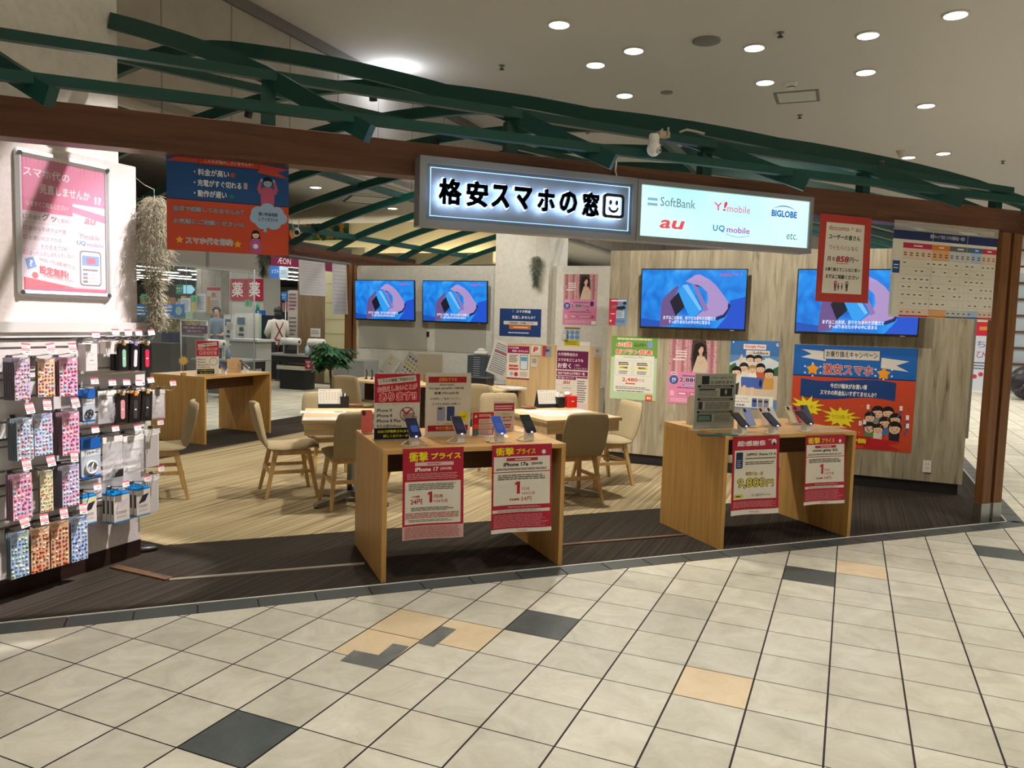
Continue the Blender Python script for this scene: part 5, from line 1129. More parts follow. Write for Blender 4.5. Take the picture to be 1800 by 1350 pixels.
t = thing('side_cabinet', 'pale grey metal cabinet behind the potted plant', 'cabinet', (Sp(626, 640, 14.2).x, Sp(626, 640, 14.2).y, 0), -PI/4)
b = MB(); b.rbox((-.28, -.2, 0), (.28, .2, .86), mat((150, 152, 150), .5), .006); b.build('cabinet_body', t); b = MB(); b.box((-.26, -.206, .05), (-.01, -.2, .82), mat((158, 160, 158), .5)); b.build('door', t); b = MB(); b.box((.01, -.206, .05), (.26, -.2, .82), mat((158, 160, 158), .5)); b.build('door', t)

# potted plant
pl = Zp(583, 712, 0); pl = Vector((Sp(582, 650, 13.2).x, Sp(582, 650, 13.2).y, 0))
t = thing('potted_plant', 'potted leafy money tree beside the rear chair', 'plant', pl)
b = MB(); b.lathe([(.10, 0), (.14, .24), (.15, .25), (.13, .25), (.12, .22), (0, .22)], mat((210, 206, 198), .5), 20); b.build('pot', t)
b = MB(); b.tube([(0, 0, .2), (.015, 0, .45), (-.01, .01, .7), (.005, 0, .95)], [.028, .022, .018, .012], grain('bark', (74, 58, 40), (92, 74, 52), (108, 88, 64), (6, 6, 30), sc=3), 10); b.build('trunk', t)
b = MB(); rp = random.Random(5)
for k in range(40):
    a = rp.uniform(0, 2*PI); el = rp.uniform(-.35, 1.1); L_ = rp.uniform(.10, .26); c0 = Vector((0, 0, rp.uniform(.80, 1.02))); tip = c0+Vector((math.cos(a)*math.cos(el), math.sin(a)*math.cos(el), math.sin(el)*.8))*L_
    b.tube([c0, (c0+tip)/2+Vector((0, 0, .015)), tip], .0035, M['leaf'], 5)
    for q in range(6):
        aa = a+(q-2.5)*.55; d = Vector((math.cos(aa), math.sin(aa), -.55+.25*rp.random())).normalized(); sd = d.cross(Vector((0, 0, 1))).normalized(); l_ = rp.uniform(.14, .21); wl = l_*.2
        P = [tip, tip+d*l_*.3+sd*wl*.8+Vector((0, 0, .012)), tip+d*l_*.62+sd*wl, tip+d*l_+Vector((0, 0, -.02)), tip+d*l_*.62-sd*wl, tip+d*l_*.3-sd*wl*.8+Vector((0, 0, .012)), tip+d*l_*.55+Vector((0, 0, -.006))]
        b.add(P, [(0, 1, 6), (1, 2, 6), (2, 3, 6), (3, 4, 6), (4, 5, 6), (5, 0, 6)], M['leaf'], True)
b.build('foliage', t)

# things on the rear counter
def on3(u, v, z=CZ3): return Vector((C3.x+Q*(u-v), C3.y+Q*(u+v), z))
R4 = PI/4
def f_ip2(s):
    s.r(0, 0, 1, .46, 'a81c34'); s.poly([(.06, .10), (.90, .03), (.92, .13), (.08, .19)], 'c8c0b4'); s.t('こちらの機種ご利用中の方', .11, .085, .86, .13, INK, .02, tilt=.05); s.t('お伝えしたいことが', .06, .19, .94, .28, 'c01c38', .03, outline='e8e0d6', ow=.07); s.t('あります!!', .12, .30, .90, .42, 'c01c38', .05, outline='e8e0d6', ow=.07)
    for v, tx, u1 in ((.53, 'iPhone X', .39), (.61, 'iPhone 8', .39), (.69, 'iPhone 8 Plus', .58), (.76, 'それ以前のiPhone', .60)): s.t(tx, .05, v, u1, v+.045, INK, .03)
    s.ring(.76, .62, .18, INK, .1); s.r(.03, .84, .80, .99, '16161a'); s.t('iOS17が発表されました', .08, .865, .76, .90, 'd8d030', .03); s.t('詳しくはクルーまで', .18, .93, .70, .965, 'd8d030', .03)
holder('red and white sign in a clear stand on the rear counter', on3(.18, .30), .255, .40, f_ip2, R4-.55)
t = thing('star_ornament', 'golden star on a stick in a wooden block on the rear counter', 'ornament', on3(.02, .34), R4-.5)
b = MB(); b.box((-.025, -.025, 0), (.025, .025, .03), M['counter']); b.build('base', t); b = MB(); b.tube([(0, 0, .03), (0, 0, .12)], .003, M['counter'], 6); b.build('stick', t)
def starpts(r, n=12, k=.62): return [((r if i % 2 == 0 else r*k)*math.cos(PI*i/n+.1), (r if i % 2 == 0 else r*k)*math.sin(PI*i/n+.1)+.17) for i in range(2*n)]
def starmesh(b, r, m): P = starpts(r); n = len(P); b.add([(0, -.003, .17)]+[(p[0], -.003, p[1]) for p in P]+[(0, .003, .17)]+[(p[0], .003, p[1]) for p in P], [(0, 1+i, 1+(i+1) % n) for i in range(n)]+[(n+1, n+2+(i+1) % n, n+2+i) for i in range(n)]+[(1+i, n+2+i, n+2+(i+1) % n, 1+(i+1) % n) for i in range(n)], m)
b = MB(); starmesh(b, .06, mat((206, 170, 84), .4)); b.build('star', t)
t = thing('price_pop', 'cream star card with a small white price card above on the rear counter', 'card', on3(.52, .40), R4-.6)
b = MB(); b.rbox((-.02, -.02, 0), (.02, .02, .02), M['clear'], .002); b.build('base', t); b = MB(); b.tube([(0, .006, .02), (0, .006, .34)], .002, M['clear'], 6); b.build('stick', t)
b = MB(); starmesh(b, .055, mat((214, 204, 176), .5)); b.build('star_card', t)
s = Sheet(.075, .11, 'd2ccc2'); s.lines(.1, .1, .9, .4, 3, '8a8480', .4); s.r(.1, .5, .9, .7, '6a3a40'); s.lines(.15, .75, .85, .95, 2, '8a8480', .4); s.mb.build('price_card', t, (-.037, 0, .35))
def demo3(u, v, body, scr, lab, plab):
    p = on3(u, v); q = demo_phone((900, 700), CZ3, R4+.35, body, scr, lab, plab); st = [o for o in bpy.data.objects if o.get('label') == plab][0]
    st.location = p; q.location = Matrix.Translation(p)@Matrix.Rotation(R4+.35, 4, 'Z')@Vector((0, -.03, .052)); return q
demo3(.46, .14, (150, 152, 160), (50, 66, 130), 'blue lit demo phone on the rear counter', 'white phone stand in the middle of the rear counter')
demo3(.86, .16, (90, 60, 50), (40, 26, 28), 'brown demo phone at the right of the rear counter', 'white phone stand at the right of the rear counter')
for k, (u, v, c) in enumerate(((.68, .30, 'c8a880'), (.78, .34, 'd0b48c'))):
    s = Sheet(.13, .17, c, .006); s.lines(.15, .2, .85, .8, 4, 'b09068', .3, k); o = s.done('upright_card', ['tan upright card left of its twin on the rear counter', 'tan upright card right of its twin on the rear counter'][k], 'card', on3(u, v, CZ3+.17), R4-.5, 'tan cards on the rear counter')
s = Sheet(.34, .22, 'd8c098', .001, step=.0002); s.lines(.1, .1, .9, .9, 5, 'b8a078', .3); o = s.done('leaflet', 'flat tan leaflet at the right end of the rear counter', 'leaflet', on3(.76, .22, CZ3+.0014), 0); o.rotation_euler = (-PI/2, 0, R4)
s = Sheet(.34, .42, 'a87e72', .0008); s.lines(.1, .1, .9, .9, 9, '946a60', .3, 4); s.done('price_sheet', 'back of a paper sheet hanging behind the rear counter', 'poster', on3(.28, .845, .70), R4)
# ================================================================ left display wall with hooks and goods
PG0, PS0 = 5.67, 3.45                       # panel face y-x = PG0, local x=0 at x+y = PS0
PO = Vector((*gs(PG0, PS0), 0)); PU = lambda s_: (s_-PS0)/math.sqrt(2)
PEND = PU(5.0)
def pl_at(px, py, out=.0):
    """panel-local (u, z) of a pixel for something standing `out` metres off the panel face"""
    p = Gp(px, py, PG0-out*math.sqrt(2)); return PU(p.x+p.y), p.z
PW = grain('pale_textured_panel', (208, 198, 196), (216, 207, 205), (222, 214, 212), (1, 1, 1), rough=.7, sc=40, spec=.25)
b = MB(); b.box((0, 0, .10), (PEND, .034, 2.392), PW); o = struct('wall_left', b, 'pale display wall at the left with framed poster and goods hooks'); o.location = PO; o.rotation_euler = (0, 0, PI/4)
b = MB(); b.box((0, -.008, 0), (PEND, .034, .10), grain('dark_skirting', (38, 24, 22), (44, 28, 26), (52, 34, 30), sc=4, rough=.35)); o = struct('baseboard_left', b); o.location = PO; o.rotation_euler = (0, 0, PI/4)
SL = mat((206, 202, 200), .45, name='slat_board_white')
t = thing('slatwall', 'white slatted display board with metal rails on the left wall', 'display board', PO, PI/4)
b = MB()
zs = [.30+.128*k for k in range(9)]; b.box((0, -.012, .30), (PEND+.03, 0, 1.452), mat((150, 147, 146), .5))
for k, z in enumerate(zs): b.box((0, -.024, z), (PEND+.03, -.012, z+.116), SL)
b.build('board', t)
b = MB(); b.box((0, -.034, 1.40), (PEND+.035, -.012, 1.455), SL); b.build('head_strip', t)
RAILS = [1.375, 1.045, .70, .36]
for z in [1.36, 1.15, .84, .60, .375]:
    b = MB(); b.box((0, -.03, z), (PEND+.03, -.024, z+.012), M['chrome']); b.build('rail', t)

# framed poster
u0, z1_ = pl_at(22, 257); u1, _ = pl_at(191, 290); _, z0_ = pl_at(30, 521)
fw, fh = u1-u0, z1_-z0_
def PLo(u, out, z): return PO+Vector((Q*u, Q*u, z))+Vector((Q, -Q, 0))*out
t = thing('framed_poster', 'pink phone bill poster in a silver snap frame on the left wall', 'poster', PLo(u0, .002, z0_), PI/4)
def rring(w_, h_, r, t_, n=6):
    O = [(x+w_/2, y+h_/2) for x, y in rr_pts(w_, h_, r, n)]; I = [(x+w_/2, y+h_/2) for x, y in rr_pts(w_-2*t_, h_-2*t_, .004, n)]; return O, I
O, I = rring(fw, fh, .028, .036); n = len(O); b = MB(); V = []
for P, y in ((O, 0), (O, -.010), ([(a[0]*.45+c[0]*.55, a[1]*.45+c[1]*.55) for a, c in zip(O, I)], -.020), (I, -.012)): V += [(p[0], y, p[1]) for p in P]
F = []
for k in range(3):
    for i in range(n): F.append((k*n+i, k*n+(i+1) % n, k*n+n+(i+1) % n, k*n+n+i))
b.add(V, F, mat((206, 206, 210), .35, .35, name='silver_frame'), False); b.build('frame', t)
for x in (0, 1):
    for z in (0, 1): b = MB(); b.tube([(x*(fw-.05)+.025, -.012, z*(fh-.05)+.025), (x*(fw-.05)+.025, -.021, z*(fh-.05)+.025)], .012, M['steel'], 16, False); b.build('corner_cap', t)
PKC = 'cf5f8e'
s = Sheet(fw-.072, fh-.072, 'dcc8d2', .006)
s.r(0, 0, 1, .30, PKC)
for k in range(22): s.poly([(k/22, 0), ((k+.4)/22, 0), ((k+.2)/22, .06+.04*math.sin(k*1.7))], 'b84878')
s.poly([(0, .30), (0, .27), (1, .36), (1, .42)], PKC)
s.t('スマホ代の', .02, .075, .55, .145, 'f2e6ec', .02); s.t('見直しませんか', .20, .185, .80, .26, 'f2e6ec', .02); s.t('!?', .86, .215, .95, .275, 'f6eef2', .04)
s.r(.0, .30, .58, .40, 'c84f80'); s.t('いますぐご相談ください!', .05, .325, .53, .365, 'f2e0e8', .0)
for v, tx, u1, hh in ((.43, '月額を', .21, .035), (.515, '面倒な手続きは不要', .5, .035), (.585, 'お使いのスマホは、', .46, .035), (.645, 'そのままでOK!', .52, .035), (.70, 'ほったらかしはもったいない!', .60, .035)):
    s.t(tx, .07 if 'その' not in tx else .2, v, u1, v+hh, '6a5a70', .0)
    if 'その' not in tx: s.frame(.01, v, .05, v+.03, 'c85a80', .006)
s.t('グッ', .22, .405, .39, .465, '6a5a70', .03); s.t('と節約！', .40, .43, .56, .465, '6a5a70'); s.r(.0, .485, .58, .488, 'b8a0b0'); s.r(.0, .56, .58, .563, 'b8a0b0'); s.r(.0, .685, .58, .688, 'b8a0b0')
s.t('au', .72, .40, .86, .445, 'd06070', .03, .3); s.t('Y!mobile', .66, .525, .92, .57, 'c84060', .01); s.t('UQ', .63, .585, .74, .625, '3058a8', .03); s.t('mobile', .76, .59, .97, .625, 'c04088', .01)
s.poly([(.02, .765), (.11, .745), (.15, .82), (.05, .845)], '4a80c8'); s.t('?', .07, .77, .105, .82, 'e8eef4', .03)
s.t('WAON、イオンお買い物アプリの', .18, .765, .60, .80, 'c03050', .0, tilt=-.12); s.t('設定無料!', .18, .82, .52, .885, 'c8203c', .05, tilt=-.1); s.t('お気軽にお尋ねください', .23, .885, .58, .91, 'c03050', .0, tilt=-.1); s.c(.13, .885, .035, 'c02844', .025); s.t('ÆON', .08, .915, .18, .93, '8a3060')
s.poly([(0, .90), (.60, .985), (0, .985)], 'd02c4c'); s.r(0, .955, 1, .96, 'e8d8e0'); s.poly([(0, .90), (.60, .965), (0, .965)], 'd02c4c'); s.r(0, .97, 1, 1, 'b82c64')
s.phone(.66, .66, .94, .945, '6a6470', 'e4dce4'); s.r(.69, .70, .91, .78, '5a8cd0'); s.r(.75, .715, .86, .765, 'c03a60'); s.lines(.70, .80, .9, .83, 1, '5a5660', .5)
for k, c in enumerate(('5a80b0', '9a6a4a', '6a6a70')): s.r(.70, .84+.03*k, .76, .86+.03*k, c); s.r(.78, .848+.03*k, .88, .853+.03*k, '9a949e')
s.mb.build('print', t, (.036, -.007, fh-.036))
gm, nt_, bb_ = nodes_of('poster_cover', .12, .5); bb_.inputs['Alpha'].default_value = .10; bb_.inputs['Base Color'].default_value = (.9, .9, .92, 1)
b = MB(); b.box((.037, -.0185, .037), (fw-.037, -.0175, fh-.037), gm); b.build('clear_cover', t)
# small red logo at the very left edge of the wall
# ---------------------------------------------------------------- hooks
def make_hook(L_=.13):
    t = thing('display_hook', 'x', 'hook', (0, 0, 0)); 
    b = MB(); b.rbox((-.016, -.006, -.05), (.016, 0, .012), M['steel'], .003); b.box((-.012, -.012, -.004), (.012, -.006, .012), mat((70, 66, 66), .4)); b.build('bracket', t)
    b = MB(); b.tube([(0, -.006, 0), (0, -L_*.8, -.006), (0, -L_, .004), (0, -L_-.012, .018)], .0025, M['chrome'], 6); b.tube([(-.012, -.006, .008), (-.012, -L_*.9, .026), (.012, -L_*.9, .026), (.012, -.006, .008)], .0018, M['chrome'], 6); b.build('wire', t); return t
TAGM = [mat((226, 218, 216), .5), ]
def price_tag(big):
    w_, h_ = (.046, .056) if big else (.048, .034)
    s = Sheet(w_, h_, 'e2dad8', .0012, step=.0003)
    if big: s.r(0, 0, 1, .16, 'd8606c'); s.lines(.1, .22, .9, .4, 2, '6a5a5c', .4, 2); s.r(.05, .45, .95, .70, 'd8606c'); s.lines(.1, .5, .9, .65, 2, 'f0dcdc', .4, 3, 0); s.t('598円', .30, .78, .85, .92, '3a3a58', .02)
    else: s.r(0, 0, 1, .24, 'd4566a'); s.t('1,098円', .28, .45, .88, .78, '5a4a54', .01)
    return s.mb
TAG_BIG, TAG_SM = price_tag(True).mesh('price_tag'), price_tag(False).mesh('price_tag')
HOOK0 = [None]
def hook(u, z, L_, lab, big, tilt=0.0, tag_px=None):
    if HOOK0[0] is None: HOOK0[0] = make_hook(); o = HOOK0[0]
    else: o = copy_tree(HOOK0[0])
    for c in [c for c in o.children if c.name.startswith('price_tag')]: bpy.data.objects.remove(c)
    o.location = PLo(u, .024, z); o.rotation_euler = (0, 0, PI/4); o.scale = (1, L_/.13, 1); o['label'] = lab; o['group'] = 'chrome hooks with price tags on the left wall'
    g = bpy.data.objects.new('price_tag', TAG_BIG if big else TAG_SM); COL.objects.link(g); g.parent = o
    g.location = (-.023, -.118, .080 if big else .058); g.rotation_euler = (math.radians(-12), tilt, 0); return o
def back_of(lab): return lab
# ---------------------------------------------------------------- sticker sheets
PAL = {'lilac': ((168, 148, 190), ['d8a8c8', 'c86a88', 'a8c8c0', 'e8d0a8', 'b090d0', 'e07090']), 'tan': ((214, 168, 132), ['d05a60', 'e8a060', '8aa0c8', 'e8d8c8', 'b06a90', 'c87840']),
       'pink': ((224, 138, 178), ['c84a80', 'e8a8c0', '88b0c8', 'f0d8d8', 'a060a8', 'd86070']), 'blue': ((150, 172, 206), ['d86a70', 'e8c0c0', '5a80b8', 'e0e0e8', 'a0d0c8', 'b05a78']),
       'sky': ((166, 186, 226), ['d86a98', '6a90d8', 'e8d0e0', 'b8a0e0', 'e08070', '90c8d8']), 'lime': ((212, 200, 160), ['b8c860', 'e08848', 'd8b040', '98b880', 'e8d8a0', 'd86048']),
       'mauve': ((190, 176, 214), ['d870a0', 'a888d0', 'e8c8d8', '90b0d8', 'd86880', 'e8e0e8']), 'orange': ((214, 148, 92), ['c04830', 'e8b080', 'a03840', 'e8d0b8', '784838', 'd86848']),
       'aqua': ((140, 168, 204), ['7ab0a0', '4a78c0', 'd8e8e0', '98c060', 'e0e0d0', '5a90c8']), 'amber': ((208, 142, 84), ['b84430', 'd88850', '983040', 'e0b890', '884040', 'c86040']), 'ice': ((160, 182, 220), ['4a70c0', '90b0e0', 'e0e8f0', '7090d0', 'b8d0e8', '5a60b0'])}
GEM = {}
def gem(c):
    if c not in GEM: GEM[c] = mat(c, .15, 0, 0, spec=.8, coat=.5)
    return GEM[c]
def sticker_mesh(kind, w_, h_):
    base, cs = PAL[kind]; base = tuple(int(v*.62+255*.34) for v in base); mb = MB(); r_ = random.Random(kind); bm_ = mat(base, .4, coat=.3)
    mb.box((0, 0, -h_), (w_, .002, 0), bm_); mb.box((w_*.06, -.0006, -h_*.10), (w_*.94, 0, -h_*.03), mat(tuple(int(v*.86) for v in base), .4)); mb.box((w_*.70, -.0009, -h_*.095), (w_*.9, -.0006, -h_*.035), gem(cs[3]))
    nx, nz = 5, 9
    for i in range(nx):
        for j in range(nz):
            x = w_*(.12+.76*i/(nx-1))+r_.uniform(-.004, .004); z = -h_*(.17+.78*j/(nz-1))+r_.uniform(-.004, .004); q = w_*r_.uniform(.06, .105); k = r_.choice((4, 5, 6)); a0 = r_.random()*6
            V = [(x+q*math.cos(a0+2*PI*t_/k), -.0005, z+q*math.sin(a0+2*PI*t_/k)) for t_ in range(k)]+[(x, -.006, z)]
            mb.add(V, [(t_, (t_+1) % k, k) for t_ in range(k)], gem(r_.choice(cs)))
    return mb.mesh('sticker_sheet'), (lambda m: m)(_blank(w_, h_, base))
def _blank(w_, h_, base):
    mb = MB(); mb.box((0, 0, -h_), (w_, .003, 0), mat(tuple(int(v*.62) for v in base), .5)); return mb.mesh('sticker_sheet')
STK = [('lilac', 25, 630, 54, 702, 5, 'lilac', 'top row, leftmost hook'), ('tan', 66, 631, 97, 696, 1, 'tan', 'top row, middle hook'), ('pink', 104, 629, 137, 695, 3, 'pink', 'top row, third hook'),
       ('blue', 29, 737, 60, 806, 4, 'grey blue', 'second row, leftmost hook'), ('sky', 60, 729, 93, 797, 1, 'sky blue', 'second row, middle hook'), ('pink', 109, 726, 140, 797, 4, 'pink', 'second row, third hook'),
       ('pink', 22, 836, 57, 909, 3, 'pink', 'third row, leftmost hook'), ('lime', 70, 829, 94, 897, 1, 'pale lime', 'third row, middle hook'), ('mauve', 109, 820, 140, 886, 6, 'mauve', 'third row, third hook'),
       ('aqua', 18, 939, 52, 1010, 2, 'aqua', 'bottom row, leftmost hook'), ('orange', 54, 932, 88, 1000, 1, 'orange', 'bottom row, second hook'), ('amber', 89, 921, 122, 990, 2, 'amber', 'bottom row, third hook'), ('ice', 125, 912, 155, 981, 3, 'ice blue', 'bottom row, fourth hook')]
RAILZ = lambda z: z
for kind, x0, y0, x1, y1, nb, cn, where in STK:
    out = .13; u0, z0 = pl_at(x0, y0, out); u1, z1 = pl_at(x1, y1, out); w_, h_ = u1-u0, z0-z1
    front, blank = sticker_mesh(kind, w_, h_); zh = z0-.012
    hook(u0+w_/2, zh+.012, .15, 'chrome hook carrying the %s gem stickers, %s' % (cn, where), True, R_.uniform(-.15, .15))
    for k in range(nb+1):
        o = bpy.data.objects.new('sticker_sheet', front if k == 0 else blank); COL.objects.link(o)
        o.location = PLo(u0-.003*k, out-.013*k, z0); o.rotation_euler = (0, 0, PI/4)
        tag(o, ('%s sheet of gem stickers facing out, %s' % (cn, where)) if k == 0 else 'plain backed sheets hanging behind the front %s sheet, %s' % (cn, where), 'sticker sheet', 'gem sticker sheets, %s' % where)
# extra rails of hooks behind items need no more detail
def item_loc(x0, y0, x1, y1, out):
    u0, z0 = pl_at(x0, y0, out); u1, z1 = pl_at(x1, y1, out); return u0, z0, u1-u0, z0-z1
# ---------------------------------------------------------------- slim black boxes with a coloured window
def slim_box(win, px, lab, row, out=.13, nback=1, gold='b89860', tilt=0.0):
    u0, z0, w_, h_ = item_loc(*px, out); BK = mat((22, 20, 22), .35, coat=.3)
    hook(u0+w_/2, z0+.012, .15, 'chrome hook carrying the '+lab.split(',')[0], False, R_.uniform(-.08, .08))
    for k in range(nback+1):
        t = thing('boxed_cable', lab if k == 0 else 'plain black box hanging behind the '+lab.split(',')[0], 'boxed goods', PLo(u0-.006*k, out-.036*k, z0-h_), PI/4, 'slim black boxes, '+row); t.rotation_euler = (0, tilt, PI/4)
        b = MB(); b.rbox((0, 0, 0), (w_, .032, h_*.93), BK, .002); b.build('carton', t)
        b = MB(); b.box((w_*.3, -.0005, h_*.86), (w_*.7, .001, h_*.99), mat(gold, .4)); b.box((w_*.2, .001, h_*.93), (w_*.8, .003, h_), M['white']); b.build('hang_tab', t)
        if k == 0:
            b = MB(); P = [(w_/2+x, h_*.42+y) for x, y in rr_pts(w_*.36, h_*.60, w_*.17)]; b.xz(P, -.002, 0, mat(win, .3)); b.box((w_*.42, -.0025, h_*.40), (w_*.58, -.002, h_*.44), mat((230, 226, 224), .4)); b.build('window', t)
slim_box((140, 190, 164), (209, 600, 227, 651), 'black box with mint window, upper row', 'upper row')
slim_box((214, 208, 220), (229, 600, 245, 650), 'black box with white window, upper row', 'upper row', nback=1, gold='8a78b0', tilt=.06)
slim_box((214, 40, 78), (249, 600, 268, 651), 'black box with crimson window at the panel end, upper row', 'upper row', nback=1)
slim_box((208, 140, 146), (205, 688, 226, 742), 'black box with rose window, lower row', 'lower row', nback=2)
slim_box((60, 58, 62), (227, 688, 247, 741), 'black box with small white figure, lower row', 'lower row', nback=1, gold='e0882c', tilt=.05)
slim_box((46, 44, 48), (248, 684, 267, 738), 'all black box at the panel end, lower row', 'lower row', nback=1, tilt=.06)
# white boxes of the upper row
u0, z0, w_, h_ = item_loc(150, 605, 172, 652, .12); hook(u0+w_/2, z0+.012, .14, 'chrome hook carrying the pale box with line drawing', False)
t = thing('boxed_charger', 'thin pale box with faint line drawing, upper row', 'boxed goods', PLo(u0, .12, z0-h_), PI/4); b = MB(); b.rbox((0, 0, 0), (w_, .06, h_), mat((214, 206, 206), .45), .002); b.build('carton', t)
s = Sheet(w_*.7, h_*.6, 'd8d0d0', .0004, step=.0002); s.ring(.35, .35, .16, '8a8484', .12); s.ring(.62, .4, .14, '8a8484', .12); s.lines(.25, .7, .75, .8, 1, '8a8484', .5); s.mb.build('front_print', t, (w_*.15, -.0006, h_*.85))
u0, z0, w_, h_ = item_loc(186, 600, 205, 622, .12); hook(u0+w_/2, z0+.014, .14, 'chrome hook carrying the notched white boxes', False)
for k in range(2):
    t = thing('boxed_adapter', 'small notched white box, upper row' if k == 0 else 'small white box behind the notched one, upper row', 'boxed goods', PLo(u0-.004*k, .12-.05*k, z0-h_), PI/4); b = MB(); b.xz([(0, 0), (w_, 0), (w_, h_), (w_*.62, h_), (w_*.5, h_*.72), (w_*.38, h_), (0, h_)], 0, .046, mat((210, 202, 200), .45)); b.build('carton', t); b = MB(); b.box((w_*.1, -.0004, h_*.1), (w_*.45, 0, h_*.4), mat('c2b8b6')); b.build('front_print', t)
# cable pouches
def pouch(px, lab, coil, out, nback=1):
    u0, z0, w_, h_ = item_loc(*px, out); hook(u0+w_/2, z0+.01, .15, 'chrome hook carrying the '+lab, False)
    for k in range(nback+1):
        t = thing('cable_pouch', lab if k == 0 else 'second pouch behind the '+lab, 'packaged cable', PLo(u0-.006*k, out-.03*k, z0-h_), PI/4)
        b = MB(); b.box((0, .004, 0), (w_, .012, h_), mat((176, 184, 196), .3)); b.build('backing', t)
        b = MB(); b.box((0, 0, h_*.74), (w_, .014, h_), mat((24, 92, 176), .3, coat=.5)); b.build('header', t); b = MB(); b.box((0, 0, 0), (w_, .014, h_*.05), mat((24, 92, 176), .3)); b.build('footer', t)
        s = Sheet(w_, h_*.18, 'ccd0d4', .0004, step=.0002); s.t('Type-C', .12, .2, .92, .8, '2a3a5a', .02); s.mb.build('type_print', t, (0, .0034, h_*.73))
        b = MB(); b.tube([(w_/2+w_*.28*math.cos(2*PI*i/24), -.002, h_*.26+w_*.28*math.sin(2*PI*i/24)) for i in range(25)], w_*.05, mat(coil, .4), 8); b.tube([(w_*.36, -.002, h_*.1), (w_*.5, -.003, h_*.26), (w_*.6, -.002, h_*.4)], w_*.035, mat(coil, .4), 6); b.build('cable_coil', t)
pouch((146, 686, 168, 740), 'blue topped cable pouch with dark cable, lower row', (40, 42, 48), .12, 1)
pouch((143, 773, 178, 836), 'blue topped cable pouch with white coiled cable, third row', (216, 216, 214), .13, 1)
# clear bags
def bag(px, lab, out, inside=None, c='clear', rows=1):
    u0, z0, w_, h_ = item_loc(*px, out); hook(u0+w_/2, z0+.008, .14, 'chrome hook carrying the '+lab, False)
    t = thing('clear_bag', lab, 'packaged goods', PLo(u0, out, z0-h_), PI/4); r_ = random.Random(lab); m_ = glass_mat('bag_film', (240, 238, 240), .30, .10)
    nu, nv = 8, 12; V = []
    for sd in (-1, 1):
        for j in range(nv+1):
            for i in range(nu+1):
                k = math.sin(PI*i/nu)**.6*math.sin(PI*min(j/nv*1.15+.02, 1))**.7; V.append((w_*i/nu, sd*(.002+.014*k+r_.uniform(0, .005)*k), h_*j/nv))
    F = []; q = (nu+1)*(nv+1)
    for j in range(nv):
        for i in range(nu): a = j*(nu+1)+i; F.append((a, a+1, a+nu+2, a+nu+1)); F.append((q+a, q+a+nu+1, q+a+nu+2, q+a+1))
    b = MB(); b.add(V, F, m_, False); b.build('film', t)
    b = MB(); b.box((0, -.003, h_*.86), (w_, .003, h_), M['white']); b.build('header', t)
    if inside: b = MB(); inside(b, w_, h_); b.build('contents', t)
bag((172, 688, 204, 742), 'clear pouch with white adapters, lower row', .11, lambda b, w_, h_: [b.rbox((w_*.2, -.008, h_*.55), (w_*.5, .01, h_*.72), M['white'], .003), b.rbox((w_*.45, -.008, h_*.62), (w_*.8, .01, h_*.80), mat((170, 166, 168), .4), .003), b.rbox((w_*.3, -.008, h_*.34), (w_*.48, .008, h_*.46), M['white'], .003)])
bag((180, 770, 216, 838), 'clear pouch with dark plug, third row', .13, lambda b, w_, h_: [b.rbox((w_*.52, -.012, h_*.03), (w_*.98, .012, h_*.22), M['dark'], .004), b.tube([(w_*.2, 0, h_*.1), (w_*.3, -.005, h_*.2), (w_*.45, 0, h_*.12)], .005, mat((190, 188, 186), .3), 6)])
bag((216, 768, 253, 828), 'clear pouch with white parts at the panel end, third row', .12, lambda b, w_, h_: [b.rbox((w_*.15, -.006, h_*.05), (w_*.6, .008, h_*.2), M['white'], .004)])
bag((262, 686, 290, 735), 'plain white pouch beyond the panel end, lower row', .02, lambda b, w_, h_: b.rbox((w_*.05, -.001, h_*.03), (w_*.95, .004, h_*.9), mat((206, 200, 196), .5), .002))
def flat_pack(px, lab, out):
    u0, z0, w_, h_ = item_loc(*px, out); hook(u0+w_/2, z0+.01, .10, 'chrome hook carrying the '+lab, False)
    t = thing('screen_film', lab, 'packaged goods', PLo(u0, out, z0-h_), PI/4); b = MB(); b.box((0, 0, h_*.88), (w_, .012, h_), M['white']); b.build('header', t); b = MB(); b.rbox((w_*.06, .0, 0), (w_*.94, .010, h_*.87), mat((196, 190, 186), .35, coat=.4), .002); b.box((w_*.82, -.001, .01), (w_*.86, 0, h_*.85), M['white']); b.build('film_card', t)
flat_pack((254, 757, 282, 818), 'flat white film pack beyond the panel end, third row', .05); flat_pack((258, 838, 281, 898), 'flat white film pack beyond the panel end, bottom row', .05)
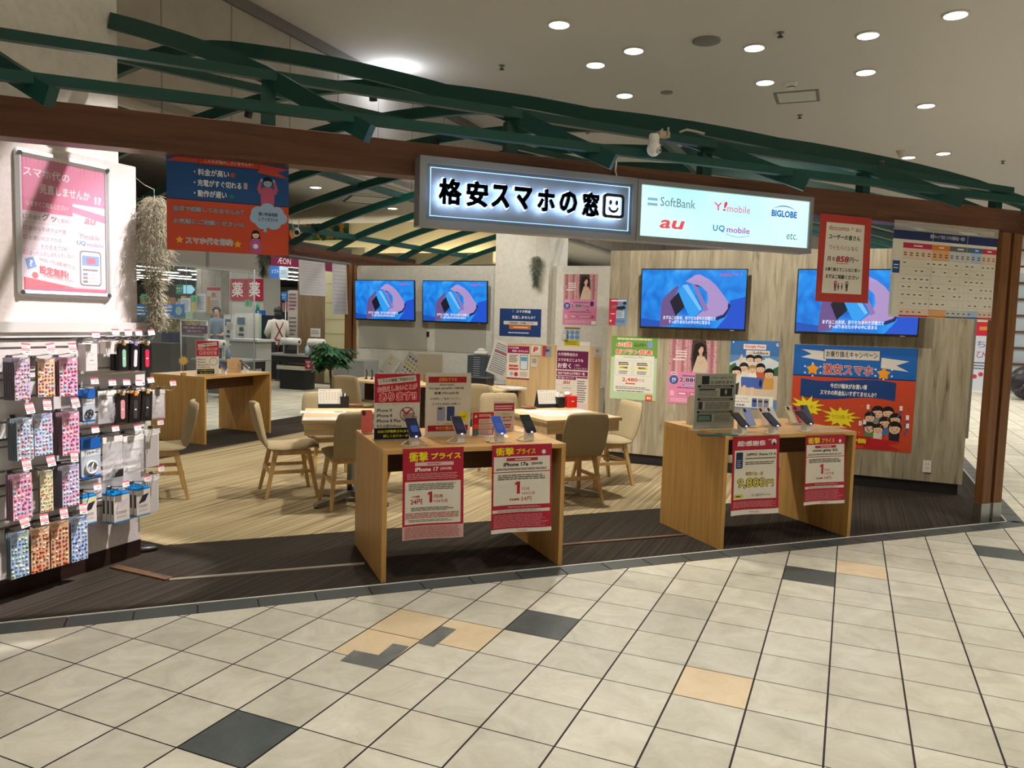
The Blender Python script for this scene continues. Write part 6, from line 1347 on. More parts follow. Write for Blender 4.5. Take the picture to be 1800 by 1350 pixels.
def power_bank(px, num, c, lab, nback, out=.13):
    u0, z0, w_, h_ = item_loc(*px, out); hook(u0+w_/2, z0+.012, .15, 'chrome hook carrying the '+lab, False)
    for k in range(nback+1):
        t = thing('power_bank_box', lab if k == 0 else 'same white boxes queued behind the '+lab, 'boxed goods', PLo(u0-.004*k, out-.030*k, z0-h_), PI/4, 'white power bank boxes'); b = MB(); b.rbox((0, 0, h_*.04), (w_, .026, h_*.9), mat((214, 206, 200), .45), .001); b.box((-.0006, .006, h_*.3), (0, .02, h_*.75), M['dark']); b.build('carton', t)
        b = MB(); b.box((-.0004, -.0004, h_*.9), (w_+.0004, .0264, h_*.97), mat((30, 140, 204), .3)); b.box((w_*.1, .008, h_*.97), (w_*.9, .012, h_*1.04), mat((30, 140, 204), .3)); b.build('blue_top', t); b = MB(); b.box((-.0004, -.0004, 0), (w_+.0004, .0264, h_*.04), mat((30, 140, 204), .3)); b.build('blue_foot', t)
        if k == 0:
            s = Sheet(w_, h_*.84, 'd6cec8', .0004, step=.0002); s.poly([(.42, .22), (.92, .16), (.62, .48), (.16, .54)], '2a2830' if c == 'k' else 'c8c0c8'); s.t(num, .14, .60, .78, .72, '4a4648', .0); s.lines(.15, .78, .8, .88, 2, '9a9490', .4)
            if num == '3000': s.c(.74, .12, .14, 'd8e048', .06); s.c(.25, .1, .12, '8ad07a', .04)
            s.mb.build('front_print', t, (0, -.0006, h_*.89))
power_bank((145, 872, 170, 918), '3000', 'k', 'white power bank box marked 3000', 0, .10)
power_bank((200, 868, 228, 914), '5000', 'w', 'white power bank box marked 5000 with pale bank', 2)
power_bank((240, 858, 264, 903), '5000', 'k', 'white power bank box marked 5000 at the panel end', 2)

# ---------------------------------------------------------------- hanging moss
MOSS = mat((158, 152, 132), .9, spec=.1, name='dry_moss'); MOSS2 = mat((86, 98, 84), .9, spec=.1, name='green_moss')
def moss(lab, top, L_, r0, n, m, hang_to, seed, tail=True):
    t = thing('hanging_moss', lab, 'hanging moss', top, 0, None); r_ = random.Random(seed); b = MB()
    for k in range(n):
        z = -L_*r_.random()**1.1*(.96 if tail else .9); f = -z/L_; rad = r0*(math.sin(PI*min(f*1.35+.10, 1))**.55 if f < .7 else max(.3, 1-f))*math.sqrt(r_.random()); a = r_.uniform(0, 2*PI)
        p = Vector((rad*math.cos(a), rad*math.sin(a), z)); P = [p]; d = Vector((math.cos(a)*.5, math.sin(a)*.5, -.6))
        for q in range(5):
            d = (d+Vector((r_.uniform(-.9, .9), r_.uniform(-.9, .9), r_.uniform(-.8, .35)))).normalized(); p = p+d*r_.uniform(.010, .022); P.append(p)
        b.tube(P, .0011, m, 3, False)
    b.build('strands', t)
    b = MB(); h_ = Vector(hang_to)-Vector(top); b.tube([(0, 0, -.02), (0, 0, .04), h_*.5+Vector((0, 0, .01)), h_], .0015, mat((190, 184, 170), .5), 5); b.build('string', t); return t
mp_ = Gp(270, 330, 5.72-.0); MT = Gp(271, 345, 5.55)
moss('large pale dry moss bunch hanging beyond the left display wall', MT, .80, .095, 2600, MOSS, PLo(PEND-.01, .005, 2.33), 3)
mt = Vector((*gs(10.05, 11.7), 2.36)); moss('dark green moss bunch hanging from the rear beam behind the banner', mt, .36, .07, 700, MOSS2, mt+Vector((0, 0, .1)), 4, False)
mt = Sp(943, 450, 14.6); moss('small grey green moss bunch hanging by the white middle column', mt, .42, .075, 800, MOSS2, mt+Vector((0, 0, .35)), 5)
# ---------------------------------------------------------------- floor pieces by the left wall
t = thing('cable_cover', 'thin brown and metal floor strip covering cables along the carpet', 'floor strip', (0, 0, 0))
a, c = Vector((-.463, 5.111, 0)), Vector((-.149, 4.780, 0)); BRS = grain('brown_strip', (84, 58, 40), (96, 68, 48), (108, 78, 56), sc=5)
b = MB(); b.bar(a+Vector((0, 0, .005)), c+Vector((0, 0, .005)), .055, .009, BRS); b.build('strip', t); b = MB(); b.bar(a.lerp(c, .62)+Vector((.012, .012, .0098)), a.lerp(c, .92)+Vector((.012, .012, .0098)), .012, .001, M['chrome']); b.build('metal_inlay', t)
for x0, x1 in ((-.149, .962), (2.17, 3.31)): b = MB(); b.bar((x0, 4.765, .004), (x1, 4.74, .004), .035, .008, mat((150, 140, 124), .35, .4) if x0 < 0 else BRS); b.build('strip', t)
b = MB(); p = Zp(254, 972, 0); r_ = [(-.02, 0), (.06, -.036), (.14, -.044), (.20, -.036), (.235, 0)]
V = []; n = 10
prof = [(-.03, .034, .055), (.02, .036, .052), (.08, .042, .046), (.14, .046, .042), (.19, .042, .036), (.225, .026, .026), (.235, .008, .016)]
for x, w_, h_ in prof:
    for i in range(n+1): a = PI*i/n; V.append((x, w_*math.cos(a), .012+(h_-.012)*math.sin(a)**.8))
    V += [(x, -w_*1.04, 0), (x, w_*1.04, 0)]
F = []; q = n+3
for k in range(len(prof)-1):
    for i in range(q): F.append((k*q+i, k*q+(i+1) % q, k*q+q+(i+1) % q, k*q+q+i))
F += [tuple(range(q-1, -1, -1)), tuple(range((len(prof)-1)*q, len(prof)*q))]
b.add(V, F, mat((24, 24, 28), .35, coat=.3), True); t = thing('shoe', 'black shoe tip showing past the end of the left display wall', 'shoe', (p.x-.16, p.y+.03, 0), .12); b.build('upper', t); b = MB(); b.box((-.03, -.046, 0), (.02, .046, .012), M['black']); b.build('heel', t)
def tape(lab, pxs):
    P = [Zp(600+x/3, 950+y/3, 0) for x, y in pxs]; b = MB(); b.prism([(p.x, p.y) for p in P], .0005, .0016, grain('grey_tape', (92, 94, 92), (106, 108, 105), (118, 120, 116), sc=9, rough=.5)); return b
for lab, pxs in (('long piece of grey tape patching cracked tile edges', [(205, 682), (358, 560), (272, 545), (196, 606), (66, 580), (-6, 636)]), ('short piece of grey tape on the peach tiles', [(487, 562), (606, 470), (530, 453), (398, 542)])):
    solo('floor_tape', tape(lab, pxs[::1]), lab, 'tape', group='grey tape patches on the floor')
# ================================================================ ceiling fittings
def downlight(p, lab, r=.17, grp='round mall ceiling downlights'):
    t = thing('downlight', lab, 'ceiling light', p, 0, grp)
    b = MB(); b.lathe([(r*.82, .0), (r, -.004), (r, -.018), (r*.84, -.022)], M['white'], 28, None, True, False); b.build('trim_ring', t)
    b = MB(); b.lathe([(r*.84, -.021), (r*.80, -.012), (0.001, -.010)], M['lamp'], 28, None, True, False); b.build('lamp_glass', t)
NM = ['left of the speaker, highest in view', 'below and left of the speaker', 'smaller, below left of the speaker', 'smallest of the left group', 'right of the speaker', 'beside the smoke detector',
      'upper right group, top', 'upper right group, bottom', 'largest, at the upper right corner', 'right of the square hatch', 'just above the green rafters, centre', 'low right above the rafters', 'low right beside the pendant fitting']
for p, nm in zip(DL, NM): downlight(p, 'round bright downlight, '+nm)
for i, p in enumerate(DL_MORE): downlight(p, 'round bright downlight behind or above the camera', grp='downlights outside the view')
for (x, y), nm in (((555, 328), 'nearest to the blue banner'), ((690, 365), 'left of the lettered sign'), ((645, 395), 'farthest, above the rear beam'), ((802, 432), 'under the lettered sign'), ((1271, 292), 'between the rafters above the logo sign')):
    if x != 1271: downlight(Zp(x, y, 3.95), 'small downlight of the low ceiling, '+nm, .12, 'low ceiling downlights')
p = Gp(668, 140, 10.75); t = thing('wall_spotlight', 'bright bluish floodlight high on the panelled wall', 'light', (p.x, p.y, p.z)); b = MB(); b.ball((0, 0, 0), .12, glow((225, 234, 255), 9.0), 16, 10); b.build('lamp', t); b = MB(); b.tube([(-.12, .12, .05), (-.02, .02, .1)], .05, M['white'], 10); b.build('housing', t)
def lamp_pt(loc, e, col, r=.1):
    l = bpy.data.lights.new('lamp', 'POINT'); l.energy = e; l.color = col; l.shadow_soft_size = r; o = bpy.data.objects.new('lamp', l); COL.objects.link(o); o.location = loc
lamp_pt((p.x+.25, p.y-.25, p.z-.1), 22, (.84, .9, 1))
b = MB(); p = Zp(1242, 71, CEIL); b.lathe([(.205, 0), (.205, -.02), (.18, -.03), (.0, -.03)], mat((132, 130, 126), .7), 28, None, True, False); solo('ceiling_speaker', b, 'round grey speaker grille in the tall ceiling', 'speaker', p)
b = MB(); p = Zp(1172, 162, CEIL); b.lathe([(.11, 0), (.11, -.015), (0, -.02)], mat((136, 132, 126), .7), 24, None, True, False); solo('ceiling_speaker', b, 'small dim round plate in the ceiling above the camera device', 'speaker', p)
p = Zp(1401, 170, CEIL); t = thing('ceiling_hatch', 'square grey framed hatch in the tall ceiling', 'hatch', p, PI/4); b = MB(); 
for lo, hi in (((-.38, -.38, -.012), (.38, -.33, .0)), ((-.38, .33, -.012), (.38, .38, 0)), ((-.38, -.33, -.012), (-.33, .33, 0)), ((.33, -.33, -.012), (.38, .33, 0))): b.box(lo, hi, mat((126, 124, 122), .6))
b.build('frame', t); b = MB(); b.box((-.33, -.33, -.006), (.33, .33, 0), M['ceil']); b.build('panel', t)
p = Zp(1391, 146, CEIL); t = thing('smoke_detector', 'white round smoke detector beside the hatch', 'detector', p); b = MB(); b.lathe([(.11, 0), (.11, -.03), (.07, -.06), (.07, -.09), (0, -.095)], M['white'], 20, None, True, False); b.build('body', t); b = MB(); b.lathe([(.072, -.066), (.074, -.084)], M['dark'], 12, None, True, False); b.build('vents', t)
for k, (x, y) in enumerate(((882, 115), (1372, 57), (1406, 202), (1763, 283), (1033, 229))):
    p = Zp(x, y, CEIL); t = thing('sprinkler', 'tiny ceiling sprinkler head, '+['left of the downlights', 'near the top beside the speaker', 'below the hatch', 'far right', 'among the rafters'][k], 'sprinkler', p, 0, 'ceiling sprinklers'); b = MB(); b.lathe([(.055, 0), (.05, -.012), (.02, -.02), (.02, -.06)], mat((120, 116, 110), .4, .3), 14, None, True, True); b.build('head', t); b = MB(); b.lathe([(.045, -.062), (.045, -.068)], M['dark'], 12); b.build('deflector', t)
p = Zp(1583, 265, CEIL); t = thing('pendant_fitting', 'small cone shaped ceiling rose with a thin rod, low right', 'fitting', p); b = MB(); b.lathe([(.10, 0), (.025, -.16), (0, -.17)], mat((186, 176, 158), .6), 16, None, True, False); b.build('cone', t); b = MB(); b.tube([(0, 0, -.2), (0, 0, -.9)], .012, M['dark'], 6); b.build('rod', t)
p = Zp(655, 350, 3.95); t = thing('ceiling_cassette', 'square flush air conditioner in the low rear ceiling', 'air conditioner', p, 0.0); b = MB(); b.rbox((-.6, -.6, -.03), (.6, .6, 0), M['white'], .01); b.build('panel', t)
for q in range(4): b = MB(); b.box((-.5, -.56, -.034), (.5, -.49, -.03), M['dark'], Matrix.Rotation(q*PI/2, 4, 'Z')); b.build('slot', t)
p = Gp(1, 1, 1)
# white security camera under the roof frame
p = Yp(1149, 262, 3.97); t = thing('security_camera', 'white dome shaped security camera under the roof frame above the logo sign', 'camera', p)
b = MB(); b.ball((0, 0, 0), .040, M['white'], 18, 12, (1, 1, 1.05)); b.lathe([(.030, .02), (.030, .075), (.024, .085)], M['white'], 16); b.build('body', t); b = MB(); b.ball((.012, -.028, -.012), .020, mat((180, 180, 180), .2), 12, 8); b.ball((.015, -.044, -.014), .007, M['dark'], 10, 6); b.build('lens', t)
b = MB(); b.rbox((.025, -.02, .07), (.095, .03, .105), mat((176, 160, 138), .4), .003); b.box((.07, -.03, .075), (.08, -.02, .125), M['steel']); b.tube([(.05, 0, .10), (.05, .0, .12)], .006, M['steel'], 6); b.build('bracket', t)
b = MB(); pts = [Yp(x, y, 4.36) for x, y in ((1195, 232), (1207, 228), (1222, 231), (1238, 235))]; b.tube(pts, .008, mat((176, 170, 150), .4), 6); solo('cable_tie', b, 'twisted pale cable tied on the roof frame right of the camera', 'cable')
p = Sp(510, 408, 13.6); q_ = Gp(520, 408, 9.8); t = thing('security_camera', 'white camera with black eye hanging beside the blue banner', 'camera', q_); b = MB(); b.ball((0, 0, 0), .06, M['white'], 16, 10); b.build('body', t); b = MB(); b.ball((.01, -.05, -.01), .034, M['black'], 12, 8); b.build('lens', t); b = MB(); b.tube([(-.03, 0, .03), (-.05, 0, .16)], .006, M['white'], 6); b.tube([(.03, 0, .03), (.04, 0, .16)], .006, M['white'], 6); b.build('arms', t)
# papers hung on the rear beam
for (tl, tr, bl, lab) in (((525, 456), (571, 460), (524, 518), 'white paper seen from behind, hung on the rear beam, left one'), ((584, 462), (613, 466), (583, 552), 'long white paper seen from behind, hung on the rear beam, right one')):
    a, rz, w_, h_ = quad(tl, tr, bl, lambda x, y: Gp(x, y, 10.42)); s = Sheet(w_, h_, 'b6b2b0', .001, fn=drape(.02), grid=(6, 6)); s.lines(.08, .05, .92, .95, 12, 'a6a2a2', .3, 3); s.done('hung_paper', lab, 'paper', a, rz)
b = MB(); a, c = Gp(508, 449, 10.4), Gp(616, 464, 10.4); b.bar(a, c, .01, .03, mat((120, 124, 128), .4)); solo('paper_rail', b, 'thin grey rail on the rear beam holding the papers', 'rail', kind='x') if False else solo('paper_rail', b, 'thin grey rail on the rear beam holding the papers', 'rail')

# ================================================================ supermarket behind the booth
b = MB(); gsbox(b, 14.0, 14.2, 6, 16.4, 2.235, 2.85, mat((112, 108, 102), .5, name='grey_bulkhead')); gsbox(b, 13.992, 14.0, 14.32, 14.40, 2.235, 2.85, mat((84, 80, 76), .5)); gsbox(b, 13.985, 14.0, 6, 16.4, 2.235, 2.25, mat((150, 146, 140), .4)); struct('wall_store_front', b, 'grey bulkhead over the supermarket entrance')
b = MB(); gsbox(b, 14.2, 48, 6, 52, 2.86, 2.95, mat((70, 68, 66), .8)); struct('ceiling_store', b)
b = MB(); gsbox(b, 13, 48, 46, 46.2, 0, 2.85, mat((176, 168, 152), .8)); gsbox(b, 47, 47.2, 6, 46, 0, 2.85, mat((150, 144, 132), .8)); struct('wall_store', b)
SL0 = None
for g in (15.2, 16.5, 17.8, 19.1, 20.4, 23, 25.6, 28.2, 30.8, 33.4, 36, 38.6, 41.2):
    for m_ in range(6):
        s_ = (11.5 if g < 21 else 17)+3.4*m_
        if 21.2 < s_+2.4 and s_ < 24.2 and any(a-.4 < g < c_+.4 for a, c_ in ((16.4, 18.9), (19.4, 22.0))): continue
        if SL0 is None:
            SL0 = thing('strip_light', 'long white ceiling strip light in the supermarket', 'ceiling light', (0, 0, 0), PI/4, 'strip lights in the supermarket')
            b = MB(); b.box((-.85, -.05, -.04), (.85, .05, -.02), glow((255, 252, 244), 17.0)); b.build('tube', SL0); b = MB(); b.box((-.9, -.09, -.02), (.9, .09, 0), M['white']); b.build('housing', SL0); o = SL0
        else: o = copy_tree(SL0)
        o.location = (*gs(g, s_+1.2), 2.852)
def blk(mb, s_, x0, x1, yt, yb, dep, m, zb=None):
    p, q = Sp(x0, yt, s_), Sp(x1, yt, s_); ym = (x0+x1)/2
    zt = Sp(ym, yt, s_).z; zb = Sp(ym, yb, s_).z if zb is None else zb
    gsbox(mb, q.y-q.x, p.y-p.x, s_, s_+dep, zb, zt, m)
def bt(name, lab, cat, s_, x0, x1, yt, yb, dep, m, zb=None, group=None):
    b = MB(); blk(b, s_, x0, x1, yt, yb, dep, m, zb); return solo(name, b, lab, cat, group=group)
def sg(name, lab, cat, s_, x0, y0, x1, y1, base, draw=None, group=None, thick=.02, rod=0):
    a, rz, w_, h_ = quad((x0, y0), (x1, y0), (x0, y1), lambda x, y: Sp(x, y, s_)); s = Sheet(w_, h_, base, thick, step=.004)
    if draw: draw(s)
    o = s.done(name, lab, cat, a, rz, group)
    if rod: b = MB(); b.tube([(w_/2, .03, -.001), (w_/2, .03, (2.86 if rod == 1 else .70)-a.z)], .006, M['steel'], 6); b.build('rod', o)
    return o
# columns
CLM = grain('concrete_column', (160, 154, 142), (172, 166, 154), (182, 176, 166), sc=6, rough=.8)
b = MB(); blk(b, 23, 345, 389, 474, 600, .9, CLM, 0); b.v = [(v[0], v[1], 2.85 if v[2] > .1 else 0) for v in b.v]; struct('wall_store_column', b)
b = MB(); blk(b, 22, 403, 463, 480, 600, .9, mat((196, 194, 186), .7), 0); b.v = [(v[0], v[1], 2.85 if v[2] > .1 else 0) for v in b.v]; struct('wall_store_column', b)
for k, (x0, x1) in enumerate(((404, 432), (434, 462))):
    sg('pharmacy_sign', ['red sign with white medicine character, left one', 'red sign with white medicine character, right one'][k], 'sign', 21.95, x0, 490, x1, 528, 'b81c38', lambda s: s.t('薬', .14, .14, .84, .84, 'f0e8e4', .025), 'red medicine signs')
def aeon():
    a = Gp(479, 452, 13.9); s = Sheet(1.9, .19, '6a1840', .04); s.t('ÆON', .10, .20, .30, .78, 'e0c8d0', .0); s.done('store_sign', 'dark magenta supermarket name sign beyond the rear beam', 'sign', (*gs(13.9, 16.45), 2.60), PI/4)
aeon()
sg('hanging_sign', 'blue hanging section sign with round white end', 'sign', 20, 474, 468, 491, 489, '2a6ab8', lambda s: (s.t('ソフト', .2, .25, .95, .6, 'e0e8f0', .02)), rod=1); sg('hanging_sign', 'round white end plate beside the blue section sign', 'sign', 20, 491, 468, 506, 489, 'b8ccd8', lambda s: s.lines(.2, .3, .8, .7, 3, '6a90b0', .4), rod=1)
sg('checkout_sign', 'green square sign for the self checkout', 'sign', 18, 309, 500, 322, 517, '1c7058', lambda s: (s.t('セルフ', .1, .3, .9, .5, 'd8e8e0', .03), s.t('レジ', .25, .58, .75, .75, 'd8e8e0', .03)), rod=1)
a, rz, w_, h_ = quad((322, 501), (341, 501), (322, 516), lambda x, y: Sp(x, y, 18)); b = MB(); b.xz([(0, -h_), (w_*.7, -h_), (w_, -h_/2), (w_*.7, 0), (0, 0)], 0, .03, glow((150, 215, 235), .9)); solo('arrow_sign', b, 'lit pale blue arrow sign beside the green checkout sign', 'sign', a, rz)
for k, (x0, y0, x1, y1, d, lab) in enumerate(((248, 517, 262, 530, '2', 'green number 2 plate above the blue banners'), (336, 519, 347, 531, '3', 'green number 3 plate beside the concrete column'), (430, 527, 441, 539, '5', 'green number 5 plate under the red medicine sign'))):
    sg('number_plate', lab, 'sign', 17.5, x0, y0, x1, y1, '5a9a78', lambda s, d=d: s.t(d, .35, .25, .65, .78, '23503c', .02), 'green checkout number plates', rod=1)
for k, (x0, x1) in enumerate(((236, 276), (275, 323))):
    sg('cart_banner', ['blue banner cut off by the moss, left one', 'blue banner over the cart bay, right one'][k], 'banner', 15.5, x0, 534, x1, 556, '2878c0', lambda s: (s.lines(.1, .15, .62, .62, 2, 'e0ecf4', .5, 5, .1), s.c(.82, .5, .12, '9ab8b0'), s.r(.12, .72, .5, .86, 'd8e4ec')), 'blue banners')
# goods behind the carts
BSK = grain('yellow_goods', (96, 84, 40), (150, 134, 70), (190, 176, 120), (1, 1, 1), sc=14, rough=.6)
t = thing('goods_bin', 'open bin of yellow packed goods under the blue banner', 'bin', (0, 0, 0)); b = MB(); blk(b, 15.8, 272, 326, 560, 582, .5, BSK); b.build('goods', t); b = MB(); blk(b, 15.75, 270, 328, 582, 620, .6, mat((90, 86, 80), .6), 0); b.build('bin_body', t)
bt('goods_bin', 'dark grey bin with a white lid behind the moss', 'bin', 15.9, 246, 270, 556, 600, .5, mat((92, 96, 100), .5), 0)
bt('crate', 'navy plastic crate on the cart bay', 'crate', 15.53, 284, 304, 584, 602, .2, mat((28, 40, 88), .5), .9)
bt('dark_rack', 'dark rack beside the panel end behind the counter', 'rack', 15.0, 262, 300, 603, 640, .5, mat((46, 40, 38), .6), 0)
# purple sign on a stand
t = thing('sign_stand', 'purple notice board on a grey frame stand before the checkouts', 'sign', (0, 0, 0))
b = MB(); p, q = Sp(318, 570, 14.2), Sp(364, 570, 14.2); L_ = mat((150, 150, 146), .4, .3)
for c_ in (p, q): b.tube([(c_.x, c_.y, 0), (c_.x, c_.y, 1.36)], .012, L_, 8)
b.tube([(p.x, p.y, 1.36), (q.x, q.y, 1.36)], .012, L_, 8); b.tube([(p.x, p.y, 1.1), (q.x, q.y, 1.1)], .01, L_, 8); b.build('frame', t)
a, rz, w_, h_ = quad((319, 571), (364, 571), (319, 585), lambda x, y: Sp(x, y, 14.18)); s = Sheet(w_, h_, '4a1c48', .01, step=.003); s.t('お客さま用ダンボール', .08, .15, .9, .45, 'd8c8d4', .0); s.t('ご自由にお使い下さい', .18, .6, .8, .85, 'd8c8d4', .0); s.mb.build('board', t, a, rz)
# checkout furniture
WHT = mat((208, 210, 206), .45); LG = mat((150, 180, 158), .5); GRC = mat((140, 142, 138), .55); NVY = mat((30, 40, 56), .45)
bt('checkout_cabinet', 'pale green checkout cabinet left of the grey one', 'cabinet', 17, 326, 338, 548, 600, .5, LG, 0); bt('checkout_cabinet', 'grey checkout cabinet behind the purple notice', 'cabinet', 17.05, 340, 360, 549, 600, .2, GRC, 0)
def register(lab, x0, x1, yt, s_):
    t = thing('checkout_register', lab, 'register', (0, 0, 0), 0, 'self checkout registers'); b = MB(); blk(b, s_, x0, x1, yt, 600, .4, WHT, 0); b.build('body', t)
    b = MB(); w_ = x1-x0; blk(b, s_-.03, x0+w_*.15, x1-w_*.35, yt+8, yt+20, .03, mat((70, 92, 116), .2)); b.build('screen', t); b = MB(); blk(b, s_-.03, x0+w_*.3, x1-w_*.45, yt+25, yt+32, .03, M['dark']); blk(b, s_-.03, x0+w_*.25, x1-w_*.45, yt+36, yt+40, .03, M['dark']); b.build('slots', t)
register('white checkout register with blue screen below the medicine sign', 413, 438, 550, 17.3); register('white checkout register half hidden behind the cashier', 393, 411, 553, 18.3)
bt('checkout_cabinet', 'slim pale green post cabinet right of the register', 'cabinet', 17.8, 440, 447, 551, 597, .3, LG, 0)
t = thing('grey_counter', 'grey counter box in front of the registers', 'counter', (0, 0, 0)); b = MB(); blk(b, 16.3, 403, 450, 600, 632, .6, GRC, 0); b.build('body', t); b = MB(); blk(b, 16.25, 401, 452, 596, 600, .7, mat((176, 178, 174), .4)); b.build('top', t)
bt('tall_cabinet', 'tall navy cabinet between the register and the woman', 'cabinet', 19.9, 445, 470, 554, 640, .6, NVY, 0); bt('tall_cabinet', 'navy cabinet behind the woman', 'cabinet', 20.9, 470, 506, 556, 640, .6, NVY, 0)
sg('cube_sign', 'blue number 2 cube sign on the navy cabinet', 'sign', 19.85, 449, 545, 459, 554, '1c62b0', lambda s: s.t('2', .3, .2, .7, .8, 'e8eef4', .04), None, .15)
b = MB(); p = Sp(453, 540, 19.9); b.lathe([(.04, 0), (.04, .12), (.015, .16), (.015, .2)], mat((70, 170, 120), .3), 12); solo('spray_bottle', b, 'green bottle standing on the blue cube sign', 'bottle', (p.x, p.y, Sp(454, 545, 19.9).z))
# shelves of goods further back
t = thing('goods_shelf', 'dark shelf of pink packed goods far inside the store', 'shelf', (0, 0, 0)); b = MB(); blk(b, 24, 462, 505, 520, 600, .5, mat((60, 54, 52), .6), 0); b.build('shelf_body', t)
for k in range(10): b = MB(); x = 464+4*k; blk(b, 23.9, x, x+3.2, 530+(k % 3), 548, .1, ink(['d87a90', 'e0b0b4', 'b04a60', 'e8dcd4', 'c86a78'][k % 5])); b.build('pack', t)
bt('card_shelf', 'long low checkout shelf under the coloured display cards', 'shelf', 20.8, 240, 372, 552, 600, 1.9, mat((120, 112, 100), .6), 0)
for v in bpy.data.objects['card_shelf'].data.vertices: v.co.z = 1.45 if v.co.z > .5 else 0
for k in range(20):
    x = 246+6*k; bt('display_card', 'small coloured display card on the far checkout shelves', 'card', 21+(k % 3)*.5, x, x+5.5, 520+(k*7) % 12, 536+(k*5) % 8, .1, ink(['a89060', 'c8b878', 'b07a68', 'd8d0c4', '9aa8b0', 'c89a50', '8a9a78'][k % 7]), 1.45, 'display cards on the far checkout shelves')
for k, (x0, x1, yt, yb, c, lab) in enumerate(((364, 388, 504, 550, 'c8c0b8', 'tall pale notice with a red band by the cashier'), (345, 361, 516, 548, 'b4b4bc', 'grey notice by the concrete column'), (318, 334, 524, 548, 'c4ccd0', 'white leaflet by the arrow sign'), (398, 410, 566, 580, 'c0b8b0', 'small white board near the cashier'))):
    sg('store_notice', lab, 'notice', 22.8 if k == 0 else 17.8-.2*k, x0, yt, x1, yb, c, lambda s: (s.r(0, .02, 1, .14, 'b02838'), s.lines(.15, .5, .85, .9, 5, '8a7a78', .4), s.t('氷', .3, .2, .7, .42, 'c03a40', .03)) if s.w > .27 else s.lines(.1, .1, .9, .9, 6, '7a8088', .4), rod=1)
sg('store_notice', 'tall pale poster board right of the woman', 'notice', 20.7, 506, 510, 524, 600, 'b8b0a4', lambda s: (s.lines(.15, .05, .85, .4, 5, '8a5a68', .5), s.lines(.15, .5, .85, .9, 5, '6a6660', .4)))
sg('hanging_sign', 'small blue register sign on a pole by the woman', 'sign', 20.5, 495, 513, 504, 528, '2470b8', lambda s: (s.t('セルフ', .1, .25, .9, .45, 'e0e8f0', .03), s.t('レジ', .2, .55, .8, .75, 'e0e8f0', .03)))
b = MB(); p = Sp(502, 560, 20.56); b.tube([(p.x, p.y, 0), (p.x, p.y, 1.95)], .012, M['steel'], 8); solo('sign_pole', b, 'thin grey pole carrying the small blue register sign', 'pole')
b = MB(); p = Gp(447, 560, 12.9); b.tube([(p.x, p.y, 0), (p.x, p.y, 2.24)], .012, mat((150, 158, 160), .3), 8); solo('glass_edge_post', b, 'slim upright post of the glass front', 'post')
GLS = glass_mat('store_glass', (206, 220, 218), .07, .03)
b = MB(); p, q = Gp(262, 560, 12.92), Gp(447, 560, 12.92); gsbox(b, 12.91, 12.93, p.x+p.y, q.x+q.y, .05, 2.235, GLS); solo('glass_screen', b, 'large clear glass screen of the store front', 'glass')
WPN = grain('brown_wood_panel', (104, 84, 58), (118, 96, 68), (130, 108, 78), (14, 14, .8), sc=2.2, rough=.5)
b = MB(); blk(b, 20.6, 524, 571, 440, 620, .1, WPN, 0); struct('wall_store_panel', b)
b = MB(); CT = mat((178, 170, 132), .5); p, q = Sp(571, 560, 20.5), Sp(640, 560, 20.5)
gsbox(b, q.y-q.x, p.y-p.x, 20.5, 20.7, 0, 3.0, CT)
for z in (.55, 1.1, 1.42, 1.78, 2.2): gsbox(b, q.y-q.x, p.y-p.x, 20.49, 20.5, z, z+.012, mat((130, 122, 96), .6))
struct('wall_store_tiles', b)
# packing tables with bag rolls
TTOP = mat((120, 122, 118), .35); TBLK = mat((26, 26, 28), .5)
def pack_table(lab, pl_, pr_, z):
    a, c = Zp(*pl_, z), Zp(*pr_, z); s_ = (a.x+a.y+c.x+c.y)/2; ga, gc = a.y-a.x, c.y-c.x
    t = thing('packing_table', lab, 'table', (0, 0, 0), 0, 'packing tables'); b = MB(); gsbox(b, gc, ga, s_, s_+.75*1.41, z-.03, z, TTOP); b.build('table_top', t)
    b = MB(); gsbox(b, gc+.1, ga-.15, s_+.06, s_+.95, z-.16, z-.03, TBLK); b.build('apron', t); b = MB(); (gsbox(b, gc+.1, ga-.15, s_+.3, s_+.95, .08, .34, TBLK), b.build('lower_shelf', t)) if s_ < 16 else None
    for g in (gc+.1, ga-.2):
        for q in (.08, .88): b = MB(); gsbox(b, g, g+.06, s_+q, s_+q+.06, 0, z-.05, TBLK); b.build('leg', t)
    return s_, ga, gc
sA, gA0, gA1 = pack_table('dark packing table with grey top beside the purple notice', (298, 631), (458, 633), .70)
sB, gB0, gB1 = pack_table('dark packing table with grey top near the potted plant', (443, 621), (600, 628), .70)
def bag_roll(lab, px, s_, z, L_):
    p = Sp(*px, s_); t = thing('bag_roll', lab, 'bag roll', (p.x, p.y, z), -PI/4, 'plastic bag rolls')
    b = MB(); b.box((-L_*.5, -.06, 0), (L_*.5, .06, .012), M['clear']); b.box((-L_*.42, -.01, .01), (-L_*.38, .01, .26), mat((170, 172, 172), .3)); b.box((L_*.38, -.01, .01), (L_*.42, .01, .26), mat((170, 172, 172), .3)); b.box((-L_*.3, -.04, .01), (L_*.3, .04, .10), M['dark']); b.build('holder', t)
    b = MB(); b.tube([(-L_*.48, 0, .26), (L_*.48, 0, .26)], .075, mat((206, 206, 200), .35), 18); b.build('roll', t); b = MB(); b.tube([(L_*.48, 0, .26), (L_*.484, 0, .26)], .03, M['black'], 12); b.build('core', t)
bag_roll('roll of clear bags on the packing table beside the purple notice', (380, 628), sA+.4, .70, .36); bag_roll('roll of clear bags on the packing table by the plant, left one', (511, 620), sB+.4, .70, .44); bag_roll('roll of clear bags on the packing table by the plant, right one', (556, 620), sB+.5, .70, .36)
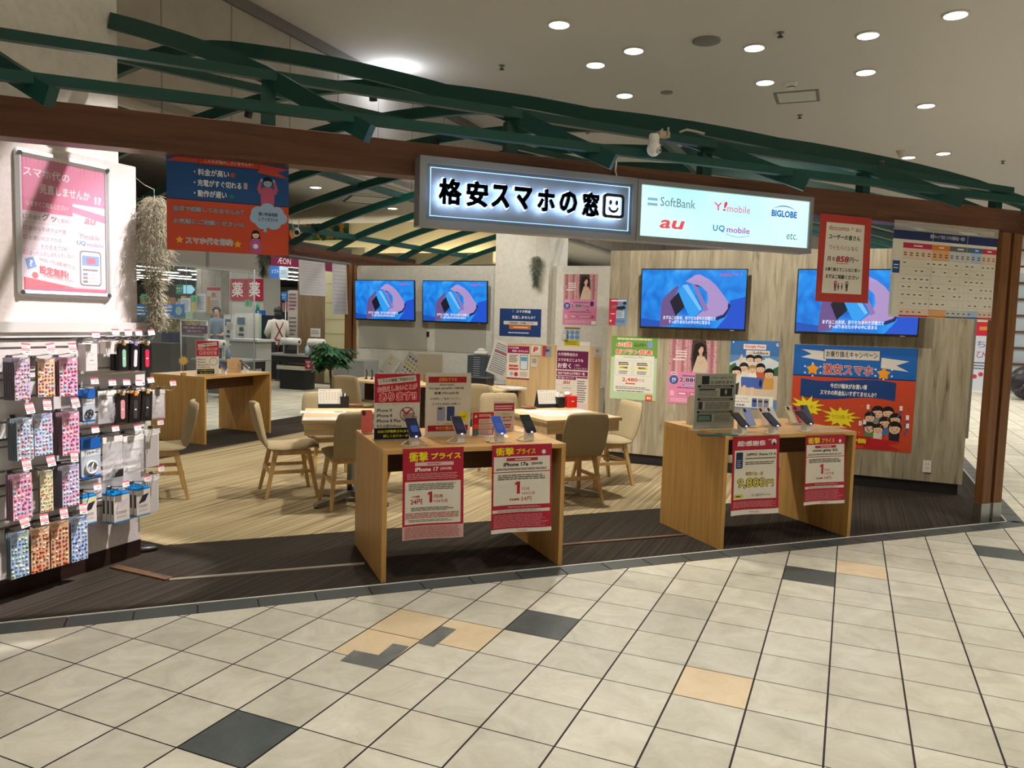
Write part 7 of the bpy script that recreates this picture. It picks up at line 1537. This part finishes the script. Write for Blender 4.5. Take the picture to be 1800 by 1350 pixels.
for k, (x, s_, c, lab) in enumerate(((401, sA+.35, (110, 130, 150), 'clear pump bottle on the packing table beside the purple notice'), (540, sB+.3, (150, 180, 190), 'clear pump bottle on the packing table by the plant'))):
    p = Sp(x, 628, s_); t = thing('pump_bottle', lab, 'bottle', (p.x, p.y, .70), 0, 'pump bottles'); b = MB(); b.lathe([(.045, 0), (.045, .15), (.02, .18), (.02, .20)], mat(c, .2), 14); b.build('bottle_body', t); b = MB(); b.tube([(0, 0, .2), (0, 0, .26), (.04, -.03, .26)], .01, M['white'], 8); b.build('pump', t)
sg('counter_card', 'small red bordered card under the packing table edge', 'card', sB-.05, 536, 632, 549, 648, '8a2038', lambda s: (s.lines(.15, .15, .85, .4, 2, 'e0c8cc', .5), s.c(.5, .65, .2, 'd8a0a8')))
t = thing('waste_bin', 'dark bin with cream lid under the packing table by the plant', 'bin', (0, 0, 0)); b = MB(); blk(b, sB+.1, 492, 534, 650, 680, .5, TBLK, 0.0); b.build('bin_body', t); b = MB(); blk(b, sB+.05, 486, 536, 643, 650, .6, mat((186, 178, 158), .5)); b.build('lid', t)
sg('table_card', 'small white card behind the bag rolls', 'card', sB+.9, 546, 577, 562, 592, 'c8c4bc', lambda s: s.lines(.1, .2, .9, .7, 3, '6a6664', .4), rod=2)

# fruit picture on the soffit and its neighbours
a, rz, w_, h_ = quad((505, 393), (612, 394), (505, 423), lambda x, y: Sp(x, y, 24.9)); s = Sheet(w_, h_, '28442c', .03, step=.006)
rf = random.Random(9); s.r(0, 0, .4, 1, '7a2c1c'); s.c(.20, .5, .16, 'd8844c', .6); s.c(.18, .35, .06, 'f0c090', .2)
for k in range(60): s.c(rf.uniform(.38, .97), rf.uniform(.1, .9), rf.uniform(.02, .05), rf.choice(['1c3a26', '2e6a40', '3c7c58', '6a8a3c', 'b0742c', 'c89030']))
s.done('fruit_picture', 'wide picture of fruit and vegetables high above the rear aisle', 'picture', a, rz)
# right side of the aisle: grid screen, low dark chair, upright banner
n0 = Zp(1783, 690, 0); d0 = Vector((n0.y, -n0.x, 0)).normalized()
t = thing('lattice_screen', 'brown lattice screen with frosted panes across the right aisle', 'screen', (n0.x, n0.y, 0), math.atan2(d0.y, d0.x)); WD = M['beam']
b = MB(); b.box((-.3, 0, .0), (6, .02, 3.1), mat((176, 188, 196), .4)); b.build('frosted_pane', t); b = MB()
for k in range(9): b.box((-.3, -.05, .3+.42*k), (6, .0, .35+.42*k), WD)
for k in range(6): b.box((-.3+1.2*k, -.06, 0), (-.22+1.2*k, .0, 3.4), WD)
b.build('lattice', t)
p = Zp(1793, 694, 0); t = thing('massage_chair', 'dark rounded seat at the far right beside the lattice screen', 'seat', (p.x*.93, p.y*.93, 0), -.3); b = MB(); b.ball((0.3, 0, .42), .48, mat((30, 26, 32), .4), 18, 12, (1.2, .8, .85)); b.ball((.1, -.2, .18), .3, mat((40, 36, 44), .4), 14, 8, (1.3, .7, .6)); b.build('seat_shell', t); b = MB(); b.tube([(-.28, -.3, .2), (-.1, -.38, .45), (.3, -.36, .5)], .05, mat((52, 48, 58), .35), 8); b.build('arm', t)
n1 = Zp(1727, 690, 0); rz = math.atan2(-n1.x, n1.y)
w_ = .62; s = Sheet(w_, 2.2, 'c8ccd8', .03, step=.004); s.r(0, 0, 1, .2, 'c4c0a8'); s.r(0, .2, 1, .36, 'c4203c'); s.r(.3, .1, .9, .18, 'd8c040'); s.lines(.2, .24, .8, .31, 1, 'd89040', .6, 3); s.t('ちょ', .15, .42, .85, .50, '6a6a90', .0); s.t('ひと', .15, .54, .85, .62, 'a05a80', .0); s.lines(.1, .66, .9, .76, 3, '5a5a70', .4)
for k in range(4): s.c(.15+.22*k, .84-.03*k, .09, 'c03a48')
o = s.done('aisle_banner', 'upright banner with red band far along the aisle behind the corner post', 'banner', (n1.x-.3*math.cos(rz), n1.y-.3*math.sin(rz), 2.25), rz)
b = MB(); b.box((.02, .0, -2.25), (.6, .4, -2.2), M['white']); ft = b.build('foot', o)

# ================================================================ people at the checkouts
SKIN = mat((206, 160, 134), .5, name='skin')
def person(lab, loc, rz, joints, faces_cfg, hair, shirt, trousers):
    t = thing('person', lab, 'person', loc, rz)
    V = [j[0] for j in joints]; E = [(j[1], i) for i, j in enumerate(joints) if j[1] is not None]
    me = bpy.data.meshes.new('body'); me.from_pydata(V, E, []); o = bpy.data.objects.new('body', me); COL.objects.link(o); o.parent = t
    me.materials.append(SKIN); sk = o.modifiers.new('skin', 'SKIN'); sk.use_smooth_shade = True
    for i, j in enumerate(joints): me.skin_vertices[0].data[i].radius = (j[2], j[3] if len(j) > 3 else j[2])
    me.skin_vertices[0].data[0].use_root = True; ss = o.modifiers.new('sub', 'SUBSURF'); ss.levels = 2; ss.render_levels = 2
    return t
def body_joints(arm_l, arm_r):
    J = [((0, 0, .93), None, .15, .11), ((0, .0, 1.08), 0, .135, .10), ((0, .0, 1.26), 1, .155, .105), ((0, 0, 1.38), 2, .12, .085), ((0, .005, 1.45), 3, .052), ((0, .015, 1.53), 4, .068, .08), ((0, .02, 1.61), 5, .072, .09), ((0, .01, 1.67), 6, .05, .06)]
    for sg_, P in ((-1, arm_l), (1, arm_r)):
        b0 = len(J); J.append(((sg_*.17, 0, 1.36), 3, .058)); J.append((P[0], b0, .044)); J.append((P[1], b0+1, .034)); J.append((P[2], b0+2, .03, .018))
        h_ = b0+3; w_ = Vector(P[2]); d = (w_-Vector(P[1])).normalized()
        sd = d.cross(Vector((0, 0, 1))).normalized()
        for k in range(4): J.append((tuple(w_+d*(.075-.006*abs(k-1.5))+sd*(k-1.5)*.018), h_, .009))
        J.append((tuple(w_+d*.03-sd*.045), h_, .010))
    for sg_ in (-1, 1):
        b0 = len(J); J.append(((sg_*.09, 0, .86), 0, .085, .095)); J.append(((sg_*.095, .01, .48), b0, .055, .06)); J.append(((sg_*.095, -.01, .10), b0+1, .04, .045)); J.append(((sg_*.1, .12, .035), b0+2, .04, .028))
    return J
def head_extras(t, hair, longhair=False):
    b = MB(); b.ball((0, .0, 1.625), .098, hair, 16, 10, (.98, 1.08, 1.02)); 
    if longhair: b.ball((0, -.045, 1.52), .085, hair, 14, 8, (1.15, .8, 1.7))
    b.v = [(v[0], min(v[1], .055+(v[2]-1.63)*.5) if v[2] < 1.70 else v[1], v[2]) for v in b.v]; b.build('hair', t)
    b = MB()
    for s_ in (-1, 1): b.ball((s_*.032, .098, 1.59), .010, mat((30, 24, 22), .3), 8, 6); b.ball((s_*.085, .01, 1.575), .022, SKIN, 8, 6, (.4, .8, 1.2))
    b.ball((0, .112, 1.56), .014, SKIN, 8, 6, (.8, 1, 1.3)); b.ball((0, .10, 1.525), .016, mat((160, 84, 80), .5), 8, 5, (1.3, .5, .4)); b.build('face', t)
def torso(t, m, name, z0, z1, sleeve=None, arms=None, rx=1.0):
    b = MB(); prof = [(.158, .112, .86), (.162, .118, .95), (.15, .112, 1.08), (.172, .125, 1.24), (.196, .125, 1.34), (.15, .105, 1.42), (.065, .065, 1.455)]
    V = []; n = 18; prof = [p for p in prof if z0 <= p[2] <= z1]
    for a_, c_, z in prof:
        for i in range(n): q = 2*PI*i/n; V.append((a_*rx*math.cos(q), c_*math.sin(q), z))
    b.add(V, [(k*n+i, k*n+(i+1) % n, k*n+n+(i+1) % n, k*n+n+i) for k in range(len(prof)-1) for i in range(n)], m, True)
    if arms:
        for s_, P in ((-1, arms[0]), (1, arms[1])): b.tube([(s_*.13, 0, 1.375), P[0], Vector(P[0]).lerp(Vector(P[1]), sleeve)], [.098, .070, .058], m, 12)
    b.build(name, t)
def trousers(t, m):
    b = MB()
    for s_ in (-1, 1): b.tube([(s_*.08, 0, .95), (s_*.09, 0, .8), (s_*.095, .01, .48), (s_*.095, -.01, .08)], [.10, .105, .075, .065], m, 14)
    b.build('trousers', t)
AL = [(-.22, .10, 1.12), (-.14, .30, 1.04), (-.08, .37, 1.05)]; AR = [(.22, .10, 1.12), (.14, .30, 1.04), (.08, .37, 1.05)]
pm = Sp(381, 560, 19.5); t = person('person in a grey blue shirt looking down behind the checkout', (pm.x, pm.y, 0), PI*.95, body_joints(AL, AR), None, None, None, None)
t.scale = (.95, .95, .95); head_extras(t, mat((30, 28, 28), .6)); torso(t, mat((104, 122, 142), .7), 'shirt', .86, 1.46, .55, (AL, AR), 1.06); trousers(t, mat((40, 42, 50), .7))
b = MB(); b.tube([(0, .05, 1.45), (.06, .03, 1.43), (0, -.06, 1.44), (-.06, .03, 1.43), (0, .05, 1.45)], .018, mat((120, 138, 158), .7), 8); b.build('collar', t)
pw = Sp(489, 560, 19.6); t = person('person seen from behind in a white blouse with crossed dark red apron straps', (pw.x, pw.y, 0), .15, body_joints(AL, AR), None, None, None, None)
t.scale = (.97, .97, .97); head_extras(t, mat((20, 17, 18), .5), True); torso(t, mat((206, 200, 190), .7), 'blouse', .86, 1.46, 1.0, (AL, AR), 1.06); trousers(t, mat((26, 24, 28), .7))
b = MB(); AP = mat((120, 24, 44), .6)
for s_ in (-1, 1): b.tube([(s_*.10, -.06, 1.42), (s_*.07, -.125, 1.33), (0, -.128, 1.18), (-s_*.08, -.122, 1.02), (-s_*.13, -.10, .96)], .012, AP, 8)
b.tube([(.165*math.cos(a), .122*math.sin(a), .97) for a in [2*PI*i/20 for i in range(21)]], .014, AP, 8); b.tube([(.0, -.13, .97), (-.03, -.14, .85), (-.035, -.135, .72)], .016, AP, 8); b.build('apron_straps', t)
